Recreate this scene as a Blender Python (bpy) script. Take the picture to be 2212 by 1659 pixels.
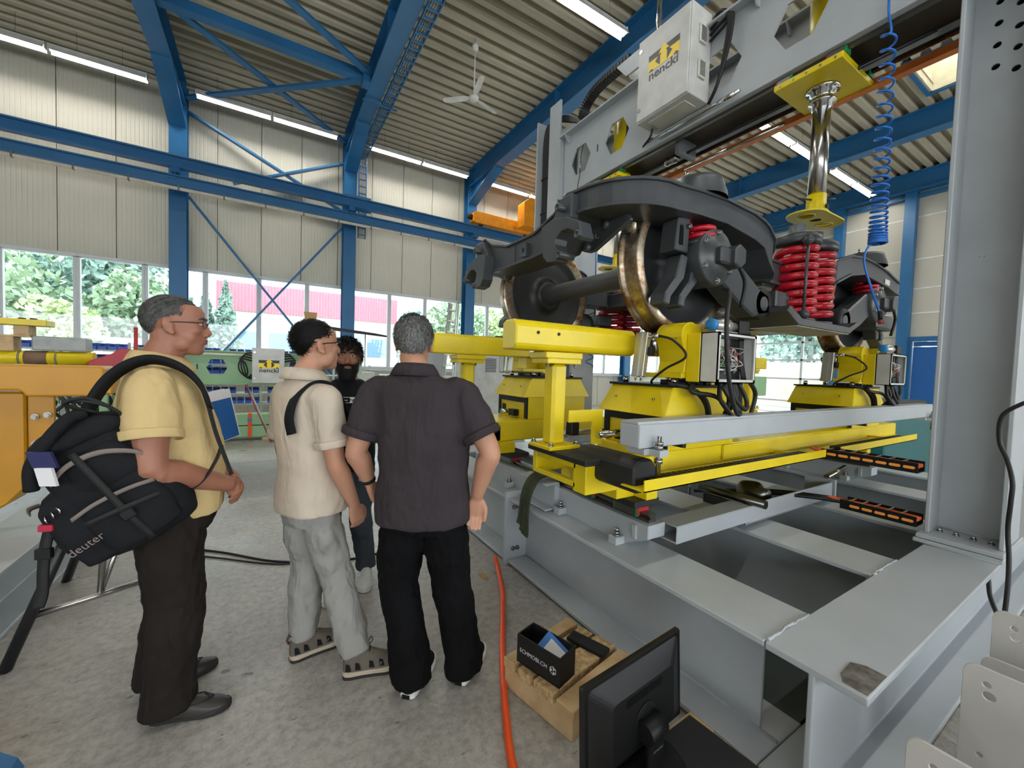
import bpy, bmesh, math, random
import numpy as np
from mathutils import Vector, Matrix, Euler, noise
PI = math.pi
sc = bpy.context.scene
for o in list(bpy.data.objects): bpy.data.objects.remove(o)
COL = sc.collection
# ------------------------------------------------------------------ camera
F_PX, YAW, PITCH, ROLL, CAMZ = 871.4, math.radians(31.414), math.radians(-2.187), math.radians(1.817), 1.5
fw = Vector((math.sin(YAW)*math.cos(PITCH), math.cos(YAW)*math.cos(PITCH), math.sin(PITCH)))
rt = Vector((math.cos(YAW), -math.sin(YAW), 0)); up = rt.cross(fw)
rt, up = rt*math.cos(ROLL)+up*math.sin(ROLL), up*math.cos(ROLL)-rt*math.sin(ROLL)
cd = bpy.data.cameras.new('camera'); cam = bpy.data.objects.new('camera', cd); COL.objects.link(cam)
cd.sensor_fit = 'HORIZONTAL'; cd.sensor_width = 36; cd.lens = 36*F_PX/2212; cd.clip_start = .05; cd.clip_end = 500
mw = Matrix((rt, up, -fw)).transposed().to_4x4(); mw.translation = (0, 0, CAMZ); cam.matrix_world = mw
sc.camera = cam
sc.cycles.max_bounces = 4; sc.cycles.diffuse_bounces = 3; sc.cycles.glossy_bounces = 2; sc.cycles.transparent_max_bounces = 6
# ------------------------------------------------------------------ sky and exposure
w = bpy.data.worlds.new('sky'); sc.world = w; w.use_nodes = True
bg = w.node_tree.nodes['Background']; bg.inputs[0].default_value = (.90, .96, 1, 1); bg.inputs[1].default_value = 7.0
sc.view_settings.view_transform = 'Standard'; sc.view_settings.look = 'None'
sc.view_settings.exposure = 0.0; sc.view_settings.gamma = 1; sc.view_settings.use_curve_mapping = False
TUBE_POWER = 62
# ------------------------------------------------------------------ materials
def lin(c):
    return tuple(((v/255)/12.92 if v/255 <= .04045 else ((v/255+.055)/1.055)**2.4) for v in c)+(1,)
MATS = {}
def mat(name, rgb, rough=.5, metal=0, var=.12, scale=6, bump=0, bscale=60, spec=.5, rgb2=None, coat=0, detail=4, folds=0):
    """procedural painted/fabric surface: base colour with noise mottling, roughness break-up, fine bump"""
    if name in MATS: return MATS[name]
    m = bpy.data.materials.new(name); m.use_nodes = True; nt = m.node_tree; N = nt.nodes; L = nt.links
    b = N['Principled BSDF']; b.inputs['Roughness'].default_value = rough; b.inputs['Metallic'].default_value = metal
    b.inputs['Specular IOR Level'].default_value = spec
    if coat: b.inputs['Coat Weight'].default_value = coat
    c = lin(rgb)
    tc = N.new('ShaderNodeTexCoord')
    nz = N.new('ShaderNodeTexNoise'); nz.inputs['Scale'].default_value = scale; nz.inputs['Detail'].default_value = detail
    L.new(tc.outputs['Object'], nz.inputs['Vector'])
    rp = N.new('ShaderNodeValToRGB')
    rp.color_ramp.elements[0].position = .3; rp.color_ramp.elements[1].position = .7
    if rgb2: c0, c1 = lin(rgb2), c
    else: c0 = tuple(v*(1-var) for v in c[:3])+(1,); c1 = tuple(min(1, v*(1+var)) for v in c[:3])+(1,)
    rp.color_ramp.elements[0].color = c0; rp.color_ramp.elements[1].color = c1
    L.new(nz.outputs['Fac'], rp.inputs['Fac']); L.new(rp.outputs['Color'], b.inputs['Base Color'])
    mr = N.new('ShaderNodeMapRange'); mr.inputs['To Min'].default_value = max(0, rough-.08); mr.inputs['To Max'].default_value = min(1, rough+.08)
    L.new(nz.outputs['Fac'], mr.inputs['Value']); L.new(mr.outputs['Result'], b.inputs['Roughness'])
    if bump:
        n2 = N.new('ShaderNodeTexNoise'); n2.inputs['Scale'].default_value = bscale; n2.inputs['Detail'].default_value = 3
        L.new(tc.outputs['Object'], n2.inputs['Vector'])
        bp = N.new('ShaderNodeBump'); bp.inputs['Strength'].default_value = bump; bp.inputs['Distance'].default_value = .01
        L.new(n2.outputs['Fac'], bp.inputs['Height']); L.new(bp.outputs['Normal'], b.inputs['Normal'])
    if folds:
        mp = N.new('ShaderNodeMapping'); mp.inputs['Scale'].default_value = (7, 7, 2.6); mp.inputs['Rotation'].default_value = (.35, .3, 0); L.new(tc.outputs['Object'], mp.inputs[0])
        n3 = N.new('ShaderNodeTexNoise'); n3.inputs['Scale'].default_value = 1.6; n3.inputs['Detail'].default_value = 2; n3.inputs['Distortion'].default_value = .6; L.new(mp.outputs[0], n3.inputs['Vector'])
        b2 = N.new('ShaderNodeBump'); b2.inputs['Strength'].default_value = folds; b2.inputs['Distance'].default_value = .05; L.new(n3.outputs['Fac'], b2.inputs['Height'])
        if bump: L.new(b2.outputs['Normal'], bp.inputs['Normal'])
        else: L.new(b2.outputs['Normal'], b.inputs['Normal'])
    MATS[name] = m; return m
def emit(name, rgb, power):
    if name in MATS: return MATS[name]
    m = bpy.data.materials.new(name); m.use_nodes = True; nt = m.node_tree; nt.nodes.clear()
    e = nt.nodes.new('ShaderNodeEmission'); e.inputs[0].default_value = lin(rgb); e.inputs[1].default_value = power
    o = nt.nodes.new('ShaderNodeOutputMaterial'); nt.links.new(e.outputs[0], o.inputs[0]); MATS[name] = m; return m
def glass(name, tint=(255, 255, 255), gl=.06, rough=.02):
    if name in MATS: return MATS[name]
    m = bpy.data.materials.new(name); m.use_nodes = True; nt = m.node_tree; nt.nodes.clear(); N = nt.nodes
    t = N.new('ShaderNodeBsdfTransparent'); t.inputs[0].default_value = lin(tint)
    g = N.new('ShaderNodeBsdfGlossy'); g.inputs['Roughness'].default_value = rough
    x = N.new('ShaderNodeMixShader'); x.inputs[0].default_value = gl
    o = N.new('ShaderNodeOutputMaterial'); nt.links.new(t.outputs[0], x.inputs[1]); nt.links.new(g.outputs[0], x.inputs[2]); nt.links.new(x.outputs[0], o.inputs[0])
    MATS[name] = m; return m
# ------------------------------------------------------------------ mesh builder
class MB:
    def __init__(s): s.v = []; s.f = []; s.sm = []
    def add(s, vs, fs, smooth=False):
        n = len(s.v); s.v += [tuple(p) for p in vs]
        s.f += [tuple(i+n for i in f) for f in fs]; s.sm += [smooth]*len(fs); return s
    def box(s, x0, x1, y0, y1, z0, z1):
        v = [(x, y, z) for x in (x0, x1) for y in (y0, y1) for z in (z0, z1)]
        return s.add(v, [(0, 1, 3, 2), (4, 6, 7, 5), (0, 4, 5, 1), (2, 3, 7, 6), (0, 2, 6, 4), (1, 5, 7, 3)])
    def obox(s, c, ax, ay, az):
        """box from a centre and three half-axis vectors"""
        c, ax, ay, az = map(Vector, (c, ax, ay, az))
        v = [c+ax*i+ay*j+az*k for i in (-1, 1) for j in (-1, 1) for k in (-1, 1)]
        return s.add(v, [(0, 1, 3, 2), (4, 6, 7, 5), (0, 4, 5, 1), (2, 3, 7, 6), (0, 2, 6, 4), (1, 5, 7, 3)])
    def bar(s, a, b, wd, ht, upv=(0, 0, 1)):
        """rectangular bar between two points"""
        a, b = Vector(a), Vector(b); d = (b-a); l = d.length; d.normalize()
        u = Vector(upv); sd = d.cross(u)
        if sd.length < 1e-4: sd = d.cross(Vector((1, 0, 0)))
        sd.normalize(); u = sd.cross(d)
        return s.obox((a+b)/2, d*l/2, sd*wd/2, u*ht/2)
    def prism(s, poly, axis, a, b, smooth=False):
        """extrude a 2-D polygon along x, y or z from a to b; poly axes are the remaining two in order"""
        n = len(poly)
        def P(p, t): return {'x': (t, p[0], p[1]), 'y': (p[0], t, p[1]), 'z': (p[0], p[1], t)}[axis]
        v = [P(p, a) for p in poly]+[P(p, b) for p in poly]
        s.add(v, [tuple(range(n)), tuple(range(2*n-1, n-1, -1))])
        m = len(s.v)-2*n
        for i in range(n): s.f.append((m+i, m+n+i, m+n+(i+1) % n, m+(i+1) % n)); s.sm.append(smooth)
        return s
    def plate(s, outer, holes, axis, a, b):
        """plate with holes: bridge outer polygon and holes by triangulating with bmesh"""
        bm = bmesh.new(); loops = [outer]+list(holes); es = []
        for lp in loops:
            vs = [bm.verts.new((p[0], p[1], 0)) for p in lp]
            es += [bm.edges.new((vs[i], vs[(i+1) % len(vs)])) for i in range(len(vs))]
        bmesh.ops.triangle_fill(bm, use_beauty=True, edges=es)
        bm.verts.index_update(); bm.verts.ensure_lookup_table()
        pts = [v.co.copy() for v in bm.verts]; fs = [tuple(v.index for v in f.verts) for f in bm.faces]; bm.free()
        def P(p, t): return {'x': (t, p[0], p[1]), 'y': (p[0], t, p[1]), 'z': (p[0], p[1], t)}[axis]
        n = len(pts); s.add([P(p, a) for p in pts]+[P(p, b) for p in pts], fs+[tuple(i+n for i in reversed(f)) for f in fs])
        for lp in loops:
            k = len(lp); s.add([P(p, a) for p in lp]+[P(p, b) for p in lp], [(i, (i+1) % k, k+(i+1) % k, k+i) for i in range(k)], smooth=k > 8)
        return s
    def tube(s, pts, r, seg=8, caps=True, closed=False):
        pts = [Vector(p) for p in pts]; n = len(pts)
        rs = r if isinstance(r, (list, tuple)) else [r]*n
        T = []
        for i in range(n):
            a = pts[(i-1) % n] if (closed or i > 0) else pts[i]; b = pts[(i+1) % n] if (closed or i < n-1) else pts[i]
            T.append((b-a).normalized())
        u = T[0].orthogonal().normalized(); vs = []
        for i in range(n):
            u = (u-T[i]*u.dot(T[i])); u = u.normalized() if u.length > 1e-6 else T[i].orthogonal().normalized()
            w_ = T[i].cross(u)
            vs += [pts[i]+(u*math.cos(2*PI*k/seg)+w_*math.sin(2*PI*k/seg))*rs[i] for k in range(seg)]
        fs = []
        for i in range(n if closed else n-1):
            j = (i+1) % n
            fs += [(i*seg+k, i*seg+(k+1) % seg, j*seg+(k+1) % seg, j*seg+k) for k in range(seg)]
        s.add(vs, fs, True)
        if caps and not closed:
            m = len(s.v)-len(vs)
            s.f += [tuple(m+k for k in reversed(range(seg))), tuple(m+(n-1)*seg+k for k in range(seg))]; s.sm += [False, False]
        return s
    def cyl(s, a, b, r, seg=16, r2=None): return s.tube([a, b], [r, r if r2 is None else r2], seg)
    def lathe(s, prof, c, axis=(0, 0, 1), seg=32, smooth=True, a0=0, a1=2*PI):
        """prof: list of (radius, distance along the axis)"""
        ax = Vector(axis).normalized(); u = ax.orthogonal().normalized(); w_ = ax.cross(u); c = Vector(c); n = len(prof); vs = []
        full = abs(a1-a0-2*PI) < 1e-6; ns = seg if full else seg+1
        for k in range(ns):
            t = a0+(a1-a0)*k/seg; d = u*math.cos(t)+w_*math.sin(t)
            vs += [c+d*p[0]+ax*p[1] for p in prof]
        fs = []
        for k in range(seg):
            j = (k+1) % ns
            fs += [(k*n+i, j*n+i, j*n+i+1, k*n+i+1) for i in range(n-1)]
        return s.add(vs, fs, smooth)
    def mesh(s, name):
        me = bpy.data.meshes.new(name); me.from_pydata(s.v, [], s.f); me.polygons.foreach_set('use_smooth', s.sm); me.update()
        return me
    def build(s, name, material, parent=None, bevel=0, fix=True, seg=1):
        me = s.mesh(name)
        if fix:
            bm = bmesh.new(); bm.from_mesh(me); bmesh.ops.remove_doubles(bm, verts=bm.verts, dist=1e-5)
            bmesh.ops.recalc_face_normals(bm, faces=bm.faces); bm.to_mesh(me); bm.free()
        o = bpy.data.objects.new(name, me); COL.objects.link(o)
        if material: me.materials.append(MATS[material] if isinstance(material, str) else material)
        if parent is not None: attach(o, parent)
        if bevel:
            md = o.modifiers.new('bevel', 'BEVEL'); md.width = bevel; md.segments = seg; md.limit_method = 'ANGLE'; md.angle_limit = .6
            md.harden_normals = False
        return o
def world_loc(p):
    v = Vector((0, 0, 0))
    while p is not None: v = v+p.location; p = p.parent
    return v
def attach(o, parent):
    o.parent = parent
    o.matrix_parent_inverse = Matrix.Translation(-world_loc(parent)) if parent.type == 'EMPTY' else Matrix.Identity(4)
def tag(o, label=None, cat=None, group=None, kind=None):
    if label: o['label'] = label
    if cat: o['category'] = cat
    if group: o['group'] = group
    if kind: o['kind'] = kind
    return o
def thing(name, label, cat, loc=(0, 0, 0), group=None, kind=None):
    o = bpy.data.objects.new(name, None); o.empty_display_size = .1; COL.objects.link(o); o.location = loc
    return tag(o, label, cat, group, kind)
def inst(src, loc, rot=None, parent=None):
    """a linked copy of one object"""
    o = src.copy(); COL.objects.link(o); o.location = loc
    if rot is not None: o.rotation_euler = rot
    if parent is not None: attach(o, parent)
    return o
def copy_tree(o, parent=None):
    c = o.copy(); COL.objects.link(c)
    if parent is not None: c.parent = parent; c.matrix_parent_inverse = o.matrix_parent_inverse.copy()
    for ch in list(o.children): copy_tree(ch, c)
    return c
def spline(pts, n=8):
    """Catmull-Rom through the points"""
    P = [Vector(p) for p in pts]; out = []
    for i in range(len(P)-1):
        a = P[i-1] if i else P[i]*2-P[i+1]; b = P[i]; c = P[i+1]; d = P[i+2] if i+2 < len(P) else P[i+1]*2-P[i]
        for k in range(n):
            t = k/n; out.append(.5*((2*b)+(c-a)*t+(2*a-5*b+4*c-d)*t*t+(3*b-a-3*c+d)*t**3))
    return out+[P[-1]]
def circ(cx, cy, r, n=16, a0=0): return [(cx+r*math.cos(a0+2*PI*k/n), cy+r*math.sin(a0+2*PI*k/n)) for k in range(n)]
def ipoly(c, w_, z0, z1, tf=.022, tw=.014):
    """I-section polygon: horizontal centre c, width, bottom and top"""
    h = w_/2; t = tw/2
    return [(c-h, z0), (c+h, z0), (c+h, z0+tf), (c+t, z0+tf), (c+t, z1-tf), (c+h, z1-tf), (c+h, z1), (c-h, z1), (c-h, z1-tf), (c-t, z1-tf), (c-t, z0+tf), (c-h, z0+tf)]
def text_mesh(s, size, material, name, parent, M, depth=.0008, bold=0):
    """lettering as a thin mesh; M places its own x (right) and y (up)"""
    cu = bpy.data.curves.new(name, 'FONT'); cu.body = s; cu.size = size; cu.extrude = depth; cu.offset = bold; cu.align_x = 'CENTER'; cu.align_y = 'CENTER'; cu.resolution_u = 3
    t = bpy.data.objects.new(name, cu); COL.objects.link(t)
    dg = bpy.context.evaluated_depsgraph_get(); me = bpy.data.meshes.new_from_object(t.evaluated_get(dg)); bpy.data.objects.remove(t)
    me.transform(M); o = bpy.data.objects.new(name, me); COL.objects.link(o); me.materials.clear(); me.materials.append(MATS[material])
    if parent is not None: attach(o, parent)
    return o
def frame_mat(o, xr, yu):
    """matrix whose x is xr, y is yu, origin o"""
    xr = Vector(xr).normalized(); yu = Vector(yu).normalized(); z = xr.cross(yu)
    m = Matrix((xr, yu, z)).transposed().to_4x4(); m.translation = Vector(o); return m
# palette
mat('blue_steel', (36, 100, 148), .38, var=.1, scale=1.5)
mat('deck', (178, 169, 148), .55, var=.08, scale=.8)
mat('panel_wall', (196, 191, 176), .5, var=.04, scale=.7)
mat('white_frame', (206, 208, 208), .4, var=.04)
mat('white_paint', (214, 214, 208), .45, var=.04)
mat('grey_paint', (172, 177, 181), .36, var=.06, scale=3, bump=.05, bscale=180)
mat('grey_dark', (96, 99, 102), .45, var=.08)
mat('yellow', (226, 200, 14), .34, var=.08, scale=5)
mat('black_plastic', (17, 17, 18), .45, var=.15, spec=.3)
mat('black_rubber', (16, 16, 17), .55, var=.2)
mat('steel', (176, 174, 170), .24, metal=1, var=.1, scale=10)
mat('chrome', (205, 205, 205), .1, metal=1, var=.05)
mat('alu', (186, 184, 178), .38, metal=.9, var=.06)
mat('lamp_body', (196, 196, 192), .5)
mat('fan_white', (216, 214, 208), .45)
# ================================================================== the hall
CX = [-1.86+3.93*k for k in range(-2, 6)]      # column axes along the window wall
YW, XR, ZD = 13.2, 18.1, 8.2
# ---- floor material: worn concrete with stains, scratches and a darker traffic strip
def floor_material():
    m = bpy.data.materials.new('concrete_floor'); m.use_nodes = True; nt = m.node_tree; N = nt.nodes; L = nt.links; b = N['Principled BSDF']
    tc = N.new('ShaderNodeTexCoord')
    def nz(scale, det=6, rough=.6, vec=None):
        n = N.new('ShaderNodeTexNoise'); n.inputs['Scale'].default_value = scale; n.inputs['Detail'].default_value = det; n.inputs['Roughness'].default_value = rough
        L.new(vec or tc.outputs['Object'], n.inputs['Vector']); return n
    def ramp(src, a, ca, z, cz):
        r = N.new('ShaderNodeValToRGB'); r.color_ramp.elements[0].position = a; r.color_ramp.elements[0].color = ca; r.color_ramp.elements[1].position = z; r.color_ramp.elements[1].color = cz
        L.new(src, r.inputs['Fac']); return r
    def mix(bt, fac, a, c):
        x = N.new('ShaderNodeMixRGB'); x.blend_type = bt
        if isinstance(fac, float): x.inputs[0].default_value = fac
        else: L.new(fac, x.inputs[0])
        L.new(a, x.inputs[1]); L.new(c, x.inputs[2]) if not isinstance(c, tuple) else setattr(x.inputs[2], 'default_value', c); return x
    base = ramp(nz(.9, 8).outputs['Fac'], .3, lin((150, 147, 140)), .7, lin((186, 182, 174)))
    fine = ramp(nz(24, 9, .8).outputs['Fac'], .36, (.5, .5, .5, 1), .6, (1.1, 1.1, 1.1, 1))
    c1 = mix('MULTIPLY', .75, base.outputs[0], fine.outputs[0])
    blot = ramp(nz(3.2, 5, .7).outputs['Fac'], .58, (1, 1, 1, 1), .72, (.62, .6, .57, 1))
    c2 = mix('MULTIPLY', .55, c1.outputs[0], blot.outputs[0])
    # sparse dark scuffs
    mp = N.new('ShaderNodeMapping'); mp.inputs['Scale'].default_value = (1, 2.4, 1); mp.inputs['Rotation'].default_value = (0, 0, .7); L.new(tc.outputs['Object'], mp.inputs[0])
    sc_ = ramp(nz(11, 4, .55, mp.outputs[0]).outputs['Fac'], .665, (1, 1, 1, 1), .70, (.35, .34, .33, 1))
    c3 = mix('MULTIPLY', .8, c2.outputs[0], sc_.outputs[0])
    # painted grey lane across the hall (y between 6 and 7.6)
    sp = N.new('ShaderNodeSeparateXYZ'); L.new(tc.outputs['Object'], sp.inputs[0])
    wob = N.new('ShaderNodeMath'); wob.operation = 'MULTIPLY_ADD'; L.new(nz(14).outputs['Fac'], wob.inputs[0]); wob.inputs[1].default_value = .05; L.new(sp.outputs['Y'], wob.inputs[2])
    g1 = N.new('ShaderNodeMath'); g1.operation = 'GREATER_THAN'; g1.inputs[1].default_value = 5.2; L.new(wob.outputs[0], g1.inputs[0])
    g2 = N.new('ShaderNodeMath'); g2.operation = 'LESS_THAN'; g2.inputs[1].default_value = 7.1; L.new(wob.outputs[0], g2.inputs[0])
    g = N.new('ShaderNodeMath'); g.operation = 'MULTIPLY'; L.new(g1.outputs[0], g.inputs[0]); L.new(g2.outputs[0], g.inputs[1])
    c4 = mix('MULTIPLY', g.outputs[0], c3.outputs[0], (.72, .74, .77, 1))
    L.new(c4.outputs[0], b.inputs['Base Color'])
    rr = ramp(nz(2.2, 4).outputs['Fac'], .3, (.26, .26, .26, 1), .7, (.46, .46, .46, 1)); L.new(rr.outputs[0], b.inputs['Roughness'])
    bp = N.new('ShaderNodeBump'); bp.inputs['Strength'].default_value = .12; bp.inputs['Distance'].default_value = .01; L.new(nz(45, 5).outputs['Fac'], bp.inputs['Height']); L.new(bp.outputs[0], b.inputs['Normal'])
    return m
MATS['floor'] = floor_material()
fl = MB().box(-16, XR+.3, -8, YW+.4, -.3, 0).build('floor', 'floor'); tag(fl, 'worn grey concrete workshop floor', kind='structure')
yard = MB().box(-90, 90, YW+.4, 120, -.4, -.12).box(XR+.3, 90, -40, YW+.4, -.4, -.12).build('ground', mat('yard', (170, 170, 164), .8, var=.15, scale=.6)); tag(yard, 'pale asphalt yard outside the windows', kind='structure')
# ---- corrugated ceiling: trapezoidal deck, ribs along x
prof = []; p = .295; n = int((YW+8.2)/p)
for k in range(n+1):
    y = YW-k*p
    prof += [(y, ZD), (y-.115, ZD), (y-.145, ZD+.14), (y-.265, ZD+.14)]
m = MB(); SX0, SX1, SY0, SY1 = 11.55, 13.05, 2.45, 3.25
seg = [-16, SX0, SX1, XR]; k = len(prof); vs = [(x, a, z) for x in seg for a, z in prof]
m.add(vs, [(j*k+i, j*k+i+1, (j+1)*k+i+1, (j+1)*k+i) for j in range(3) for i in range(k-1) if not (j == 1 and SY0 < (prof[i][0]+prof[i+1][0])/2 < SY1)])
ce = m.build('ceiling', 'deck', fix=False); tag(ce, 'corrugated beige steel deck ceiling with deep ribs', kind='structure')
MB().box(-16.2, SX0, -8.4, YW+.4, ZD+.16, ZD+.3).box(SX1, XR+.3, -8.4, YW+.4, ZD+.16, ZD+.3).box(SX0, SX1, -8.4, SY0, ZD+.16, ZD+.3).box(SX0, SX1, SY1, YW+.4, ZD+.16, ZD+.3).build('roof', 'deck', ce)
sk_ = thing('window_31', 'square skylight shaft with pale lining and blue rim', None, ((SX0+SX1)/2, (SY0+SY1)/2, ZD), kind='structure'); mat('lining', (222, 206, 176), .6)
for (x0, x1, y0, y1) in ((SX0, SX0+.03, SY0, SY1), (SX1-.03, SX1, SY0, SY1), (SX0, SX1, SY0, SY0+.03), (SX0, SX1, SY1-.03, SY1)): MB().box(x0, x1, y0, y1, ZD-.02, ZD+.8).build('shaft_lining', 'lining', sk_)
for (x0, x1, y0, y1) in ((SX0-.08, SX0, SY0-.08, SY1+.08), (SX1, SX1+.08, SY0-.08, SY1+.08), (SX0, SX1, SY0-.08, SY0), (SX0, SX1, SY1, SY1+.08)): MB().box(x0, x1, y0, y1, ZD-.06, ZD+.02).build('shaft_rim', 'blue_steel', sk_)
MB().box(SX0, SX1, SY0, SY1, ZD+.8, ZD+.82).build('pane', glass('pane_glass', (235, 242, 242), .05), sk_)
# skylight: opening is a bright lined shaft hung below the deck line at (11.6..13, 2.55..3.16)
# ---- window wall
wb = thing('wall_back', 'light beige ribbed panel wall above the window band', None, (0, YW, 0), kind='structure')
def ribbed_panel(x0, x1, z0, z1, y):
    """sandwich panel with shallow vertical ribs and a recessed joint"""
    pts = [(x0+.008, y+.12)]; k = 12; st = (x1-x0-.016)/k
    pts.append((x0+.008, y))
    for i in range(k):
        a = x0+.008+i*st; pts += [(a+st*.12, y), (a+st*.2, y+.004), (a+st*.38, y+.004), (a+st*.46, y)]
    pts += [(x1-.008, y), (x1-.008, y+.12)]
    return MB().prism(pts, 'z', z0, z1)
rp_ = ribbed_panel(0, .97, 3.82, ZD+.14, YW); src = rp_.build('wall_panel', 'panel_wall', wb)
x = -8.87; first = True; PX = []
while x < XR-.3: PX.append(x); x += .97
src.location.x = PX[0]
for x in PX[1:]: attach(inst(src, (x, 0, 0)), wb)
lp = ribbed_panel(0, .97, 0, 1.36, YW).build('wall_panel', 'panel_wall', wb); lp.location.x = PX[0]
for x in PX[1:]: attach(inst(lp, (x, 0, 0)), wb)
MB().box(-16, XR, YW+.1, YW+.25, 3.8, ZD+.2).box(-16, XR, YW+.1, YW+.25, 0, 1.36).box(-16, -8.87, YW, YW+.2, 0, ZD+.2).build('backing', 'panel_wall', wb)
# windows: ribbon of frames, 1.18 m pitch
glass('pane_glass', (235, 242, 242), .05)
def win_unit():
    m = MB(); a, b, z0, z1, f = 0, 1.18, 1.36, 3.82, .06
    m.box(a, b, YW-.02, YW+.08, z0, z0+f).box(a, b, YW-.02, YW+.08, z1-f-.03, z1).box(a, a+f, YW-.02, YW+.08, z0+f, z1-f).box(b-f, b, YW-.02, YW+.08, z0+f, z1-f)
    return m.build('window_1', 'white_frame', bevel=.006)
wu = win_unit(); g = MB().box(.06, 1.12, YW+.03, YW+.04, 1.42, 3.74).build('pane', 'pane_glass', wu)
hs = MB().box(.56, .64, YW-.05, YW-.02, 1.43, 1.455).build('window_handle', 'steel', wu)
for k in range(-6, 17):
    o = wu if k == -6 else copy_tree(wu)
    o.location.x = -1.36+1.18*k; o.name = 'window_%d' % (k+7)
    tag(o, 'white framed window in the ribbon along the hall wall', kind='structure')
MB().box(-9, XR, YW-.12, YW-.02, 1.30, 1.36).build('window_sill', 'white_frame', wb)
MB().box(-16.2, -16, -8, YW, 0, ZD+.2).build('wall_left', 'panel_wall')['kind'] = 'structure'
MB().box(-16.2, XR, -8.2, -8, 0, 1.4).box(-16.2, XR, -8.2, -8, 3.9, ZD+.2).build('wall_front', 'panel_wall')['kind'] = 'structure'
# ---- gable wall on the right: horizontal panels, posts, glazed gate, door
wr = thing('wall_right', 'beige gable wall of long horizontal panels with pale joints', None, (XR, 5, 0), kind='structure')
ZJ = [0, 2.95, 3.72, 4.52, 5.47, 6.84, 7.75]
def hpanel(y0, y1, z0, z1): MB().box(XR, XR+.12, y0, y1, z0+.008, z1-.008).build('wall_panel', 'panel_wall', wr)
mat('joint', (225, 226, 222), .4)
for (a, b) in ((-8, 2.83), (2.83, 4.73), (4.73, 6.64), (6.64, 9.8), (9.8, 13.2)):
    for i in range(len(ZJ)-1):
        if i == 0 and (a, b) in ((2.83, 4.73), (6.64, 9.8), (9.8, 13.2)): continue
        if i == 1 and (a, b) in ((6.64, 9.8), (9.8, 13.2)): continue
        hpanel(a, b, ZJ[i], ZJ[i+1])
    for z in ZJ[2:6]: MB().box(XR-.012, XR, a+.06, b-.06, z-.022, z+.022).build('joint_strip', 'joint', wr)
MB().box(XR+.1, XR+.2, -8, 2.83, 0, ZD+.2).box(XR+.1, XR+.2, 2.83, YW, 3.72, ZD+.2).box(XR+.1, XR+.2, 4.73, 6.64, 0, 3.72).box(XR+.1, XR+.2, 2.83, 4.73, 2.95, 3.72).build('backing', 'panel_wall', wr)
for y in (6.64, 4.73, 2.83):
    MB().prism([(XR-.28, y-.14), (XR, y-.14), (XR, y+.14), (XR-.28, y+.14)], 'z', 0, 7.7).build('gable_post', 'blue_steel', wr)
MB().box(XR-.3, XR, -8, YW, 7.72, 7.86).box(XR-.3, XR, -8, YW, 8.06, 8.2).box(XR-.16, XR-.1, -8, YW, 7.86, 8.06).build('head_beam', 'blue_steel', wr)
MB().box(XR-.2, XR, -8, YW, 7.45, 7.55).build('cable_rail', 'blue_steel', wr)
# blue steel door
dr = thing('door_1', 'blue steel door with blue frame in the gable wall', None, (XR, 3.8, 0), kind='structure')
mat('door_blue', (28, 92, 160), .35, var=.05)
MB().box(XR-.1, XR+.06, 2.97, 4.6, 2.8, 2.95).box(XR-.1, XR+.06, 4.5, 4.6, 0, 2.8).box(XR-.1, XR+.06, 2.97, 3.07, 0, 2.8).build('door_frame', 'blue_steel', dr, bevel=.01)
MB().box(XR-.03, XR+.03, 3.08, 4.49, .01, 2.62).box(XR-.02, XR+.03, 3.08, 4.49, 2.64, 2.79).build('door_leaf', 'door_blue', dr, bevel=.006)
MB().cyl((XR-.03, 3.2, 1.05), (XR-.09, 3.2, 1.05), .012).cyl((XR-.085, 3.2, 1.05), (XR-.085, 3.34, 1.05), .011).build('door_handle', 'steel', dr)
# glazed gate panes
gt = thing('window_30', 'tall glazed gate with white bars in the gable wall', None, (XR, 9.8, 0), kind='structure')
mat('yard_glow', (240, 240, 226), .7)
for i, (a, b) in enumerate(((6.8, 7.7), (7.7, 9.65), (9.65, 11.4), (11.4, 13.1))):
    for (z0, z1) in ((.05, .55), (.55, 1.45), (1.45, 2.2), (2.2, 2.9), (2.9, 3.66)):
        m = MB(); m.box(XR-.02, XR+.05, a, b, z0, z0+.035).box(XR-.02, XR+.05, a, b, z1-.035, z1).box(XR-.02, XR+.05, a, a+.04, z0, z1).box(XR-.02, XR+.05, b-.04, b, z0, z1)
        m.build('gate_frame', 'white_frame', gt)
        MB().box(XR+.01, XR+.02, a+.04, b-.04, z0+.035, z1-.035).build('pane', 'pane_glass', gt)
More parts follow.
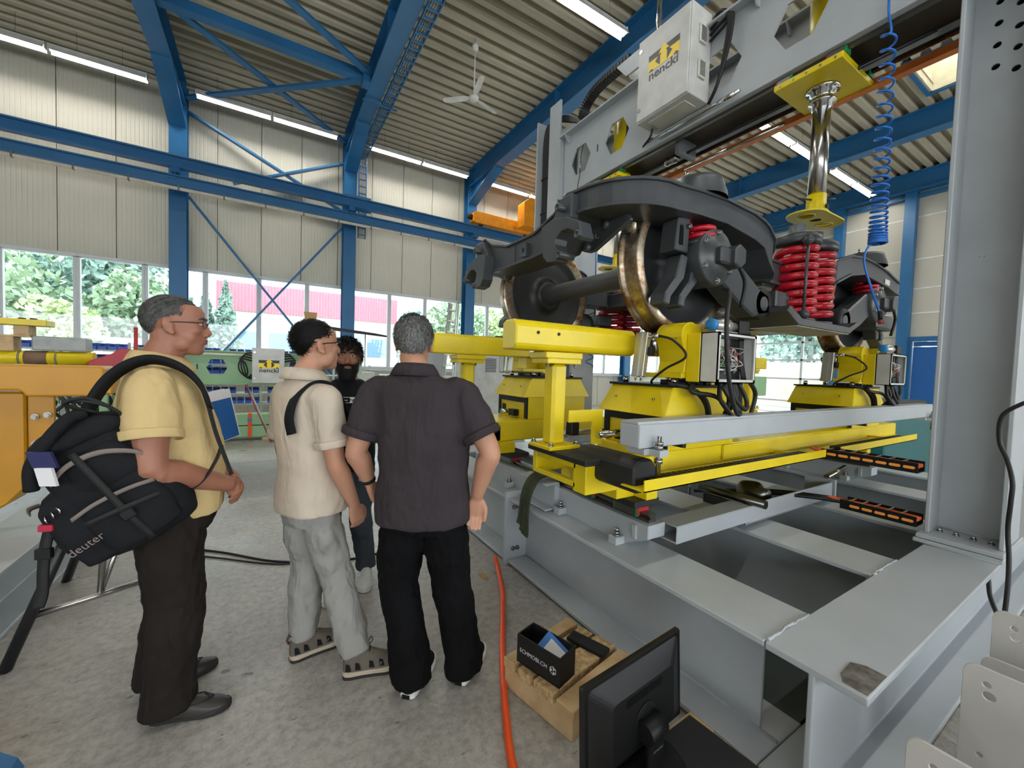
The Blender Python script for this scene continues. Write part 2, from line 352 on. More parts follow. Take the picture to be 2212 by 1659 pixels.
# ---- steel frame: columns, rafters, struts, braces
WHICH = {-1.86: 'rising behind the man in the yellow polo', 2.07: 'rising behind the bearded man', 6.0: 'rising to the left of the dark bogie frame'}
for i, cx in enumerate(CX):
    k = round(cx, 2); near = [w_ for q, w_ in WHICH.items() if abs(q-k) < .1]
    if not near and cx < -3: continue
    t = thing('steel_column', 'blue steel column on the window wall '+(near[0] if near else 'hidden far right, number %d from the corner' % (6-i+2)), 'column', (cx, 12.95, 0), 'blue hall columns')
    MB().prism([(cx-.17, 12.78), (cx+.17, 12.78), (cx+.17, 12.8), (cx+.006, 12.8), (cx+.006, 13.1), (cx+.17, 13.1), (cx+.17, 13.12), (cx-.17, 13.12), (cx-.17, 13.1), (cx-.006, 13.1), (cx-.006, 12.8), (cx-.17, 12.8)], 'z', 0, ZD).build('column_shaft', 'blue_steel', t, bevel=.004)
    MB().box(cx-.2, cx+.2, 12.74, 13.16, 0, .025).build('base_plate', 'blue_steel', t)
    if 0 <= i < 8:
        mb = MB(); mb.box(cx-.08, cx+.08, 12.42, 12.8, 5.86, 5.98).box(cx-.012, cx+.012, 12.42, 12.8, 5.6, 5.86); mb.build('crane_bracket', 'blue_steel', t, bevel=.004)
        MB().box(cx-.09, cx+.09, 12.1, 12.78, 5.6, 5.64).build('lower_bracket', 'blue_steel', t)
RW = {-1.86: 'over the men, leftmost in view', 2.07: 'carrying the cable ladder', 6.0: 'passing behind the gantry cabinet', 13.8: 'behind the chrome cylinder'}
for i, cx in enumerate(CX):
    k = [w_ for q, w_ in RW.items() if abs(q-cx) < .15]
    t = thing('roof_rafter', 'blue roof rafter '+(k[0] if k else (('left of the frame edge, nearer one' if cx > -7 else 'left of the frame edge, farther one') if cx < -3 else ('hidden behind the grey gantry girder' if cx < 12 else 'against the gable wall'))), 'rafter', (cx, 12.9, 7.5), 'blue roof rafters')
    MB().prism([(c_, z) for c_, z in ipoly(cx, .34, 7.62, ZD, .025, .02)], 'y', -8, 12.75).build('rafter_beam', 'blue_steel', t, bevel=.004)
    MB().prism([(12.75, 7.1), (12.75, 7.62), (11.0, 7.62)], 'x', cx-.012, cx+.012).add([(cx-.17, 12.77, 7.1), (cx+.17, 12.77, 7.1), (cx+.17, 11.0, 7.62), (cx-.17, 11.0, 7.62), (cx-.17, 12.77, 7.07), (cx+.17, 12.77, 7.07), (cx+.17, 11.0, 7.59), (cx-.17, 11.0, 7.59)], [(0, 1, 2, 3), (4, 7, 6, 5), (0, 4, 5, 1), (1, 5, 6, 2), (2, 6, 7, 3), (3, 7, 4, 0)]).build('haunch', 'blue_steel', t)
    MB().box(cx-.16, cx+.16, 8.0, 8.02, 7.64, ZD).build('stiffener', 'blue_steel', t)
for (x0, x1, lb) in ((CX[2], CX[3], 'above the men'), (CX[6], XR-.1, 'meeting the gable wall')):
    o = MB().prism([(9.6-.1, 7.72), (9.6+.1, 7.72), (9.6+.1, 7.75), (9.6+.012, 7.75), (9.6+.012, 7.96), (9.6-.012, 7.96), (9.6-.012, 7.75), (9.6-.1, 7.75)], 'x', x0+.02, x1-.02).build('roof_strut', 'blue_steel'); tag(o, 'blue T-section strut between rafters '+lb, 'strut')
def brace(a, b, wd, label, h=.05):
    o = MB().bar(a, b, wd, h).build('steel_brace', 'blue_steel'); tag(o, label, 'brace', 'blue diagonal braces')
xa, xb = CX[2]+.2, CX[3]-.2
brace((xa, 9.5, 7.78), (xb, 12.6, 7.78), .15, 'blue roof brace running from the leftmost rafter down to the second column head')
brace((xa, 12.6, 7.72), (xb, 9.5, 7.72), .15, 'blue roof brace rising from the first column head to the strut joint')
brace((xa, 7.0, 7.78), (xb, 9.4, 7.78), .15, 'blue roof brace at the top edge left of the cable ladder rafter')
brace((xa, 12.95, 7.55), (xb, 12.95, 5.95), .14, 'blue wall brace falling right below the light strip')
brace((xa+.9, 12.9, 6.05), (xb, 12.9, 7.3), .14, 'blue wall brace rising right below the light strip')
brace((xa, 12.95, 5.5), (xb, 12.95, .9), .16, 'blue wall brace falling right in front of the windows')
brace((xa, 12.87, .75), (xb, 12.87, 5.45), .16, 'blue wall brace rising right in front of the windows')
MB().box(xb-.12, xb+.03, 9.4, 9.7, 7.62, 7.95).build('gusset', 'blue_steel', bpy.data.objects['roof_rafter.003'])
# runway beams along the wall
t = thing('crane_runway', 'upper blue crane runway beam along the window wall', 'beam', (0, 12.5, 5.98))
MB().prism([(y, z) for y, z in ipoly(12.5, .2, 5.98, 6.24, .02, .02)], 'x', -9, XR-.3).build('beam', 'blue_steel', t); MB().box(-9, XR-.3, 12.47, 12.53, 6.24, 6.28).build('crane_rail', 'grey_dark', t)
t = thing('lower_runway', 'lower blue rail beam with bolts under the crane runway', 'beam', (0, 12.15, 5.45))
MB().prism([(y, z) for y, z in ipoly(12.15, .16, 5.44, 5.68, .03, .03)], 'x', -9, 9.4).build('beam', 'blue_steel', t)
MB().box(-9, 9.4, 12.04, 12.09, 5.34, 5.40).build('conductor_rail', mat('rail_cream', (200, 192, 176), .45), t)
for k in range(18): MB().box(-6+k*.85, -5.97+k*.85, 12.03, 12.1, 5.33, 5.45).build('hanger', 'grey_dark', t)
# cable ladder on the second rafter and down its column
t = thing('cable_ladder', 'perforated blue cable ladder along the second rafter and its column', 'cable tray', (2.4, 9, 7.6)); lx0, lx1 = 2.27, 2.5
MB().box(lx0, lx0+.02, 2.5, 12.8, 7.55, 7.62).box(lx1-.02, lx1, 2.5, 12.8, 7.55, 7.62).box(lx0, lx0+.02, 12.66, 12.72, 5.2, 7.55).box(lx1-.02, lx1, 12.66, 12.72, 5.2, 7.55).build('side_rail', 'blue_steel', t)
r0 = MB().box(lx0, lx1, -.02, .02, -.012, .012).build('rung', 'blue_steel', t); y = 2.7; k = 0
r0.parent = t; r0.matrix_parent_inverse = Matrix.Translation(-Vector(t.location)); r0.location = (0, 2.7, 7.57)
mat('cable_grey', (120, 122, 124), .5)
while y < 12.6:
    y += .2; o = inst(r0, (0, y, 7.57)); o.matrix_parent_inverse = r0.matrix_parent_inverse
for k in range(12):
    o = inst(r0, (0, 12.69, 5.3+k*.2)); o.matrix_parent_inverse = r0.matrix_parent_inverse
for q in range(4): MB().tube([(lx0+.05+q*.045, 2.5, 7.6), (lx0+.05+q*.045, 12.6, 7.6), (lx0+.05+q*.045, 12.72, 7.4), (lx0+.05+q*.045, 12.72, 5.2)], .012, 6).build('cable', 'cable_grey', t)
for y in (9.95,): MB().box(1.84, 2.62, y-.02, y+.02, 7.53, 7.56).build('cross_channel', 'blue_steel', t)
for z in (6.35, 5.95): MB().box(1.86, 2.62, 12.62, 12.66, z, z+.04).build('cross_channel', 'blue_steel', t)
# ---- fluorescent lamps: batten with a bright diffuser, hung on wires
emit('tube_light', (255, 253, 246), TUBE_POWER)
def lamp(x, y, z, label, grp):
    t = thing('strip_light', label, 'light', (x, y, z), grp)
    return t
proto = None
def strip(x, y, label, grp, ln=1.5):
    global proto
    if proto is None:
        t = thing('strip_light', label, 'light', (0, 0, 0), grp)
        MB().box(0, 1.5, -.05, .05, .02, .09).build('lamp_body', 'lamp_body', t, bevel=.006)
        MB().prism([(-.042, .01), (-.034, -.024), (.034, -.024), (.042, .01)], 'x', .01, 1.49).build('diffuser', 'tube_light', t)
        for sg in (-1, 1): MB().add([(0, sg*.05, .05), (1.5, sg*.05, .05), (1.5, sg*.1, -.06), (0, sg*.1, -.06), (0, sg*.05, .06), (1.5, sg*.05, .06), (1.5, sg*.105, -.058), (0, sg*.105, -.058)], [(0, 1, 2, 3), (7, 6, 5, 4), (3, 2, 6, 7), (0, 4, 5, 1), (0, 3, 7, 4), (1, 5, 6, 2)]).build('reflector', 'lamp_body', t)
        for xx in (0, 1.5): MB().box(xx-.01, xx+.01, -.06, .06, -.024, .09).build('end_cap', 'lamp_body', t)
        for xx in (.4, 1.1): MB().cyl((xx, 0, .09), (xx, 0, .5), .004, 6).build('hanger_wire', 'grey_dark', t)
        proto = t; o = t
    else: o = copy_tree(proto)
    o.location = (x, y, 7.7); tag(o, label, 'light', grp); return o
ORD = ['first', 'second', 'third', 'fourth', 'fifth', 'sixth', 'seventh', 'eighth', 'ninth', 'tenth', 'eleventh', 'twelfth']
n = 0
for i in range(1, 7):
    a = CX[i]+.42
    for q in range(2):
        x = a+q*1.56
        if i == 1 and q == 0 and False: continue
        strip(x, 12.22, 'lit fluorescent strip along the window wall, %s from the left' % ORD[n], 'wall strip lights'); n += 1
n = 0
for i in range(2, 7):
    for q in range(2): strip(CX[i]+.45+q*1.56, 5.55, 'lit fluorescent strip in the ceiling row over the machine, %s from the left' % ORD[n], 'ceiling strip lights'); n += 1
n = 0
for i in range(0, 7):  # unseen row behind the camera, added as fill light
    for q in range(2):
        strip(CX[i]+.45+q*1.56, -1.1, 'added fill light strip in an unseen row behind the viewer, %s from the left' % (ORD+['thirteenth', 'fourteenth'])[2*i+q], 'added rear fill strips')
for i in range(0, 2):
    for q in range(2): strip(CX[i]+.45+q*1.56, 5.55, 'lit fluorescent strip of the machine row beyond the left edge, %s one' % ORD[2*i+q], 'left strip lights')
# ---- ceiling fan
t = thing('ceiling_fan', 'white three-bladed ceiling fan on a rod', 'fan', (3.6, 7.78, 7.0))
fx, fy, fz = 3.6, 7.75, 7.02
MB().lathe([(0, -.06), (.07, -.055), (.1, -.02), (.1, .02), (.06, .06), (.02, .08)], (fx, fy, fz), seg=24).build('motor', 'fan_white', t)
MB().cyl((fx, fy, fz+.06), (fx, fy, 8.2), .014, 8).build('rod', 'fan_white', t); MB().lathe([(.02, -.1), (.06, -.08), (.07, 0), (.03, .05)], (fx, fy, 8.05), seg=16).build('canopy', 'fan_white', t)
for k, a in enumerate((-40, 80, 200)):
    a = math.radians(a-62); d = Vector((math.cos(a), math.sin(a), 0)); s_ = Vector((-d.y, d.x, 0)); m = MB(); pts = [(.09, .03), (.2, .06), (.5, .065), (.62, .055), (.66, .03)]
    out = [(r_, w_) for r_, w_ in pts]+[(r_, -w_) for r_, w_ in reversed(pts)]
    v = [Vector((fx, fy, fz))+d*r_+s_*w_+Vector((0, 0, w_*.22)) for r_, w_ in out]; nn = len(v)
    m.add([q for q in v]+[q+Vector((0, 0, .008)) for q in v], [tuple(range(nn)), tuple(range(2*nn-1, nn-1, -1))]+[(i, (i+1) % nn, nn+(i+1) % nn, nn+i) for i in range(nn)])
    m.build('blade', 'fan_white', t, bevel=.002)
o = MB().lathe([(0, 0), (.11, .0), (.13, .06), (.1, .14), (0, .16)], (6.25, 5.9, 7.42), seg=20).build('smoke_detector', 'white_paint'); tag(o, 'round white detector hanging beside the rafter by the cabinet', 'detector')
# ================================================================== bogie test stand
YC = 2.48                                          # long axis of the stand
def my(y, far): return 2*YC-y if far else y
mat('orange_band', (214, 120, 50), .45); mat('rail_green', (20, 130, 70), .5); mat('rail_red', (170, 26, 34), .5)
mat('guide_steel', (120, 118, 112), .3, metal=1); mat('weld', (168, 172, 175), .35, bump=.6, bscale=90)
mat('ground_metal', (176, 170, 164), .38, metal=.75, rgb2=(110, 106, 102), scale=26); mat('dark_steel', (52, 53, 54), .4, metal=.6)
mat('black_board', (30, 31, 32), .6, var=.15); mat('panel_grey', (200, 200, 196), .4); mat('cap_blue', (40, 130, 196), .4)
def bolt(p, axis=(0, 0, 1), r=.014, h=.02, parent=None, material='steel', name='bolt'):
    a = Vector(axis).normalized(); p = Vector(p); m = MB().cyl(p, p+a*h*.35, r*1.35, 16).cyl(p+a*h*.35, p+a*h, r, 6)
    return m.build(name, material, parent)
def ibeam_y(x0, x1, y0, y1, z0=.02, z1=.52, tf=.024, tw=.018):
    c = (x0+x1)/2; return MB().prism(ipoly(c, x1-x0, z0, z1, tf, tw), 'y', y0, y1)
# ---- base frame
bf = thing('base_frame', 'grey welded steel base frame of I-beams under the test stand', 'machine frame', (3.8, 2.5, 0))
for i, x0 in enumerate((1.585, 2.605, 3.65, 4.71, 5.75)):
    for (a, b) in ((.745, 2.585), (2.615, 4.2)):
        c_ = x0+.175; w0 = a+(.075 if a < 1 else 0); MB().box(x0, x0+.35, a, b, .02, .044).box(x0, x0+.35, a, b, .496, .52).box(c_-.009, c_+.009, w0, b, .044, .496).build('long_beam', 'grey_paint', bf, bevel=.003)
for (a, b, nm) in ((.44, .74, 'near'), (4.2, 4.52, 'far')):
    c = (a+b)/2; MB().prism(ipoly(c, b-a, .02, .52, .028, .02), 'x', 1.585, 6.1).build('cross_beam', 'grey_paint', bf, bevel=.005, seg=2)
for yy in (2.585, 2.6): MB().box(1.56, 1.95, yy, yy+.014, .0, .56).build('joint_plate', 'grey_paint', bf, bevel=.003)
for zz in (.12, .44):
    for xx in (1.63, 1.67): bolt((xx, 2.585, zz), (0, -1, 0), .013, .02, bf)
MB().add([(1.6, .445, .5225), (1.76, .445, .5225), (1.76, .50, .5225), (1.735, .535, .5225), (1.64, .53, .5225), (1.6, .51, .5225), (1.6, .445, .520), (1.76, .445, .520), (1.76, .50, .520), (1.735, .535, .520), (1.64, .53, .52), (1.6, .51, .52)], [(0, 1, 2, 3, 4, 5), (0, 6, 7, 1), (1, 7, 8, 2), (2, 8, 9, 3), (3, 9, 10, 4), (4, 10, 11, 5), (5, 11, 6, 0)]).build('ground_patch', 'ground_metal', bf)['label'] = 'bare ground metal patch at the corner'
random.seed(4)
for (x0, x1) in ((1.6, 1.93), (2.62, 2.95)):
    m = MB(); pts = [(x0+(x1-x0)*i/14, .742+random.uniform(-.004, .004), .521) for i in range(15)]; m.tube(pts, [.004+random.uniform(0, .004) for _ in pts], 6); m.build('weld_seam', 'weld', bf)
for x0 in (1.585, 2.605): MB().tube([(x0+.175-.012, .75, .046), (x0+.175-.012, 2.57, .046)], .008, 6).build('weld_seam', 'weld', bf)
MB().box(1.93, 2.61, .52-.5, .52-.49, .0, .01).build('floor_strip', 'grey_paint', bf)
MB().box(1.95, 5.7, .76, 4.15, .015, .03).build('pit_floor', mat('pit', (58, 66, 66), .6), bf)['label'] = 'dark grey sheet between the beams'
# ---- linear guides along the long beams
def guide(x, label):
    t = thing('linear_guide', label, 'linear guide', (x, YC, .52))
    y0, y1 = 1.43, 3.53
    MB().prism([(y0, .60), (y0, .675), (y1, .675), (y1, .60), (y1-.2, .505), (y0+.2, .505)], 'x', x-.07, x+.07).build('guide_beam', 'grey_paint', t, bevel=.004)
    MB().prism([(x-.03, .675), (x+.03, .675), (x+.03, .69), (x+.02, .7), (x+.03, .712), (x+.03, .72), (x-.03, .72), (x-.03, .712), (x-.02, .7), (x-.03, .69)], 'y', y0+.03, y1-.03).build('guide_rail', 'guide_steel', t)
    for far in (0, 1):
        for yy in (1.62, 1.98):
            a = my(yy, far); MB().box(x-.05, x+.05, a-.08, a+.08, .69, .75).build('carriage', 'guide_steel', t, bevel=.004)
            for s in (-1, 1):
                MB().box(x-.05, x+.05, a+s*.08-.008, a+s*.08+.008, .69, .75).build('carriage_seal', 'rail_green', t)
                MB().box(x-.045, x+.045, a+s*.09-.006, a+s*.09+.012, .70, .745).build('carriage_cap', 'rail_red', t, bevel=.004)
        for yy in (1.62, 2.14):
            a = my(yy, far)
            for s in (-1, 1):
                MB().box(x+s*.105-.035, x+s*.105+.035, a-.03, a+.03, .52, .565).build('clamp_block', 'grey_paint', t, bevel=.003)
                m = MB().cyl((x+s*.105, a, .565), (x+s*.105, a, .573), .024, 16).cyl((x+s*.105, a, .573), (x+s*.105, a, .588), .018, 6).cyl((x+s*.105, a, .588), (x+s*.105, a, .606), .014, 6); m.build('clamp_bolt', 'steel', t)
    MB().box(x-.088, x-.07, 1.5, 1.53, .58, .66).build('stop_block', 'grey_paint', t, bevel=.003)
    return t
guide(1.83, 'linear guide on the outer frame beam nearest the viewer')
guide(4.92, 'linear guide on the frame beam at the far right under the stand')
# channel brackets beside the near guide, hollow cross tubes and scissor bars between the guides
o = MB().prism([(.53, 2.3), (.53, 2.32)], 'x', 0, 0) if False else None
t = thing('guide_cover', 'folded grey channel bracket at the end of the near guide beam', 'bracket', (1.7, 2.3, .53))
MB().box(1.72, 1.76, 2.2, 2.55, .525, .7).box(1.64, 1.76, 2.2, 2.55, .7, .715).box(1.64, 1.72, 2.2, 2.55, .525, .54).build('channel', 'grey_paint', t, bevel=.004)
t = thing('cross_tube', 'hollow grey square tube crossing between the guide beams', 'tube', (2.5, 1.46, .6))
MB().plate([(1.36, .57), (1.5, .57), (1.5, .67), (1.36, .67)], [[(1.37, .58), (1.49, .58), (1.49, .66), (1.37, .66)]], 'x', 1.91, 2.66).build('tube_wall', 'grey_paint', t, bevel=.006)
t = thing('cross_channel', 'grey cross channel holding the spindle bearing', 'channel', (3.4, 1.5, .6))
MB().box(2.67, 3.95, 1.40, 1.415, .53, .66).box(2.67, 3.95, 1.40, 1.56, .53, .545).box(3.93, 3.96, 1.38, 1.6, .53, .68).build('channel', 'grey_paint', t, bevel=.004)
MB().box(2.66, 2.8, 1.38, 1.44, .55, .66).build('end_block', 'grey_paint', t, bevel=.004)
MB().lathe([(0, -.06), (.075, -.06), (.085, -.04), (.085, .05), (.05, .07), (.05, .14), (0, .14)], (3.12, 1.62, .63), (-.3, -1, .1), 24).build('bearing', 'guide_steel', t)
MB().cyl((3.95, 1.45, .69), (4.45, 1.5, .71), .02, 16).build('spindle', 'chrome', t)
MB().box(2.66, 2.8, 1.42, 1.7, .60, .66).cyl((2.7, 1.3, .69), (2.7, 1.75, .69), .028, 10).build('rail_stub', 'guide_steel', t)
# ---- carriage (yellow): long base, rails on posts, lift units
def carriage(far):
    S = ('near', 'far')[far]
    t = thing('lift_carriage', 'yellow %s carriage carrying two lift units and a wheel rail' % ('front' if not far else 'rear'), 'carriage', (3.6, my(1.75, far), .75))
    def B(m, name, material='yellow', bev=.004, sub=t): return m.build(name, material, sub, bevel=bev)
    def bx(x0, x1, y0, y1, z0, z1): a, b = sorted((my(y0, far), my(y1, far))); return MB().box(x0, x1, a, b, z0, z1)
    B(bx(1.5 if far else 1.92, 5.75, 1.52, 2.02, .88, 1.05), 'base_beam', bev=.008)
    B(bx(1.95, 5.7, 1.49, 1.52, .90, .935), 'base_rib'); B(bx(2.55, 4.2, 1.50, 1.52, .95, 1.045), 'base_rib')
    # shoes over the guides
    for gx in (1.83, 4.92):
        B(bx(gx-.1, gx+.1, 1.5, 2.12, .752, .79), 'shoe_plate', 'black_board')
        B(bx(gx-.16, gx-.02, 1.58, 1.72, .79, .88), 'shoe'); B(bx(gx-.16, gx-.02, 1.94, 2.08, .79, .88), 'shoe'); B(bx(gx-.14, gx-.11, 1.72, 1.94, .8, .82), 'shoe_rail'); B(bx(gx-.14, gx-.11, 1.72, 1.94, .86, .88), 'shoe_rail')
        B(bx(gx-.02, gx+.07, 1.49, 1.6, .79, .845), 'jack_block'); bolt((gx+.02, my(1.54, far), .845), (0, 0, 1), .017, .05, t)
    # rail with two posts
    for px, rx0, rx1 in ((1.44, 1.115, 2.02), (5.74, 5.16, 6.07)):
        rl = B(MB().prism([(my(1.80, far), 1.63), (my(1.80, far), 1.735), (my(1.825, far), 1.765), (my(1.92, far), 1.765), (my(1.945, far), 1.75), (my(1.945, far), 1.605), (my(1.82, far), 1.605)], 'x', rx0, rx1), 'wheel_rail', bev=.008)
        if not far:
            for q in (.14, .28): MB().cyl((rx0+q, 1.795, 1.70), (rx0+q, 1.802, 1.70), .009, 12).build('rail_hole', 'black_plastic', rl)
        B(bx(px-.13, px+.13, 1.79, 1.96, 1.565, 1.6), 'pad_plate'); B(bx(px-.12, px+.12, 1.79, 1.95, 1.535, 1.565), 'pad_plate')
        B(bx(px-.05, px+.05, 1.825, 1.925, 1.07, 1.535), 'post', bev=.016)
        B(bx(px-.1, px+.12, 1.77, 1.98, 1.05, 1.072), 'post_plate')
        for sx in (-1, 1):
            for yy in (1.77, 1.98): bolt((px+.01+sx*.09, my(yy+(.02 if yy<1.9 else -.02), far), 1.072), (0, 0, 1), .012, .022, t)
            bolt((px+sx*.1, my(1.82, far), 1.535), (0, 0, -1), .01, .02, t)
    # black running plank, bumper block and L-brackets at the left end
    B(bx(1.36, 1.56, 1.5, 2.02, 1.02, 1.05), 'plank', 'black_board'); B(bx(1.40, 1.70, 1.98, 2.02, .88, 1.02), 'base_frame_end'); B(bx(1.40, 1.44, 1.62, 1.98, .98, 1.02), 'base_frame_bar'); B(bx(1.40, 1.44, 1.62, 1.98, .88, .91), 'base_frame_bar'); B(bx(1.40, 1.92, 1.54, 1.64, .86, 1.02), 'base_frame_end')
    B(MB().prism([(1.46, .95), (1.46, 1.06), (1.50, 1.09), (1.58, 1.09), (1.62, 1.05), (1.62, .98), (1.57, .93), (1.49, .93)], 'y', *sorted((my(1.28, far), my(1.7, far)))), 'bumper', 'black_board', .01) if not far else None
    if not far:
        a = 1.60
        B(MB().prism([(1.49, 1.27), (1.49, 1.20), (1.67, 1.20), (1.67, 1.06), (1.755, 1.06), (1.755, 1.27)], 'y', 1.80, 1.808), 'bracket_plate', bev=0); B(MB().cyl((1.7, 1.78, 1.12), (2.0, 1.78, 1.12), .022, 16), 'shaft', 'chrome', 0); B(MB().box(1.6, 1.66, 1.9, 1.96, 1.1, 1.18), 'limit_switch', 'black_plastic', .004); B(MB().cyl((1.55, 2.0, 1.1), (2.0, 2.0, 1.1), .018, 12), 'shaft', 'alu', 0)
        B(MB().box(1.62, 1.68, 1.45, 1.50, .93, 1.0), 'hook_plate', bev=.003)
    return t
CN = carriage(0); CF = carriage(1)
MB().box(1.70, 1.92, 3.07, 3.10, 1.70, 1.78).build('rail_clamp', 'dark_steel', CF, bevel=.004); MB().tube(spline([(1.78, 3.08, 1.78), (1.79, 3.07, 1.86), (1.83, 3.07, 1.87), (1.85, 3.08, 1.78)], 5), .006, 6).build('clamp_handle', 'black_rubber', CF)
# ---- lift units (one per wheel)
mat('wire_green', (70, 160, 60), .5); mat('wire_white', (200, 200, 196), .5); mat('wire_red', (150, 60, 50), .5); mat('terminal', (150, 152, 146), .5)
def lift_unit(x0, far, label):
    dx = x0-2.28; t = thing('lift_unit', label, 'lift unit', (x0, my(1.74, far), 1.05), 'yellow lift units')
    def Y2(a, b): return sorted((my(a, far), my(b, far)))
    def bx(xa, xb, ya, yb, za, zb): a, b = Y2(ya, yb); return MB().box(xa+dx, xb+dx, a, b, za, zb)
    def P(x, y, z): return (x+dx, my(y, far), z)
    bd = bx(1.96, 2.62, 1.5, 2.0, 1.05, 1.27).build('housing_body', 'yellow', t, bevel=.004)
    # sloped lid: frustum with open flap on the left
    lo = [P(1.90, 1.48, 1.25), P(2.66, 1.48, 1.25), P(2.66, 2.02, 1.25), P(1.90, 2.02, 1.25)]; hi = [P(2.0, 1.51, 1.42), P(2.56, 1.51, 1.42), P(2.56, 1.99, 1.42), P(2.0, 1.99, 1.42)]
    lid = MB().add(lo+hi, [(0, 1, 5, 4), (1, 2, 6, 5), (2, 3, 7, 6), (3, 0, 4, 7), (4, 5, 6, 7), (3, 2, 1, 0)]).build('housing_lid', 'yellow', t, bevel=.004)
    for q in (.2, .8):
        for (xx, zz) in ((1.945, 1.345),): MB().cyl(P(xx-.01, 1.5+.5*q, zz), P(xx+.004, 1.5+.5*q, zz), .006, 8).build('screw', 'steel', lid)
    fr = bx(1.945, 1.962, 1.5, 2.0, 1.2, 1.25).build('opening_frame', 'black_plastic', t); bx(1.945, 1.962, 1.5, 1.53, 1.06, 1.2).build('opening_frame', 'black_plastic', t); bx(1.945, 1.962, 1.96, 2.0, 1.06, 1.2).build('opening_frame', 'black_plastic', t)
    bx(1.9, 1.955, 1.76, 1.86, 1.07, 1.13).build('motor', 'black_plastic', t, bevel=.004); MB().cyl(P(1.86, 1.7, 1.1), P(1.97, 1.7, 1.1), .022, 14).build('shaft', 'chrome', t)
    bx(1.955, 1.963, 1.56, 1.62, 1.1, 1.16).build('slot', 'black_plastic', t)
    bx(1.98, 2.58, 1.5, 2.0, 1.42, 1.435).build('top_plate', 'black_plastic', t)
    for (xx, yy) in ((2.06, 1.55), (2.5, 1.55), (2.06, 1.93), (2.5, 1.93)): MB().cyl(P(xx, yy, 1.435), P(xx, yy, 1.475), .018, 12).build('guide_pin', 'chrome', t)
    for q in range(4): bx(2.12+q*.09, 2.18+q*.09, 1.56, 1.7, 1.435, 1.462).build('valve_block', 'dark_steel', t, bevel=.003)
    # roller head
    hd = bx(2.03, 2.53, 1.48, 1.80, 1.475, 1.505).build('head_plate', 'yellow', t, bevel=.003)
    bx(2.06, 2.5, 1.39, 1.478, 1.457, 1.735).build('head_box', 'yellow', t, bevel=.005)
    for sx, cx in ((-1, 2.10), (1, 2.46)):
        # concave cheek below a half-round roller cover
        pr = [(cx-.055*1, 1.505)]
        out = []
        for k in range(13):
            a = PI*k/12; out.append((cx+.09*math.cos(a), 1.715+.09*math.sin(a)))
        poly = out+[(cx-.06, 1.64), (cx-.045, 1.57), (cx-.06, 1.505), (cx+.06, 1.505), (cx+.05, 1.57), (cx+.065, 1.64)]
        poly = [(p_[0]+dx, p_[1]) for p_ in poly]
        MB().prism(poly, 'y', *Y2(1.478, 1.66), smooth=False).build('roller_cover', 'yellow', t, bevel=.003)
        MB().lathe([(0, -.06), (.05, -.06), (.08, -.055), (.08, .055), (.05, .06), (.03, .06), (.03, .09), (0, .09)], P(cx, 1.725, 1.685), (0, 1, 0), 32).build('roller', 'steel', t)
    bx(2.06, 2.22, 1.50, 1.56, 1.74, 1.80).build('stop_fin', 'yellow', t, bevel=.003)
    for yy in (1.52, 1.7): MB().cyl(P(2.018, yy, 1.71), P(2.012, yy, 1.71), .008, 8).build('screw', 'steel', t)
    # control box with open front
    cb = thing('control_box', None, None); COL.objects.unlink(cb); bpy.data.objects.remove(cb)
    X0, X1, Z0, Z1 = 2.06, 2.44, 1.457, 1.736
    a, b = 1.285, 1.388
    m = MB()
    for (xa, xb, ya, yb, za, zb) in ((X0, X0+.006, a, b, Z0, Z1), (X1-.006, X1, a, b, Z0, Z1), (X0, X1, a, b, Z0, Z0+.006), (X0, X1, a, b, Z1-.006, Z1), (X0, X1, b-.006, b, Z0, Z1),
        (X0, X0+.02, a, a+.006, Z0, Z1), (X1-.02, X1, a, a+.006, Z0, Z1), (X0, X1, a, a+.006, Z0, Z0+.02), (X0, X1, a, a+.006, Z1-.018, Z1)):
        ya_, yb_ = Y2(ya, yb); m.box(xa+dx, xb+dx, ya_, yb_, za, zb)
    bxo = m.build('control_box', 'panel_grey', t)
    random.seed(int(x0*10)+far)
    if not far:
        bx(X0+.02, X1-.02, b-.02, b-.008, Z0+.02, Z1-.02).build('mounting_plate', 'dark_steel', bxo)
        bx(X0+.03, X0+.2, b-.045, b-.02, Z1-.1, Z1-.03).build('terminal_block', 'terminal', bxo, bevel=.003); bx(X0+.08, X0+.26, b-.05, b-.02, Z0+.1, Z0+.115).build('terminal_block', 'wire_white', bxo); bx(X0+.03, X1-.06, b-.05, b-.02, Z0+.07, Z0+.08).build('din_rail', 'steel', bxo)
        for q in range(26):
            p0 = P(X0+.04+random.random()*.2, b-.04, Z1-.06-random.random()*.05); p3 = P(X0+.06+random.random()*.24, b-.04, Z0+.05+random.random()*.09)
            mid = P(X0+.05+random.random()*.28, b-.075-random.random()*.02, (Z0+Z1)/2+random.uniform(-.05, .05))
            MB().tube(spline([p0, mid, p3], 4), .0022, 5, caps=False).build('wire', random.choice(['wire_white', 'wire_white', 'wire_red', 'terminal', 'black_rubber']), bxo)
        MB().tube(spline([P(X0+.07, b-.05, Z1-.05), P(X0+.11, b-.08, Z1-.12), P(X0+.06, b-.06, Z0+.06)], 6), .004, 6).build('wire', 'wire_green', bxo)
        for q in range(4): MB().tube(spline([P(X1-.05-q*.012, b-.05, Z1-.02), P(X1-.06-q*.012, b-.06, (Z0+Z1)/2), P(X1-.02-q*.012, b-.06, Z0+.02)], 6), .005, 6).build('wire', 'black_rubber', bxo)
        MB().box(X0-.0015+dx, X0+dx, a+.06, a+.085, Z0+.02, Z0+.05).build('label_sticker', 'wire_white', bxo)
    # gear motor on top
    gm = MB().lathe([(0, 0), (.03, 0), (.036, .006), (.036, .03), (.03, .034)], P(2.14, 1.33, 1.785), (1, 0, 0) if False else (0, 0, 1), 20)
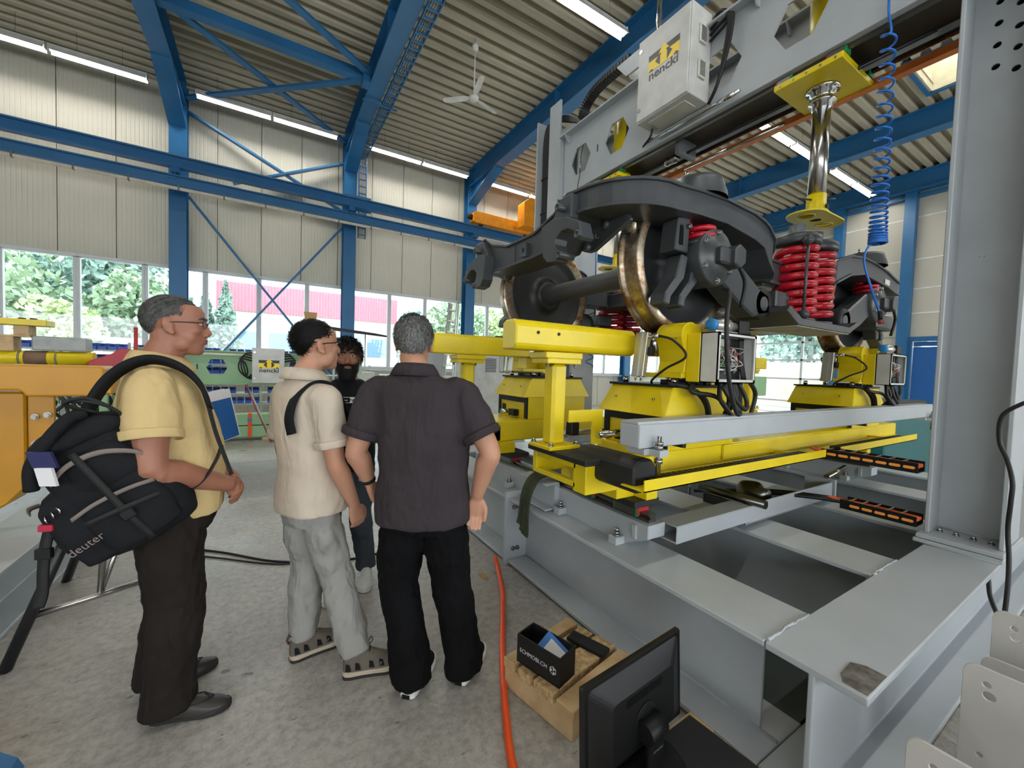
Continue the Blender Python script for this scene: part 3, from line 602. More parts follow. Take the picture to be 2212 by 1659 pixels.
    MB().lathe([(0, -.03), (.03, -.03), (.034, -.02), (.034, .0), (0, .0)], P(2.12, 1.36, 1.782), (1, 0, 0), 20).build('motor_cap', 'cap_blue', t)
    MB().lathe([(.03, 0), (.032, .05), (.042, .055), (.042, .13), (.028, .135), (.028, .2), (0, .2)], P(2.12, 1.36, 1.782), (1, 0, 0), 20).build('gear_motor', 'alu', t)
    bx(2.32, 2.42, 1.32, 1.4, 1.745, 1.82).build('motor_plug', 'black_plastic', t, bevel=.004); bx(2.1, 2.4, 1.33, 1.39, 1.737, 1.75).build('motor_foot', 'steel', t)
    # tilted sensor slide at the left
    u = Vector((-.12, 0, -1)).normalized(); c = Vector(P(1.935, 1.70, 1.61)); n_ = Vector((-1, 0, .12)).normalized()
    MB().obox(c, u*.135, Vector((0, .045, 0)), n_*.018).build('sensor_slide', 'alu', t, bevel=.003); MB().obox(c+n_*.022, u*.135, Vector((0, .01, 0)), n_*.006).build('slide_groove', 'alu', t)
    MB().obox(c-u*.02+Vector((.02, -.04 if not far else .04, 0)), u*.025, Vector((0, .03, 0)), n_*.02).build('sensor_block', 'black_plastic', t, bevel=.003)
    MB().cyl(c-u*.11+Vector((0, -.02, 0)), c-u*.11+Vector((.0, -.12, .0)), .014, 12).build('sensor_head', 'chrome', t)
    for s in (-.02, .02): MB().cyl(c+u*.11+Vector((0, s, 0)), c+u*.16+Vector((0, s, 0)), .006, 8).build('slide_rod', 'chrome', t)
    s_ = 1 if far else -1
    if not far:
        MB().tube(spline([c-u*.11+Vector((0, -.12, 0)), P(1.97, 1.5, 1.69), P(1.99, 1.43, 1.60), P(1.98, 1.55, 1.53), P(2.0, 1.66, 1.46), P(2.02, 1.68, 1.43)], 8), .007, 8).build('sensor_cable', 'black_rubber', t)
        hoses = [[P(2.1, 1.45, 1.455), P(2.05, 1.42, 1.40), P(2.2, 1.36, 1.37), P(2.3, 1.34, 1.25), P(2.35, 1.40, 1.12)],
                 [P(2.2, 1.35, 1.457), P(2.18, 1.33, 1.36), P(2.28, 1.3, 1.25), P(2.42, 1.32, 1.16), P(2.55, 1.36, 1.25), P(2.6, 1.36, 1.38), P(2.5, 1.34, 1.455), P(2.44, 1.34, 1.48)],
                 [P(2.32, 1.35, 1.457), P(2.33, 1.33, 1.36), P(2.42, 1.32, 1.3), P(2.46, 1.34, 1.36), P(2.4, 1.36, 1.457)],
                 [P(2.26, 1.36, 1.457), P(2.28, 1.34, 1.35), P(2.3, 1.4, 1.2)], [P(2.36, 1.36, 1.457), P(2.37, 1.35, 1.36), P(2.38, 1.42, 1.25)], [P(2.0, 1.55, 1.44), P(2.08, 1.46, 1.42), P(2.18, 1.42, 1.35), P(2.24, 1.42, 1.2)],
                 [P(2.05, 1.6, 1.45), P(2.12, 1.5, 1.43), P(2.22, 1.45, 1.33), P(2.27, 1.45, 1.18)]]
        for h in hoses: MB().tube(spline(h, 7), .013, 8).build('hose', 'black_rubber', t)
        bx(2.22, 2.5, 1.36, 1.375, 1.18, 1.235).build('hose_tray', 'yellow', t); bx(2.2, 2.52, 1.36, 1.5, 1.17, 1.185).build('hose_tray', 'yellow', t)
        # energy chain arc in front
        for k in range(14):
            a_ = PI*.05+PI*.62*k/13; p_ = P(2.17-.2*math.cos(a_), 1.44, 1.08+.16*math.sin(a_)); tt = Vector((math.sin(a_), 0, math.cos(a_)))
            MB().obox(p_, tt*.017, Vector((0, .04, 0)), Vector((-tt.z, 0, tt.x))*.016).build('chain_link', 'black_plastic', t)
    return t
lift_unit(2.3, 0, 'yellow lift unit under the front wheel with an open wiring box')
lift_unit(4.86, 0, 'yellow lift unit under the rear wheel, next to the blue door')
lift_unit(2.3, 1, 'yellow lift unit under the far front wheel behind the dark polo man')
lift_unit(4.86, 1, 'yellow lift unit under the far rear wheel, hidden behind the stand')
# ---- long grey side rail with screw feet
t = thing('side_rail', 'long grey hollow rail along the front of the stand', 'rail', (3.6, 1.25, 1.15))
MB().box(1.45, 5.78, 1.25, 1.37, 1.15, 1.262).build('rail_tube', 'grey_paint', t, bevel=.008, seg=2); MB().box(1.45, 5.78, 1.262, 1.36, 1.262, 1.274).build('rail_strip', 'grey_paint', t)
for x in (1.55, 5.6):
    MB().box(x-.06, x+.06, 1.25, 1.36, 1.118, 1.148).build('foot_plate', 'grey_paint', t, bevel=.003)
    MB().cyl((x, 1.22, 1.03), (x, 1.22, 1.21), .011, 10).cyl((x, 1.22, 1.148), (x, 1.22, 1.168), .02, 6).cyl((x, 1.22, 1.17), (x, 1.22, 1.185), .02, 6).cyl((x, 1.22, 1.085), (x, 1.22, 1.105), .02, 6).build('adjusting_screw', 'steel', t)
    MB().box(x-.03, x+.03, 1.19, 1.26, 1.118, 1.148).build('foot_lug', 'grey_paint', t)
# ---- yellow cable trays with ribbed energy chain
t = thing('cable_tray', 'yellow folded cable tray along the front of the stand', 'cable tray', (3.3, 1.2, .96))
for (a, b) in ((1.44, 3.24), (3.48, 5.1)):
    MB().box(a, b, 1.2, 1.206, .965, 1.02).box(a, b, 1.2, 1.34, .965, .971).build('tray_sheet', 'yellow', t)
    n = int((b-a-.2)/.045); lk = MB().box(-.017, .017, -.04, .04, 0, .03).build('chain_link', 'black_plastic', t, bevel=.003)
    for q in range(n):
        o = lk if q == 0 else inst(lk, (0, 0, 0))
        o.matrix_parent_inverse = Matrix.Translation(-Vector(t.location)); o.location = (a+.12+q*.045, 1.27, .972)
for x in (1.5, 3.2, 5.0): MB().box(x-.02, x+.02, 1.3, 1.55, .945, .965).build('tray_bracket', 'yellow', t)
# ---- open cable carriers with orange slots
mat('slot_orange', (250, 160, 70), .5, var=.03); mat('cable_orange', (222, 92, 30), .45)
def carrier(y0, y1, z, x, label):
    t = thing('cable_carrier', label, 'cable carrier', (x, (y0+y1)/2, z))
    MB().box(x-.006, x, y0, y1, z, z+.062).build('side_plate', 'black_plastic', t); MB().box(x+.12, x+.126, y0, y1, z, z+.062).build('side_plate', 'black_plastic', t); MB().box(x, x+.12, y0, y1, z, z+.006).build('bottom_plate', 'black_plastic', t)
    n = int((y1-y0)/.066)
    for k in range(n):
        c = y0+.04+k*.066; m = MB(); w_ = .019; r_ = .0085
        poly = [(c+w_*s+r_*math.cos(a), z+.031+r_*math.sin(a)) for s, aa in ((1, -PI/2), (-1, PI/2)) for a in [aa+PI*i/6 for i in range(7)]]
        m.prism(poly, 'x', x-.0085, x-.006).build('slot', 'slot_orange', t)
        MB().box(x, x+.12, c+.03, c+.037, z+.055, z+.062).build('crossbar', 'alu', t)
    for q in range(3): MB().tube(spline([(x+.02+q*.03, y0, z+.04), (x+.03+q*.028, (y0+y1)/2, z+.042), (x+.02+q*.03, y1, z+.04), (x+.03, y1+.08, z+.05)], 6), .011, 8).build('cable', 'cable_orange', t)
    return t
carrier(.775, 1.27, .945, 3.36, 'upper black cable carrier with orange slots beside the near column')
carrier(.775, 1.16, .61, 3.40, 'lower black cable carrier with orange slots beside the near column')
o = MB()
t = thing('black_cable_bundle', 'bundle of black cables running out of the lower carrier', 'cables', (3.3, 1.4, .6))
for q in range(4): MB().tube(spline([(3.42+q*.03, 1.12, .65), (3.36+q*.03, 1.3, .645), (3.2+q*.04, 1.6, .62), (3.0, 2.0, .55)], 7), .012, 8).build('cable', 'black_rubber', t)
# ---- gantry: columns, castellated girders, trolleys
gx0, gx1 = 3.48, 3.88
def column(y0, y1, label, holes):
    t = thing('gantry_column', label, 'column', (3.68, (y0+y1)/2, .52))
    zt = 4.75
    MB().box(gx0, gx1, y0, y0+.022, .575, zt).build('flange', 'grey_paint', t, bevel=.004); MB().box(gx0, gx1, y1-.022, y1, .575, zt).build('flange', 'grey_paint', t, bevel=.004)
    hs = []
    if holes:
        for yy, zz in ((.64, 3.626), (.64, 3.50), (.64, 3.375), (.56, 3.56), (.56, 3.44), (.56, 3.32), (.64, 3.75), (.56, 3.69)): hs.append(circ(yy, zz, .018))
        for yy in (.645, .625): hs.append(circ(yy, 2.26, .006, 8))
    MB().plate([(y0+.022, .575), (y1-.022, .575), (y1-.022, zt), (y0+.022, zt)], hs, 'x', 3.672, 3.69).build('web', 'grey_paint', t)
    MB().box(3.75, 3.76, y0+.03, y1-.03, 3.0, 4.0).build('hole_darkener', 'grey_dark', t)  # added dark plate behind the web so its holes read dark
    MB().box(3.41, 3.95, y0-.01, y1+.02, .548, .575).build('base_plate', 'grey_paint', t, bevel=.004); MB().box(3.40, 3.96, y0-.01, y1+.03, .522, .546).build('base_plate', 'grey_paint', t, bevel=.004)
    for k in range(4): bolt((3.57, y0+.06+k*.07, .575), (0, 0, 1), .012, .02, t)
    MB().tube([(3.67, y0+.03, .58), (3.67, y1-.03, .58)], .008, 6).build('weld_seam', 'weld', t); MB().tube([(3.405, y0, .524), (3.405, y1, .524)], .007, 6).build('weld_seam', 'weld', t)
column(.44, .76, 'near grey gantry column with bolt holes at the right edge', True)
column(4.2, 4.52, 'far grey gantry column standing behind the bogie', False)
gt = thing('gantry_girder', 'grey castellated double girder of the gantry with hexagon holes', 'girder', (3.68, YC, 3.84))
HC = [1.6-.62+.62*k for k in range(0, 6)]
HC = [4.08-.62*k for k in range(6)]
for gx in (3.42, 3.94):
    hs = [[(c-.185, 4.2), (c-.09, 4.03), (c+.09, 4.03), (c+.185, 4.2), (c+.09, 4.37), (c-.09, 4.37)] for c in HC]
    MB().plate([(.5, 3.86), (4.42, 3.86), (4.42, 4.6), (.5, 4.6)], hs, 'x', gx-.008, gx+.008).build('web', 'grey_paint', gt)
    MB().box(gx-.1 if gx < 3.6 else gx-.1, gx+.1, .5, 4.43, 4.59, 4.612).build('top_flange', 'grey_paint', gt, bevel=.003)
    MB().box(gx-.02, gx+.1 if gx < 3.6 else gx+.02, .5, 4.43, 3.84, 3.862).build('bottom_flange', 'grey_paint', gt, bevel=.003)
    for yy in (4.3, 1.9): MB().prism([(gx-.1, 4.59), (gx-.008, 4.59), (gx-.008, 4.5), (gx-.05, 4.5)], 'y', yy, yy+.012).build('rib', 'grey_paint', gt)
for gx in (3.47, 3.89):
    MB().box(gx-.016, gx+.016, .8, 4.4, 3.815, 3.84).build('guide_rail', 'guide_steel', gt)
MB().box(3.97, 3.985, .8, 4.3, 3.735, 3.815).box(3.92, 3.985, .8, 4.3, 3.73, 3.737).build('orange_band', 'orange_band', gt)['label'] = 'orange underside band'
MB().box(3.5, 3.86, .8, 4.4, 3.88, 3.89).build('cover_sheet', mat('sheet_dark', (70, 68, 64), .35, metal=.5), gt)
MB().cyl((3.66, .9, 3.76), (3.66, 4.2, 3.76), .014, 10).build('spindle', 'dark_steel', gt)
MB().cyl((3.36, 2.0, 3.88), (3.36, 3.0, 3.88), .014, 10).cyl((3.36, 2.04, 3.88), (3.36, 2.2, 3.88), .02, 10).build('lamp_tube', 'chrome', gt)
MB().cyl((3.9, 1.9, 3.74), (3.9, 2.9, 3.74), .014, 10).build('lamp_tube', 'chrome', gt)
MB().lathe([(0, -.05), (.03, -.05), (.045, 0), (.03, .06), (.045, .08), (.03, .12), (0, .12)], (3.66, 2.85, 3.76), (0, 1, 0), 16).build('coupling', 'steel', gt)
MB().box(3.52, 3.8, 2.7, 2.74, 3.72, 3.88).build('bearing_plate', 'grey_dark', gt)
MB().box(3.34, 3.5, 4.43, 4.45, 3.8, 4.65).build('end_plate', 'grey_paint', gt)
text_mesh('1', .12, 'black_plastic', 'number', gt, frame_mat((3.411, 3.77, 4.2), (0, -1, 0), (0, 0, 1)), bold=.002)
# end tower with cables at the far end
t = thing('cable_tower', 'grey vertical cable channel with black cables at the girder end', 'cable channel', (3.43, 4.8, 3.0))
MB().box(3.41, 3.44, 4.54, 4.78, 3.55, 5.2).build('channel_plate', 'grey_paint', t, bevel=.003); MB().box(3.42, 3.8, 5.08, 5.11, 3.55, 5.15).build('channel_plate', 'grey_paint', t); MB().box(3.78, 3.8, 4.5, 5.1, 3.55, 5.1).build('channel_plate', 'grey_paint', t)
MB().box(3.44, 3.8, 4.46, 4.6, 3.9, 3.96).build('tower_arm', 'grey_paint', t)
for q in range(9):
    xx = 3.5+.0*q; yy = 4.8+.028*q
    MB().tube(spline([(xx, yy, 3.6), (xx, yy, 4.2), (xx, yy, 4.9), (xx+.02, yy-.12, 5.05+.004*q), (xx+.05, 4.5, 5.0-.01*q), (xx+.08, 4.2, 4.75)], 6), .013, 8).build('cable', 'black_rubber', t)
for z in (3.8, 4.3): MB().box(3.48, 3.53, 4.78, 5.05, z, z+.02).build('cable_tie', 'black_plastic', t)
# energy chain arching over the girder
t = thing('energy_chain', 'black arched energy chain on top of the gantry girder', 'energy chain', (3.6, 3.9, 4.62))
pts = spline([(3.66, 4.25, 4.64), (3.66, 4.36, 4.85), (3.66, 4.32, 5.05), (3.66, 4.12, 5.17), (3.66, 3.85, 5.2), (3.66, 3.5, 5.2)], 7)
for i in range(len(pts)-1):
    d = (pts[i+1]-pts[i]); MB().obox((pts[i]+pts[i+1])/2, d*.44, Vector((.06, 0, 0)), d.normalized().cross(Vector((1, 0, 0)))*.034).build('chain_link', 'black_plastic', t, bevel=.003)
MB().box(3.56, 3.78, 3.1, 3.65, 5.13, 5.14).build('chain_tray', 'grey_paint', t); MB().prism([(3.1, 5.13), (3.2, 4.95), (3.5, 4.95), (3.65, 5.13)], 'x', 3.56, 3.565).build('tray_bracket', 'grey_paint', t); MB().box(3.56, 3.6, 3.25, 3.3, 4.61, 5.13).build('tray_post', 'grey_paint', t)
for q in range(5): MB().tube(spline([(3.62+.02*q, 3.6, 5.16), (3.62+.02*q, 3.35, 5.2), (3.62+.02*q, 3.12, 5.15), (3.6+.02*q, 3.0, 5.0)], 6), .01, 6).build('cable', 'black_rubber', t)
# trolleys with yellow plate, lifting cylinder and spreader
def trolley(y, label, full):
    cx = 3.68; t = thing('press_trolley', label, 'press', (cx, y, 2.6), 'gantry presses')
    MB().box(3.405, 3.955, y-.225, y+.225, 3.74, 3.785).build('trolley_plate', 'yellow', t, bevel=.004)
    for sx in (3.47, 3.89):
        for sy in (-.17, .17): MB().box(sx-.04, sx+.04, y+sy-.05, y+sy+.05, 3.785, 3.83).build('guide_carriage', 'guide_steel', t, bevel=.003); MB().box(sx-.04, sx+.04, y+sy-.06, y+sy-.05, 3.785, 3.83).build('carriage_seal', 'rail_green', t); MB().box(sx-.035, sx+.035, y+sy+.05, y+sy+.062, 3.787, 3.828).build('carriage_cap', 'rail_red', t)
    for k in range(5): bolt((3.405, y-.18+k*.09, 3.762), (-1, 0, 0), .006, .008, t)
    MB().lathe([(0, 0), (.11, 0), (.11, -.02), (.085, -.025), (.085, -.05), (.07, -.055), (.07, -.09), (.09, -.095), (.09, -.11), (.065, -.115), (.065, -.15), (0, -.15)], (cx, y, 3.74), (0, 0, 1), 32).build('gland', 'chrome', t)
    for k in range(10):
        a = 2*PI*k/10; bolt((cx+.1*math.cos(a), y+.1*math.sin(a), 3.72), (0, 0, -1), .006, .008, t)
    MB().cyl((cx, y, 3.785), (cx, y, 4.56), .11, 32).build('cylinder_body', 'yellow', t)
    zb = 2.91
    MB().cyl((cx, y, zb), (cx, y, 3.6), .06, 32).build('piston_rod', 'steel', t)
    MB().lathe([(0, 0), (.066, 0), (.066, -.1), (.075, -.12), (.11, -.17), (.0, -.17)], (cx, y, zb+.02), (0, 0, 1), 32).build('spreader_neck', 'yellow', t)
    z = 2.75; r_ = .13; d = .15
    # two-lobed spreader plate along x with holes
    out = []
    for i in range(13): a = -PI/2+PI*i/12; out.append((cx+d+r_*math.cos(a), y+r_*math.sin(a)))
    for i in range(13): a = PI/2+PI*i/12; out.append((cx-d+r_*math.cos(a), y+r_*math.sin(a)))
    MB().plate(out, [circ(cx-d, y, .052), circ(cx+d, y, .052), circ(cx, y, .04)], 'z', z-.012, z).build('spreader_plate', 'yellow', t)
    MB().cyl((cx, y, z-.002), (cx, y, z+.0015), .039, 24).build('dark_bore', 'black_plastic', t)  # black disc paints the shade inside the centre hole
    for sx in (-1, 1): MB().lathe([(.052, -.012), (.06, -.012), (.06, .012), (.052, .012)], (cx+sx*d, y, z-.004), (0, 0, 1), 24).build('ring', mat('brass_yellow', (220, 205, 90), .35), t)
    MB().add([(cx-.05, y-.05, z+.06), (cx+.05, y-.05, z+.06), (cx+.05, y+.05, z+.06), (cx-.05, y+.05, z+.06), (cx-.17, y-.1, z+.001), (cx+.17, y-.1, z+.001), (cx+.17, y+.1, z+.001), (cx-.17, y+.1, z+.001)], [(0, 1, 2, 3), (4, 7, 6, 5), (0, 4, 5, 1), (1, 5, 6, 2), (2, 6, 7, 3), (3, 7, 4, 0)]).build('spreader_hub', 'yellow', t, bevel=.01)
    MB().box(cx-.02, cx+.02, y-.082, y-.07, zb-.1, zb-.07).build('sensor', 'black_plastic', t); MB().cyl((cx+.08, y-.02, zb), (cx+.17, y-.06, zb+.02), .007, 8).build('locking_pin', 'dark_steel', t); MB().cyl((cx-.17, y+.04, zb-.03), (cx-.08, y, zb-.03), .007, 8).build('locking_pin', 'dark_steel', t)
    for q in range(2): MB().tube(spline([(cx-.1-.03*q, y-.2, 4.5), (cx-.13-.03*q, y-.22, 4.3), (cx-.13-.03*q, y-.2, 4.05), (cx-.1, y-.15, 3.9)], 6), .014, 8).build('cable', 'black_rubber', t)
trolley(1.53, 'chrome press cylinder with yellow spreader above the near red springs', True)
trolley(3.62, 'far press cylinder with yellow spreader behind the front wheel', False)
# electrical cabinet on the girder
def logo(parent, o, xr, yu, w_):
    """arrow emblem with a lower-case name, built of thin plates; o = centre, xr right, yu up, w_ width"""
    M_ = frame_mat(o, xr, yu); s = w_/2
    def pl(pts, z, material, nm):
        m = MB(); v = [M_ @ Vector((x*s, y*s, z)) for x, y in pts]; m.add(v, [tuple(range(len(v)))]); return m.build(nm, material, parent, fix=False)
    mat('logo_yellow', (250, 214, 10), .4, var=.02); mat('logo_black', (18, 18, 18), .4, var=.05)
    pl([(-1, .1), (1, .1), (1, .55), (-1, .55)], .001, 'logo_black', 'logo_bar')
    pl([(-1, -.35), (1, -.35), (1, .22), (-1, .22)], .0014, 'logo_yellow', 'logo_field')
    pl([(-.55, .02), (-.22, -.32), (-.22, .3), (-.3, .3)], .0018, 'logo_black', 'logo_wedge'); pl([(.55, .02), (.3, .3), (.22, .3), (.22, -.32)], .0018, 'logo_black', 'logo_wedge')
    pl([(-.17, -.35), (.17, -.35), (.17, .3), (.35, .3), (0, .72), (-.35, .3), (-.17, .3)], .0022, 'logo_yellow', 'logo_arrow')
    for sx in (-1, 1): pl([(sx*.8, -.22), (sx*.62, -.36), (sx*.98, -.36)], .0022, 'logo_black', 'logo_dot')
    text_mesh('nencki', .66*s, 'logo_black', 'logo_name', parent, M_ @ Matrix.Translation((0, -.62*s, .001)) @ Matrix.Diagonal((1.12, 1, 1, 1)), depth=.0005, bold=.012*s)
t = thing('switch_cabinet', 'light grey switch cabinet with arrow logo on the gantry girder', 'cabinet', (3.25, 2.6, 3.95))
MB().box(3.12, 3.4, 2.316, 2.9, 3.95, 4.735).build('cabinet_body', 'panel_grey', t, bevel=.008, seg=2)
MB().box(3.105, 3.12, 2.325, 2.89, 3.96, 4.725).build('cabinet_door', 'panel_grey', t, bevel=.006)
for z in (4.06, 4.62): MB().cyl((3.105, 2.86, z), (3.098, 2.86, z), .018, 16).build('lock', 'steel', t)
mat('vent_cream', (206, 203, 190), .5)
for z in (4.12, 4.42):
    v = MB().box(3.22, 3.32, 2.298, 2.316, z, z+.16).build('vent', 'vent_cream', t, bevel=.006)
    for k in range(8): MB().box(3.235, 3.305, 2.294, 2.299, z+.02+k*.016, z+.027+k*.016).build('vent_slat', 'grey_dark', v)
logo(t, (3.1045, 2.59, 4.42), (0, -1, 0), (0, 0, 1), .34)
MB().box(3.18, 3.34, 2.4, 2.8, 3.942, 3.95).build('gland_plate', 'vent_cream', t)
t = thing('cabinet_cables', 'black hoses looping from the gantry cabinet over its right side', 'cables', (3.38, 2.2, 4.2))
for q in range(4): MB().tube(spline([(3.36, 2.3, 4.62-.05*q), (3.35, 2.2-.01*q, 4.66-.05*q), (3.34, 2.12-.012*q, 4.55), (3.34, 2.14-.01*q, 4.3), (3.35, 2.2, 4.05), (3.38, 2.3, 3.93)], 7), .014, 8).build('hose', 'black_rubber', t)
MB().tube(spline([(3.3, 2.85, 3.95), (3.3, 2.88, 3.88), (3.32, 2.98, 3.84), (3.36, 2.96, 3.9), (3.36, 2.9, 3.9)], 6), .01, 8).build('hose', 'black_rubber', t)
# blue coiled air hose
t = thing('coiled_hose', 'blue coiled air hose hanging from the gantry girder', 'hose', (3.35, 1.04, 1.9))
mat('hose_blue', (26, 104, 190), .3, var=.05)
pts = []; turns = 29; N_ = turns*16
for i in range(N_+1):
    s = i/N_; z = 3.72-1.32*(1-(1-s)**2.1)-.02*s
    a = 2*PI*turns*s; r_ = .036+.009*s; pts.append((3.35+r_*math.cos(a), 1.045-.012*s+r_*math.sin(a), z))
top = spline([(3.36, 1.06, 4.0), (3.37, 1.06, 3.85), (3.39, 1.05, 3.76), pts[0]], 5)[:-1]
bot = spline([pts[-1], (3.33, 1.06, 2.38), (3.31, 1.085, 2.28), (3.34, 1.05, 2.1), (3.35, 1.0, 1.93)], 6)[1:]
MB().tube(top+[Vector(p) for p in pts]+bot, .0068, 7).build('hose_coil', 'hose_blue', t)
MB().cyl((3.35, 1.0, 1.94), (3.352, .995, 1.885), .012, 10).build('hose_fitting', 'black_plastic', t); MB().cyl((3.352, .995, 1.885), (3.352, .99, 1.86), .016, 10).build('hose_plug', mat('plug_red', (120, 30, 40), .4), t)
t = thing('coiled_hose', 'far blue coiled hose hanging behind the front wheel', 'hose', (3.55, 3.6, 1.6))
pts = [(3.62+.05*math.cos(2*PI*10*i/120), 4.0+.05*math.sin(2*PI*10*i/120), 2.75-1.2*i/120) for i in range(121)]
MB().tube(spline([(3.62, 4.02, 3.85), (3.66, 4.0, 3.3)], 4)[:-1]+[Vector(p) for p in pts], .008, 6).build('hose_coil', 'hose_blue', t)
t = thing('signal_cable', 'thin cable with connector hanging at the left hexagon hole', 'cable', (3.38, 4.0, 3.9))
MB().tube(spline([(3.40, 4.02, 4.36), (3.395, 4.06, 4.2), (3.39, 4.06, 4.0), (3.38, 4.08, 3.85), (3.4, 4.1, 3.75)], 6), .005, 6).build('cord', 'black_rubber', t); MB().cyl((3.393, 4.06, 4.18), (3.39, 4.06, 4.05), .012, 8).build('connector', 'steel', t)
# steel pole above the chain
o = MB().cyl((3.68, 3.15, 4.62), (3.68, 3.15, 6.1), .03, 16).build('guide_pole', 'chrome'); tag(o, 'bright steel pole rising from the gantry behind the cabinet', 'pole')
# black loose cable at the near column
o = MB().tube(spline([(3.3, .36, 1.42), (3.29, .40, 1.40), (3.3, .46, 1.33), (3.32, .465, 1.2), (3.3, .43, 1.1), (3.27, .405, 1.0), (3.27, .405, .9), (3.29, .41, .75), (3.26, .395, .6), (3.2, .385, .47), (3.16, .385, .33), (3.2, .40, .3), (3.3, .45, .36), (3.34, .47, .45)], 8), .010, 8).build('power_cable', 'black_rubber'); tag(o, 'black power cable hanging down the near gantry column', 'cable')

o = MB().tube(spline([(2.13, 1.30, 1.97), (2.08, 1.24, 1.93), (2.06, 1.235, 1.78), (2.09, 1.235, 1.55), (2.14, 1.235, 1.40), (2.2, 1.235, 1.295), (2.24, 1.24, 1.30), (2.2, 1.27, 1.36), (2.16, 1.3, 1.44)], 8), .012, 8).build('air_hose', 'black_rubber'); tag(o, 'black hose hanging in front of the open wiring box', 'hose')
# ================================================================== railway bogie
mat('bogie_black', (60, 63, 66), .38, var=.15, scale=4, bump=.08, bscale=40); mat('wheel_face', (44, 45, 46), .42, var=.2, scale=5)
mat('spring_red', (178, 16, 34), .28, var=.08); mat('axle_grey', (74, 75, 76), .4, var=.1)
def rust_tread():
    m = mat('tread', (186, 172, 150), .3, metal=1, var=.1); m = MATS['tread']; nt = m.node_tree; N = nt.nodes; L = nt.links; b = N['Principled BSDF']
    tc = [n for n in N if n.type == 'TEX_COORD'][0]; n = N.new('ShaderNodeTexNoise'); n.inputs['Scale'].default_value = 5; n.inputs['Detail'].default_value = 8; n.inputs['Roughness'].default_value = .7
    L.new(tc.outputs['Object'], n.inputs['Vector']); r = N.new('ShaderNodeValToRGB'); r.color_ramp.elements[0].position = .42; r.color_ramp.elements[1].position = .62
    r.color_ramp.elements[0].color = lin((120, 84, 46)); r.color_ramp.elements[1].color = lin((200, 190, 172)); L.new(n.outputs['Fac'], r.inputs['Fac']); L.new(r.outputs[0], b.inputs['Base Color'])
    q = N.new('ShaderNodeMapRange'); q.inputs['From Min'].default_value = .4; q.inputs['From Max'].default_value = .65; q.inputs['To Min'].default_value = .5; q.inputs['To Max'].default_value = .22; L.new(n.outputs['Fac'], q.inputs['Value']); L.new(q.outputs[0], b.inputs['Roughness'])
rust_tread()
ZA = 2.205
def wheelset(x, label):
    t = thing('wheelset', label, 'wheelset', (x, YC, ZA-.46), 'bogie wheelsets')
    ax = MB().lathe([(0, -.98), (.06, -.98), (.06, -.82), (.075, -.80), (.095, -.78), (.095, -.62), (.082, -.55), (.08, 0), (.082, .55), (.095, .62), (.095, .78), (.075, .80), (.06, .82), (.06, .98), (0, .98)], (x, YC, ZA), (0, 1, 0), 32).build('axle', 'axle_grey', t)
    MB().lathe([(.0815, -.12), (.0818, .02)], (x, YC+.1, ZA), (0, 1, 0), 10, a0=.3, a1=1.3).build('axle_plate', 'panel_grey', ax)
    for s in (-1, 1):
        c = (x, YC+s*.68, ZA); a = (0, s, 0)      # t runs outward from the flange back
        d = MB().lathe([(.09, -.04), (.125, -.04), (.135, -.02), (.15, .012), (.20, .035), (.25, .03), (.30, .042), (.355, .03), (.385, .004), (.40, 0), (.40, .135), (.385, .125), (.36, .085), (.25, .075), (.17, .085), (.14, .14), (.125, .15), (.09, .15)], c, a, 64).build('wheel_disc', 'wheel_face', t)
        MB().lathe([(.40, 0), (.47, .0), (.487, .006), (.491, .014), (.486, .026), (.47, .034), (.462, .045), (.459, .09), (.455, .128), (.449, .135), (.40, .135)], c, a, 72).build('tread', 'tread', d)
        # axle box outboard with cover, bolts and earthing plug
        bx_ = MB().lathe([(.09, .17), (.16, .17), (.17, .18), (.17, .33), (.16, .345), (.125, .345), (.12, .36), (0, .365)], c, a, 32).build('axle_box', 'bogie_black', t)
        yo = YC+s*(.68+.345)
        for k in range(6):
            q = PI/6+k*PI/3; bolt((x+.142*math.cos(q), yo, ZA+.142*math.sin(q)), (0, s, 0), .013, .018, bx_)
        MB().prism([(x+.04, ZA-.05), (x+.10, ZA-.07), (x+.15, ZA-.03), (x+.15, ZA+.05), (x+.09, ZA+.075), (x+.04, ZA+.04)], 'y', *sorted((yo, yo+s*.09))).build('earthing_plug', 'bogie_black', t, bevel=.008)
        MB().prism([(x-.05, ZA-.05), (x+.05, ZA-.05), (x+.05, ZA+.05), (x-.05, ZA+.05)], 'y', *sorted((yo, yo+s*.06))).build('sensor_housing', 'bogie_black', t, bevel=.012)
        MB().tube(spline([(x+.12, yo+s*.07, ZA-.06), (x+.2, yo+s*.06, ZA-.14), (x+.22, yo+s*.03, ZA-.28)], 6), .012, 8).build('earthing_cable', 'black_rubber', t)
    return t
X1, X2 = 2.3, 4.86
wheelset(X1, 'front wheelset with shiny rusty tread resting on the rollers'); wheelset(X2, 'rear wheelset half hidden behind the red springs')
bg_ = thing('bogie_frame', 'dark grey railway bogie frame with curved side beams', 'bogie', (3.6, YC, 1.86))
near = [(x_, a_+.035, b_+.035) for x_, a_, b_ in [(1.93, 2.50, 2.365), (2.1, 2.515, 2.38), (2.37, 2.527, 2.386), (2.68, 2.513, 2.352), (2.8, 2.49, 2.32), (2.86, 2.465, 2.24), (2.92, 2.41, 2.18), (2.99, 2.355, 2.165), (3.1, 2.32, 2.16), (3.6, 2.31, 2.15), (3.98, 2.33, 2.16), (4.06, 2.39, 2.19), (4.13, 2.46, 2.27), (4.2, 2.50, 2.34), (4.45, 2.527, 2.386), (4.7, 2.52, 2.37), (5.0, 2.49, 2.35), (5.2, 2.45, 2.32), (5.33, 2.43, 2.31)]]
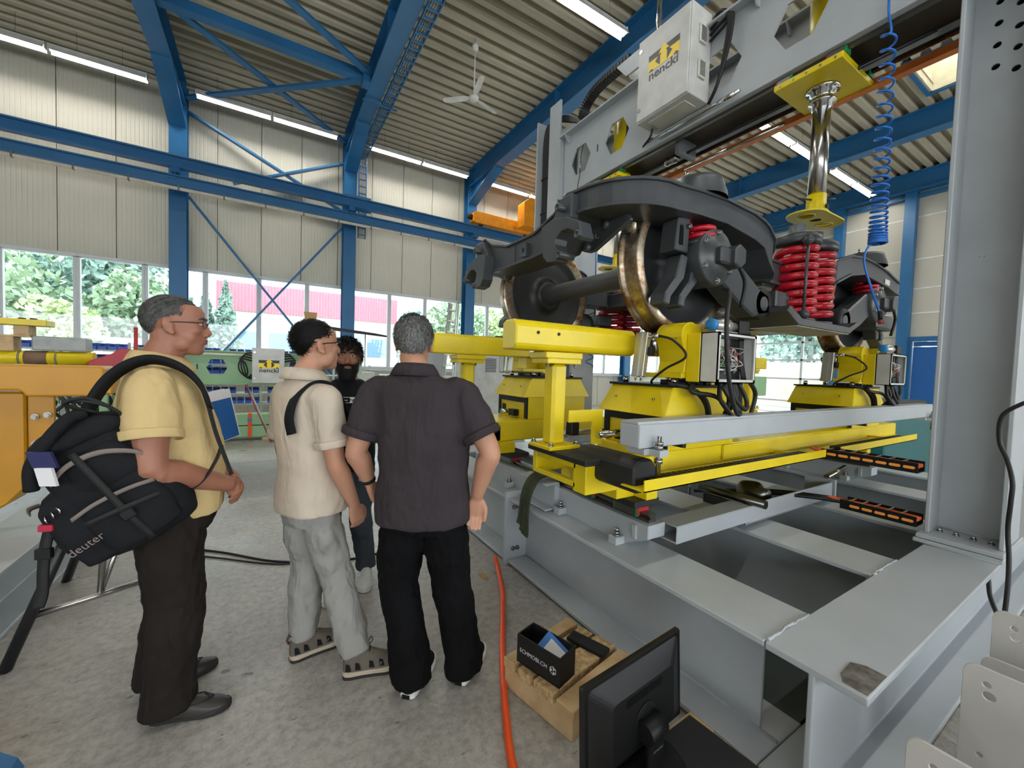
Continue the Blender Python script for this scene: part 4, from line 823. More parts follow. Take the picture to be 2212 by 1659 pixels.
head = [(y_, a_+.02, b_+.02) for y_, a_, b_ in [(1.86, 2.53, 2.40), (1.95, 2.54, 2.385), (2.08, 2.46, 2.25), (2.3, 2.40, 2.24)]]
st = []
for x, a, b in reversed(near):
    k = max(0, min(1, (x-2.9)/.22))*max(0, min(1, (4.2-x)/.2)); st.append((x, 1.58+.10*k*k*(3-2*k), a, b, .12-.02*k))
for k in range(1, 8):
    q = -PI/2-PI/2*k/8; st.append((1.93+.28*math.cos(q), 1.86+.28*math.sin(q), 2.54+.01*k/8, 2.40+.02*k/8, .12-.02*k/8))
for y, a, b in head: st.append((1.65, y, a, b, .10))
full = st+[(x, 2*YC-y, a, b, w_) for x, y, a, b, w_ in reversed(st)]
def ring(full, grow=0, zt=None):
    m = MB(); vs = []; n = len(full)
    for i, (x, y, a, b, w_) in enumerate(full):
        p0 = full[max(0, i-1)]; p1 = full[min(n-1, i+1)]; d = Vector((p1[0]-p0[0], p1[1]-p0[1], 0)).normalized(); s = Vector((-d.y, d.x, 0)); c = Vector((x, y, 0)); w2 = w_+grow
        if zt is not None: a, b = (a+zt, a-.012) if zt >= 0 else (b+.012, b+zt)
        vs += [c+s*w2+Vector((0, 0, b)), c+s*w2+Vector((0, 0, a)), c-s*w2+Vector((0, 0, a)), c-s*w2+Vector((0, 0, b))]
    fs = [(i*4+k, i*4+(k+1) % 4, (i+1)*4+(k+1) % 4, (i+1)*4+k) for i in range(n-1) for k in range(4)]+[(0, 1, 2, 3), tuple((n-1)*4+k for k in (3, 2, 1, 0))]
    return m.add(vs, fs)
ring(full).build('box_beam', 'bogie_black', bg_, bevel=.006)
ring(full, .016, .006).build('top_chord', 'bogie_black', bg_, bevel=.003); ring(full, .016, -.008).build('bottom_chord', 'bogie_black', bg_, bevel=.003)
for s in (0, 1):
    yy = my(1.58, s); sg = -1 if not s else 1
    # spring pots over the axles
    for x in (X1, X2):
        MB().lathe([(.175, 0), (.17, .03), (.15, .09), (.145, .115), (.12, .12), (0, .12)], (x-.05, yy, 2.555), (0, 0, 1), 32).build('spring_pot', 'bogie_black', bg_)
        for q in (-.1, .1): MB().cyl((x-.05+q, yy, 2.67), (x-.05+q, yy, 2.71), .014, 8).build('pot_bolt', 'steel', bg_)
        # primary spring between arm and frame
        pts = [(x-.06+.085*math.cos(2*PI*2.5*i/50), yy-.03*sg*-1+.085*math.sin(2*PI*2.5*i/50), 2.30+.10*i/50) for i in range(51)]
        MB().tube(pts, .016, 10).build('primary_spring', 'spring_red', bg_)
        MB().lathe([(0, -.02), (.11, -.02), (.11, 0), (0, 0)], (x-.06, yy+.03*sg, 2.29), (0, 0, 1), 24).build('spring_seat', 'bogie_black', bg_)
        # axle arm curving toward the middle
        dr_ = 1 if x == X1 else -1
        MB().prism([(x+dr_*.02, 2.30), (x+dr_*.2, 2.28), (x+dr_*.55, 2.10), (x+dr_*.68, 2.06), (x+dr_*.7, 1.94), (x+dr_*.5, 1.90), (x+dr_*.3, 1.98), (x+dr_*.14, 2.07), (x+dr_*.02, 2.1)], 'y', *sorted((yy-.09, yy+.05))).build('axle_arm', 'bogie_black', bg_, bevel=.012)
        MB().lathe([(.05, -.09), (.1, -.09), (.11, -.07), (.11, .07), (.1, .09), (.05, .09)], (x+dr_*.62, yy, 2.0), (0, 1, 0), 24).build('arm_bush', 'black_rubber', bg_)
        # brake caliper bracket on the wheel face
        bx0 = x-.26*dr_; yb = sorted((my(1.52, s), my(1.63, s)))
        MB().plate([(bx0-.05, 2.21), (bx0+.07, 2.21), (bx0+.08, 2.42), (bx0-.03, 2.40)], [[(bx0-.015, 2.25), (bx0+.03, 2.25), (bx0+.03, 2.36), (bx0-.01, 2.36)]], 'y', *yb).build('caliper_bracket', 'bogie_black', bg_, bevel=.006)
        for a_ in (-.0, .13):
            q = [(bx0+dr_*(.02+a_), 2.2), (bx0+dr_*(.08+a_), 2.19), (bx0+dr_*(.05+a_), 2.06), (bx0+dr_*(-.06+a_), 1.94), (bx0+dr_*(-.07+a_), 1.89), (bx0+dr_*(-.12+a_), 1.90), (bx0+dr_*(-.11+a_), 1.96), (bx0+dr_*(-.03+a_), 2.05)]
            MB().prism(q, 'y', *yb).build('caliper_arm', 'bogie_black', bg_, bevel=.008)
        for zz in (2.36, 2.42): MB().cyl((bx0+dr_*.06, my(1.52, s), zz), (bx0+dr_*.06, my(1.50, s), zz), .014, 8).build('caliper_bolt', 'steel', bg_)
    # secondary springs
    for i, x in enumerate((3.41, 3.70)):
        yc = my(1.53, s); pts = []; tn = 7.8; n_ = int(tn*24)
        for k in range(n_+1):
            a = 2*PI*tn*k/n_+.6; pts.append((x+.118*math.cos(a), yc+.118*math.sin(a), 1.955+.505*k/n_))
        MB().tube(pts, .0275, 12).build('coil_spring', 'spring_red', bg_)
        MB().lathe([(0, 0), (.15, 0), (.155, .01), (.155, .055), (.135, .07), (.06, .08), (0, .08)], (x, yc, 2.485), (0, 0, 1), 32).build('spring_cap', 'bogie_black', bg_)
        MB().lathe([(.055, 0), (.055, .075), (.045, .08), (0, .08)], (x, yc, 2.565), (0, 0, 1), 24).build('spring_stub', 'grey_dark', bg_)
        MB().lathe([(0, 0), (.14, 0), (.14, .02), (.08, .03), (0, .03)], (x, yc, 1.915), (0, 0, 1), 32).build('spring_seat', 'bogie_black', bg_)
    yo = my(1.40, s); MB().cyl((3.27, yo, 1.95), (3.29, yo, 2.52), .011, 8).build('safety_rod', 'bogie_black', bg_)
    for z in (1.955, 2.48): MB().lathe([(0, -.025), (.028, -.025), (.035, 0), (.028, .025), (0, .025)], (3.28, yo, z), (1, 0, 0), 12).build('rod_eye', 'bogie_black', bg_)
    MB().prism([(3.02, 1.99), (3.2, 1.915), (4.0, 1.915), (4.15, 1.97), (4.15, 1.94), (4.0, 1.865), (3.15, 1.865), (2.98, 1.95)], 'y', *sorted((my(1.37, s), my(1.72, s)))).build('spring_plank', 'bogie_black', bg_, bevel=.004)
    # white-worn underside plate
    MB().box(3.15, 4.0, *sorted((my(1.38, s), my(1.70, s))), 1.858, 1.8645).build('wear_plate', mat('worn_plate', (168, 160, 146), .6, var=.3, scale=9), bg_)
    MB().box(3.1, 3.3, *sorted((my(1.5, s), my(1.66, s))), 2.0, 2.12).build('stop_block', 'bogie_black', bg_, bevel=.01)
    # headstock brackets: C-shaped jaw plate with a prong above and pins
    jaw = [(2.10, 2.385), (1.98, 2.405), (1.84, 2.372), (1.743, 2.324), (1.715, 2.235), (1.745, 2.222), (1.785, 2.28), (1.84, 2.31), (1.90, 2.308), (1.945, 2.28), (1.955, 2.245), (1.935, 2.21), (1.895, 2.185), (1.94, 2.144), (2.03, 2.155), (2.075, 2.2)]
    MB().prism([(my(a, s), b) for a, b in jaw], 'x', 1.46, 1.55).build('jaw_bracket', 'bogie_black', bg_, bevel=.003)
    MB().prism([(my(a, s), b) for a, b in ((1.97, 2.53), (1.86, 2.53), (1.86, 2.38), (2.07, 2.39))], 'x', 1.5, 1.56).build('jaw_prong', 'bogie_black', bg_, bevel=.01)
    for (a, b) in ((1.745, 2.25), (1.905, 2.175), (1.93, 2.455)): MB().lathe([(.0, -.055), (.012, -.055), (.012, -.062), (.022, -.062), (.022, .05), (0, .05)], (1.51, my(a, s), b), (1, 0, 0), 16).build('pin_bush', 'bogie_black', bg_); 
    MB().prism([(my(a, s), b) for a, b in ((1.888, 2.50), (1.927, 2.442), (2.031, 2.302), (1.99, 2.254), (1.928, 2.253), (1.64, 2.366), (1.66, 2.40))], 'x', 1.75, 1.78).build('hanger_plate', 'bogie_black', bg_, bevel=.006)
    MB().lathe([(0, -.02), (.03, -.02), (.03, .03), (0, .03)], (1.75, my(1.985, s), 2.285), (-1, 0, 0), 16).build('pin_bush', 'bogie_black', bg_); MB().lathe([(0, -.02), (.025, -.02), (.025, .02), (0, .02)], (1.75, my(1.83, s), 2.385), (-1, 0, 0), 16).build('pin_bush', 'bogie_black', bg_)
text_mesh('C', .06, 'panel_grey', 'chalk_mark', bg_, frame_mat((1.7485, 1.905, 2.34), (0, -1, 0), (.15, .0, 1)), bold=-.002)
o = MB().plate([(2.36, 2.37), (2.44, 2.35), (2.43, 2.285), (2.36, 2.275)], [circ(2.405, 2.325, .02, 12)], 'x', 1.52, 1.55).build('lifting_lug', 'bogie_black', bg_)
MB().box(1.545, 1.555, 2.55, 2.565, 2.26, 2.40).build('weld_rib', 'bogie_black', bg_)
for x in (3.2, 3.95): MB().box(x-.09, x+.09, 1.6, 3.36, 2.17, 2.32).build('transom', 'bogie_black', bg_, bevel=.01)
MB().cyl((3.58, YC, 2.1), (3.58, YC, 2.45), .16, 32).build('pivot_pot', 'bogie_black', bg_); MB().box(3.2, 3.95, 2.2, 2.76, 2.2, 2.3).build('bolster', 'bogie_black', bg_)
MB().box(3.36, 3.84, 1.72, 3.24, 1.87, 1.93).build('cross_plank', 'bogie_black', bg_, bevel=.01)
MB().lathe([(.055, -.02), (.09, -.02), (.095, .0), (.09, .02), (.055, .02)], (3.05, 1.66, 2.37), (0, 0, 1), 24).build('buffer_ring', 'steel', bg_)
# data plate and hanging parts at the rear
MB().box(4.95, 5.07, 1.453, 1.457, 2.40, 2.45).build('data_plate', 'panel_grey', bg_)
MB().prism([(5.1, 2.0), (5.2, 2.05), (5.34, 1.86), (5.36, 1.80), (5.31, 1.80), (5.28, 1.84), (5.1, 1.95)], 'y', 1.55, 1.65).build('caliper_arm', 'bogie_black', bg_, bevel=.01)
MB().box(4.85, 5.25, 1.45, 1.7, 1.98, 2.12).build('rear_unit', 'bogie_black', bg_, bevel=.02)
# slings hanging under the bogie
t = thing('lifting_sling', 'dark olive lifting sling hanging under the bogie middle', 'sling', (3.3, 2.0, 1.0)); mat('sling_dark', (40, 42, 32), .8, bump=.3)
MB().tube(spline([(3.42, 1.86, 1.86), (3.40, 1.88, 1.8), (3.40, 1.9, 1.5), (3.41, 1.9, 1.2), (3.40, 1.92, 1.06)], 6), .026, 8).build('sling_leg', 'sling_dark', t); MB().tube(spline([(3.3, 1.9, 1.86), (3.34, 1.9, 1.78), (3.36, 1.91, 1.6), (3.32, 1.92, 1.3), (3.30, 1.93, 1.06)], 6), .013, 8).build('sling_leg', 'sling_dark', t)
# draped strap on the near guide
t = thing('webbing_strap', 'folded olive camouflage strap draped over the frame beam', 'strap', (1.62, 2.2, .3)); mat('strap_olive', (66, 72, 44), .85, rgb2=(34, 40, 28), scale=14, bump=.4, bscale=120)
def ribbon(path, wdir, w_, th, name, material, parent, n=6):
    P_ = spline(path, n); m = MB(); wd = Vector(wdir).normalized(); vs = []
    for i, p_ in enumerate(P_):
        d = (P_[min(i+1, len(P_)-1)]-P_[max(i-1, 0)]).normalized(); nn = d.cross(wd).normalized()
        for a, b in ((-1, -1), (1, -1), (1, 1), (-1, 1)): vs.append(p_+wd*a*w_/2+nn*b*th/2)
    k = len(P_); fs = [(i*4+q, i*4+(q+1) % 4, (i+1)*4+(q+1) % 4, (i+1)*4+q) for i in range(k-1) for q in range(4)]+[(0, 1, 2, 3), ((k-1)*4+3, (k-1)*4+2, (k-1)*4+1, (k-1)*4)]
    m.add(vs, fs, True); return m.build(name, material, parent)
for q, (dy, zb, th) in enumerate(((0, .36, .012), (.03, .40, .01), (-.045, .34, .012), (-.02, .345, .01))):
    ribbon([(1.80, 2.30+dy, .725), (1.72, 2.31+dy, .755), (1.63, 2.32+dy, .74), (1.57, 2.33+dy, .64), (1.55, 2.335+dy, .5), (1.55, 2.34+dy*1.2, zb+.04), (1.545, 2.345+dy*1.3, zb)], (.15, 1, 0), .05, th, 'strap_fold', 'strap_olive', t)
# ================================================================== back of the hall: racks, green girder, stored parts
mat('green', (146, 186, 142), .42, var=.05, scale=3); mat('bin_blue', (36, 84, 190), .4, var=.1); mat('bin_dark', (20, 26, 40), .6); mat('bin_red', (176, 32, 40), .4)
mat('rack_grey', (178, 190, 178), .45); mat('ochre', (192, 134, 10), .38, var=.08, scale=4); mat('wood', (206, 178, 136), .7, rgb2=(176, 142, 100), scale=9, bump=.15, bscale=40); mat('kraft', (176, 142, 96), .75)
mat('wrap', (158, 162, 160), .4, var=.15, scale=8, bump=.3); mat('red_paint', (172, 30, 40), .4); mat('tie_dark', (120, 118, 90), .5)
def rack(x0, x1, y, zs, label, upr):
    t = thing('storage_rack', label, 'rack', ((x0+x1)/2, y, 0))
    for x in upr:
        for yy in (y-.2, y+.2): MB().box(x-.02, x+.02, yy-.02, yy+.02, 0, max(zs)+.16).build('upright', 'rack_grey', t)
    for z in zs: MB().box(x0, x1, y-.24, y+.24, z-.03, z).build('shelf', 'rack_grey', t)
    return t
ZR = (1.62, 1.40, 1.18, .96, .74, .5)
rack(-4.7, -1.35, 11.4, ZR, 'grey storage rack with blue bins left of the yellow polo man', (-4.6, -3.5, -2.4, -1.4))
rack(-1.3, 1.9, 11.4, ZR, 'grey storage rack with blue bins behind the green girder', (-1.25, -.1, .9, 1.85))
ORDW = ['first', 'second', 'third', 'fourth', 'fifth', 'sixth', 'seventh', 'eighth', 'ninth', 'tenth', 'eleventh', 'twelfth', 'thirteenth', 'fourteenth', 'fifteenth', 'sixteenth', 'seventeenth', 'eighteenth', 'nineteenth', 'twentieth', '21st', '22nd', '23rd', '24th', '25th', '26th', '27th', '28th', '29th', '30th']
ROWW = ['top', 'second', 'third', 'fourth', 'fifth', 'lowest']
def bin_proto(material):
    t = thing('storage_bin', 'x', 'bin', (0, 0, 0), 'blue storage bins')
    w_, d, h, th = .062, .11, .13, .004; m = MB()
    m.box(-w_, w_, -d, d, 0, th).box(-w_, -w_+th, -d, d, th, h).box(w_-th, w_, -d, d, th, h).box(-w_+th, w_-th, d-th, d, th, h).box(-w_+th, w_-th, -d, -d+th, th, .07)
    m.build('bin_shell', material, t); MB().prism([(-.035, .072), (.035, .072), (.035, .098), (-.035, .098)], 'y', -d-.003, -d).build('label_holder', 'bin_dark' if material == 'bin_blue' else material, t)
    MB().box(-w_+.006, w_-.006, -d+.006, d-.006, th, .05).build('contents', 'bin_dark', t)
    return t
bp = {'bin_blue': bin_proto('bin_blue'), 'bin_red': bin_proto('bin_red')}; usedp = set()
random.seed(9)
def put_bin(x, y, z, label, red=False):
    k = 'bin_red' if red else 'bin_blue'
    o = bp[k] if k not in usedp else copy_tree(bp[k]); usedp.add(k); o.location = (x, y, z); o.rotation_euler.z = random.uniform(-.05, .05); tag(o, label, 'bin', 'storage bins on the racks')
for r_, z in enumerate(ZR[:5]):
    n = 0
    for k in range(19):
        x = -4.3+k*.15
        if min(abs(x-u) for u in (-4.6, -3.5, -2.4, -1.4)) < .08 or random.random() < (.06 if r_ == 0 else .2): continue
        put_bin(x, 11.28, z, 'blue bin, %s shelf of the left rack, %s from the left' % (ROWW[r_], ORDW[n])); n += 1
for r_, z in enumerate(ZR):
    n = 0
    for k in range(15):
        x = -1.1+k*.15
        if min(abs(x-u) for u in (-1.25, -.1, .9)) < .08 or random.random() < .1: continue
        red = (r_ == 3 and k in (6, 10)) or (r_ == 5 and k == 10)
        put_bin(x, 11.28, z, '%s bin, %s shelf of the rack behind the green girder, %s from left' % ('red' if red else 'blue', ROWW[r_], ORDW[n]), red); n += 1
# green castellated girder with cabinet
t = thing('green_girder', 'pale green castellated girder with hexagon holes and number one', 'girder', (-.5, 9.0, 1.05))
hs = [[(c-.16, 1.355), (c-.09, 1.21), (c+.09, 1.21), (c+.16, 1.355), (c+.09, 1.5), (c-.09, 1.5)] for c in (-1.46, -.765, -.07, .5)]
MB().plate([(-1.9, 1.07), (.9, 1.07), (.9, 1.64), (-1.9, 1.64)], hs, 'y', 9.09, 9.105).build('web', 'green', t)
MB().box(-1.9, .9, 9.0, 9.2, 1.64, 1.66).build('top_flange', 'green', t); MB().box(-1.9, .9, 9.0, 9.2, 1.05, 1.07).build('bottom_flange', 'green', t); MB().box(-1.5, .0, 9.0, 9.02, 1.58, 1.61).build('edge_strip', mat('cream', (214, 216, 190), .5), t)
text_mesh('1', .13, 'black_plastic', 'number', t, frame_mat((-1.05, 9.088, 1.355), (1, 0, 0), (0, 0, 1)), bold=.003)
for x in (-1.85, .85): MB().box(x-.1, x+.1, 8.98, 9.22, .5, 1.05).build('girder_post', 'green', t)
t = thing('green_cabinet', 'light grey switch cabinet with arrow logo on the green girder', 'cabinet', (.03, 8.85, 1.09))
MB().box(-.22, .30, 8.8, 9.08, 1.08, 1.73).build('cabinet_body', 'panel_grey', t, bevel=.008); MB().box(-.215, .295, 8.785, 8.8, 1.085, 1.725).build('cabinet_door', 'panel_grey', t, bevel=.005)
for z in (1.17, 1.65): MB().cyl((-.18, 8.785, z), (-.18, 8.778, z), .018, 12).build('lock', 'steel', t)
logo(t, (.05, 8.783, 1.42), (1, 0, 0), (0, 0, 1), .33)
t = thing('cabinet_cables', 'black cable loops on both sides of the green girder cabinet', 'cables', (.04, 8.9, 1.2))
for (sx, x) in ((-1, -.22), (1, .30)):
    for q in range(4): MB().tube(spline([(x, 8.95, 1.64-.05*q), (x+sx*(.1+.03*q), 8.92, 1.62-.03*q), (x+sx*(.2-.03*q), 8.9, 1.45), (x+sx*(.19-.04*q), 8.9, 1.3), (x+sx*.08, 8.92, 1.18), (x, 8.95, 1.15+.03*q)], 6), .013, 6).build('cable', 'black_rubber', t)
for i, (z0, z1, lb) in enumerate(((.06, .27, 'lower'), (.285, .495, 'upper'))):
    o = MB().box(-3.2, .95, 8.95, 9.25, z0, z1).build('green_beam', 'green', bevel=.012); tag(o, '%s of two long pale green box beams lying on the floor' % lb, 'beam', 'green box beams')
for i, x in enumerate((-2.9, -1.2, .0)):
    o = MB().box(x-.06, x+.06, 8.9, 9.3, 0, .058).build('wooden_sleeper', 'wood', bevel=.004); tag(o, 'wooden sleeper under the green beams, %s from the left' % ORDW[i], 'sleeper', 'sleepers')
t = thing('ratchet_strap', 'orange ratchet strap around the green box beams', 'strap', (-.25, 8.94, .06)); mat('orange_strap', (232, 92, 34), .6)
MB().box(-.28, -.22, 8.938, 8.948, .06, .5).build('webbing', 'orange_strap', t); MB().box(-.28, -.22, 8.938, 9.1, .497, .505).build('webbing', 'orange_strap', t); ribbon([(-.5, 8.97, .505), (-.42, 8.97, .56), (-.33, 8.97, .58), (-.25, 8.95, .53)], (0, 1, 0), .05, .005, 'loose_end', 'orange_strap', t); MB().box(-.285, -.215, 8.925, 8.938, .37, .42).build('ratchet', 'cap_blue', t, bevel=.004)
o = MB().bar((.28, 8.7, 1.2), (-.02, 8.75, .5), .03, .03).build('leaning_bar', 'grey_paint') if False else None
t = thing('leaning_rod', 'two thin rods leaning across the bins below the cabinet', 'rod', (.1, 8.8, .5)); MB().cyl((-.30, 8.9, 1.05), (.12, 8.62, 0), .015, 8).build('rod', 'alu', t); MB().cyl((-.33, 8.9, 1.05), (.09, 8.62, 0), .008, 8).build('rod', 'red_paint', t)
# green post with holes between the two right men, drilled plate
t = thing('green_post', 'pale green drilled post standing behind the bearded man', 'post', (1.45, 9.0, 0))
hsx = [circ(1.62+dx_, z, .02, 10) for dx_ in (-.05, .05) for z in (.9, 1.05, 1.2, 1.35, 1.5)]
MB().box(1.38, 1.42, 8.85, 9.1, 0, 1.72).build('flange', 'green', t); MB().plate([(1.5, 0), (1.74, 0), (1.74, 1.72), (1.5, 1.72)], hsx, 'y', 8.98, 8.995).build('drilled_plate', 'rack_grey', t); MB().box(1.38, 1.74, 9.0, 9.02, 0, 1.72).build('back_plate', 'green', t)
t = thing('overhead_profile', 'dark profile rail lying on thin stands before the windows', 'rail', (1.6, 9.0, 2.15))
MB().prism([(1.02, 2.2), (1.06, 2.24), (2.02, 2.16), (2.24, 2.13), (2.24, 2.10), (1.06, 2.17)], 'y', 8.95, 9.06).build('profile', 'dark_steel', t); MB().box(1.16, 1.22, 8.98, 9.04, 1.72, 2.17).build('stand', 'alu', t); MB().cyl((1.8, 9.0, 0), (1.8, 9.0, 2.15), .012, 8).build('stand', 'alu', t); MB().cyl((1.19, 9.0, 0), (1.19, 9.0, 1.75), .02, 8).build('stand', 'alu', t)
o = MB().add([(.66, 9.5, 2.55), (.92, 9.5, 2.55), (.90, 9.7, 2.55), (.68, 9.7, 2.55), (.72, 9.53, 2.28), (.88, 9.53, 2.28), (.87, 9.66, 2.28), (.73, 9.66, 2.28)], [(0, 1, 5, 4), (1, 2, 6, 5), (2, 3, 7, 6), (3, 0, 4, 7), (4, 5, 6, 7)]).build('paper_bag', 'kraft'); tag(o, 'brown paper funnel above the man in the beige polo', 'paper bag')
o = MB().cyl((.8, 9.6, 0), (.8, 9.6, 2.28), .02, 8).build('bag_stand', 'alu'); tag(o, 'thin stand holding the brown paper funnel', 'stand')
# workbench with bright items in front of the windows
t = thing('workbench', 'white workbench under the windows behind the bearded man', 'bench', (2.6, 11.6, 0)); MB().box(1.9, 4.4, 11.3, 12.1, 1.0, 1.06).build('bench_top', 'white_paint', t)
for x in (2.0, 4.3):
    for y in (11.4, 12.0): MB().box(x-.04, x+.04, y-.04, y+.04, 0, 1.0).build('leg', 'rack_grey', t)
for i, (x, w_, h) in enumerate(((2.2, .35, .22), (2.75, .5, .16), (3.4, .4, .2))): tag(MB().box(x, x+w_, 11.4, 11.8, 1.062, 1.062+h).build('parcel', 'white_paint', bevel=.01), 'pale parcel on the white workbench, %s from the left' % ORDW[i], 'parcel', 'parcels')
# ladder and red hood near the third column
t = thing('ladder', 'silver aluminium ladder leaning beside the third blue column', 'ladder', (3.7, 9.2, 0))
for q in range(2):
    for s in (0, .32):
        MB().bar((3.45+s+q*.1, 9.0+q*.12, 0), (3.82+s*.6+q*.1, 9.3+q*.12, 3.05), .03, .07).build('ladder_rail', 'alu', t)
    for k in range(11):
        f_ = (k+.6)/11.2; MB().bar((3.45+.37*f_+q*.1, 9+.3*f_+q*.12, 3.05*f_), (3.77+.24*f_+q*.1, 9+.3*f_+q*.12, 3.05*f_), .03, .03).build('rung', 'alu', t)
o = MB().prism([(3.1, 1.9), (4.1, 1.9), (3.6, 2.1), (3.42, 2.4), (3.3, 2.42)], 'y', 9.6, 9.64).build('red_guard', 'red_paint'); tag(o, 'red sheet guard beside the head of the dark polo man', 'guard')
o = MB().box(3.2, 3.9, 9.6, 9.9, 0, 1.895).build('guard_stand', 'grey_paint', bevel=.02); tag(o, 'grey stand below the red guard', 'stand')
t = thing('control_cabinet', 'grey floor cabinet with a louvre behind the far yellow post', 'cabinet', (4.0, 6.8, 0))
MB().box(3.15, 4.5, 6.8, 7.3, 0, 1.86).build('cabinet_body', 'panel_grey', t, bevel=.01)
for k in range(9): MB().box(3.55, 3.78, 6.79, 6.8, 1.42+k*.03, 1.438+k*.03).build('louvre', 'grey_dark', t)
# overhead crane end carriage (orange)
t = thing('crane_carriage', 'orange crane end carriage riding on the blue runway', 'crane', (7, 12.5, 6.28)); mat('crane_orange', (240, 150, 24), .42)
MB().prism([(5.85, 6.38), (5.95, 6.34), (8.3, 6.34), (8.3, 6.72), (6.0, 6.72), (5.85, 6.66)], 'y', 12.36, 12.64).build('end_beam', 'crane_orange', t, bevel=.01)
MB().cyl((5.86, 12.5, 6.53), (5.68, 12.5, 6.53), .09, 16).build('buffer', 'black_rubber', t)
MB().prism([(7.55, 6.45), (7.55, 7.25), (7.8, 7.45), (8.6, 7.45), (8.6, 6.45)], 'y', 11.9, 12.34).build('girder_end', 'crane_orange', t, bevel=.01); MB().box(7.9, 8.3, 11.85, 11.9, 6.95, 7.0).build('grab_rail', 'alu', t)
for x in (6.2, 8.0): MB().cyl((x, 12.45, 6.36), (x, 12.55, 6.36), .08, 20).build('wheel', 'dark_steel', t)
text_mesh('3t', .16, 'black_plastic', 'capacity_mark', t, frame_mat((7.45, 12.355, 6.45), (1, 0, 0), (0, 0, 1)))
# left: stored yellow tube with wood, wrapped box and red guard on green trestles
t = thing('yellow_tube', 'long yellow tube stored behind the ochre beam', 'tube', (-2.4, 7.5, 1.4)); MB().cyl((-4.2, 7.5, 1.42), (-1.95, 7.5, 1.45), .09, 24).build('tube_body', 'yellow', t)
for x in (-2.45,): MB().cyl((x-.12, 7.5, 1.443), (x+.08, 7.5, 1.446), .092, 24).build('brown_wrap', mat('brown_wrap', (120, 92, 70), .6), t)
for x in (-2.62, -2.3, -2.9): MB().cyl((x, 7.5, 1.44), (x+.02, 7.5, 1.44), .094, 20).build('cable_tie', 'tie_dark', t)
o = MB().prism([(-1.98, 1.42), (-1.75, 1.53), (-1.68, 1.60), (-1.56, 1.60), (-1.54, 1.57), (-1.54, 1.3), (-1.98, 1.3)], 'y', 7.35, 7.6).build('red_guard', 'red_paint', bevel=.01); tag(o, 'red wedge guard at the end of the stored yellow tube', 'guard')
o = MB().cyl((-1.52, 7.4, 0), (-1.52, 7.4, 1.9), .022, 10).build('red_post', 'red_paint'); tag(o, 'thin red post in front of the left bin rack', 'post')
o = MB().box(-2.5, -2.0, 7.42, 7.62, 1.54, 1.72).build('wrapped_block', 'wrap', bevel=.015); tag(o, 'grey block wrapped in clear film on the yellow tube', 'block')
for i, (x0, x1, z0, z1) in enumerate(((-2.78, -2.64, 1.52, 1.70), (-2.64, -2.51, 1.72, 1.84), (-2.98, -2.82, 1.53, 1.66))): tag(MB().box(x0, x1, 7.4, 7.6, z0, z1).build('wood_block', 'wood', bevel=.006), 'wooden block between yellow plate and tube, %s from the left' % ('second', 'third', 'first')[i], 'block', 'wood blocks')
o = MB().box(-3.1, -2.5, 7.4, 7.6, 1.70, 1.72).build('wood_board', 'wood'); tag(o, 'thin board lying over the wooden blocks', 'board')
t = thing('yellow_plate', 'yellow machine plate with lifting eye on wooden blocks', 'plate', (-2.7, 7.5, 1.84)); MB().box(-3.2, -2.35, 7.38, 7.62, 1.842, 1.92).build('plate_body', 'yellow', t, bevel=.006); MB().lathe([(.028, -.006), (.036, 0), (.028, .006), (.022, 0), (.028, -.006)], (-2.78, 7.45, 1.955), (0, 1, 0), 20).build('lifting_eye', 'steel', t)
for x in (-2.6, -2.5): MB().lathe([(0, .02), (.03, .02), (.04, 0)], (x, 7.5, 1.92), (0, 0, 1), 12).build('cover', 'dark_steel', t)
t = thing('green_trestle', 'pale green trestle carrying the stored yellow tube', 'trestle', (-2.5, 7.5, 0))
for x in (-3.6, -1.8):
    MB().box(x-.05, x+.05, 7.2, 7.8, 1.25, 1.35).build('beam', 'green', t)
    for y in (7.25, 7.75): MB().box(x-.04, x+.04, y-.04, y+.04, 0, 1.25).build('leg', 'green', t)
t = thing('hose_heap', 'heap of dark green hoses hanging below the stored tube', 'hoses', (-2.2, 7.4, .9)); random.seed(3); mat('hose_green', (44, 58, 48), .5)
for k in range(12):
    x = -2.5+random.random()*.7; MB().tube(spline([(x, 7.4, 1.3), (x+random.uniform(-.2, .2), 7.3, 1.1), (x+random.uniform(-.3, .3), 7.3, .9), (x+random.uniform(-.2, .3), 7.35, .7), (x+random.uniform(-.3, .3), 7.4, .55)], 6), .02, 6).build('hose', 'hose_green' if k % 2 else 'black_rubber', t)
# ochre crane bracket in front
t = thing('ochre_bracket', 'large ochre yellow steel beam and bolted post at the left edge', 'crane part', (-1.5, 3.7, 0))
s = 1.125
MB().prism([(-2.6, 1.235), (-2.6, 1.43), (-.915, 1.43), (-.895, 1.42), (-.895, 1.25), (-.915, 1.237), (-1.24, 1.237), (-1.25, 1.26), (-1.27, 1.275), (-1.7, 1.275), (-1.7, 1.235)], 'y', 3.6, 3.86).build('arm', 'ochre', t, bevel=.012, seg=2)
MB().box(-.9, -.86, 3.62, 3.84, 1.25, 1.38).build('end_cap', 'ochre', t, bevel=.008)
MB().prism([(-2.2, .55), (-2.2, 1.255), (-1.29, 1.255), (-1.28, 1.24), (-1.28, .66), (-1.36, .56), (-1.6, .40), (-2.2, .40)], 'y', 3.72, 3.95).build('post', 'ochre', t, bevel=.01)
MB().prism([(-1.28, .66), (-1.28, 1.24), (-1.16, 1.24), (-1.16, .72)], 'y', 3.74, 3.76).build('flange_plate', 'ochre', t, bevel=.004)
for z in (.76, .93, 1.10):
    for x in (-1.245, -1.19): bolt((x, 3.74, z+(.0 if x < -1.22 else .01)), (0, -1, 0), .014, .03, t)
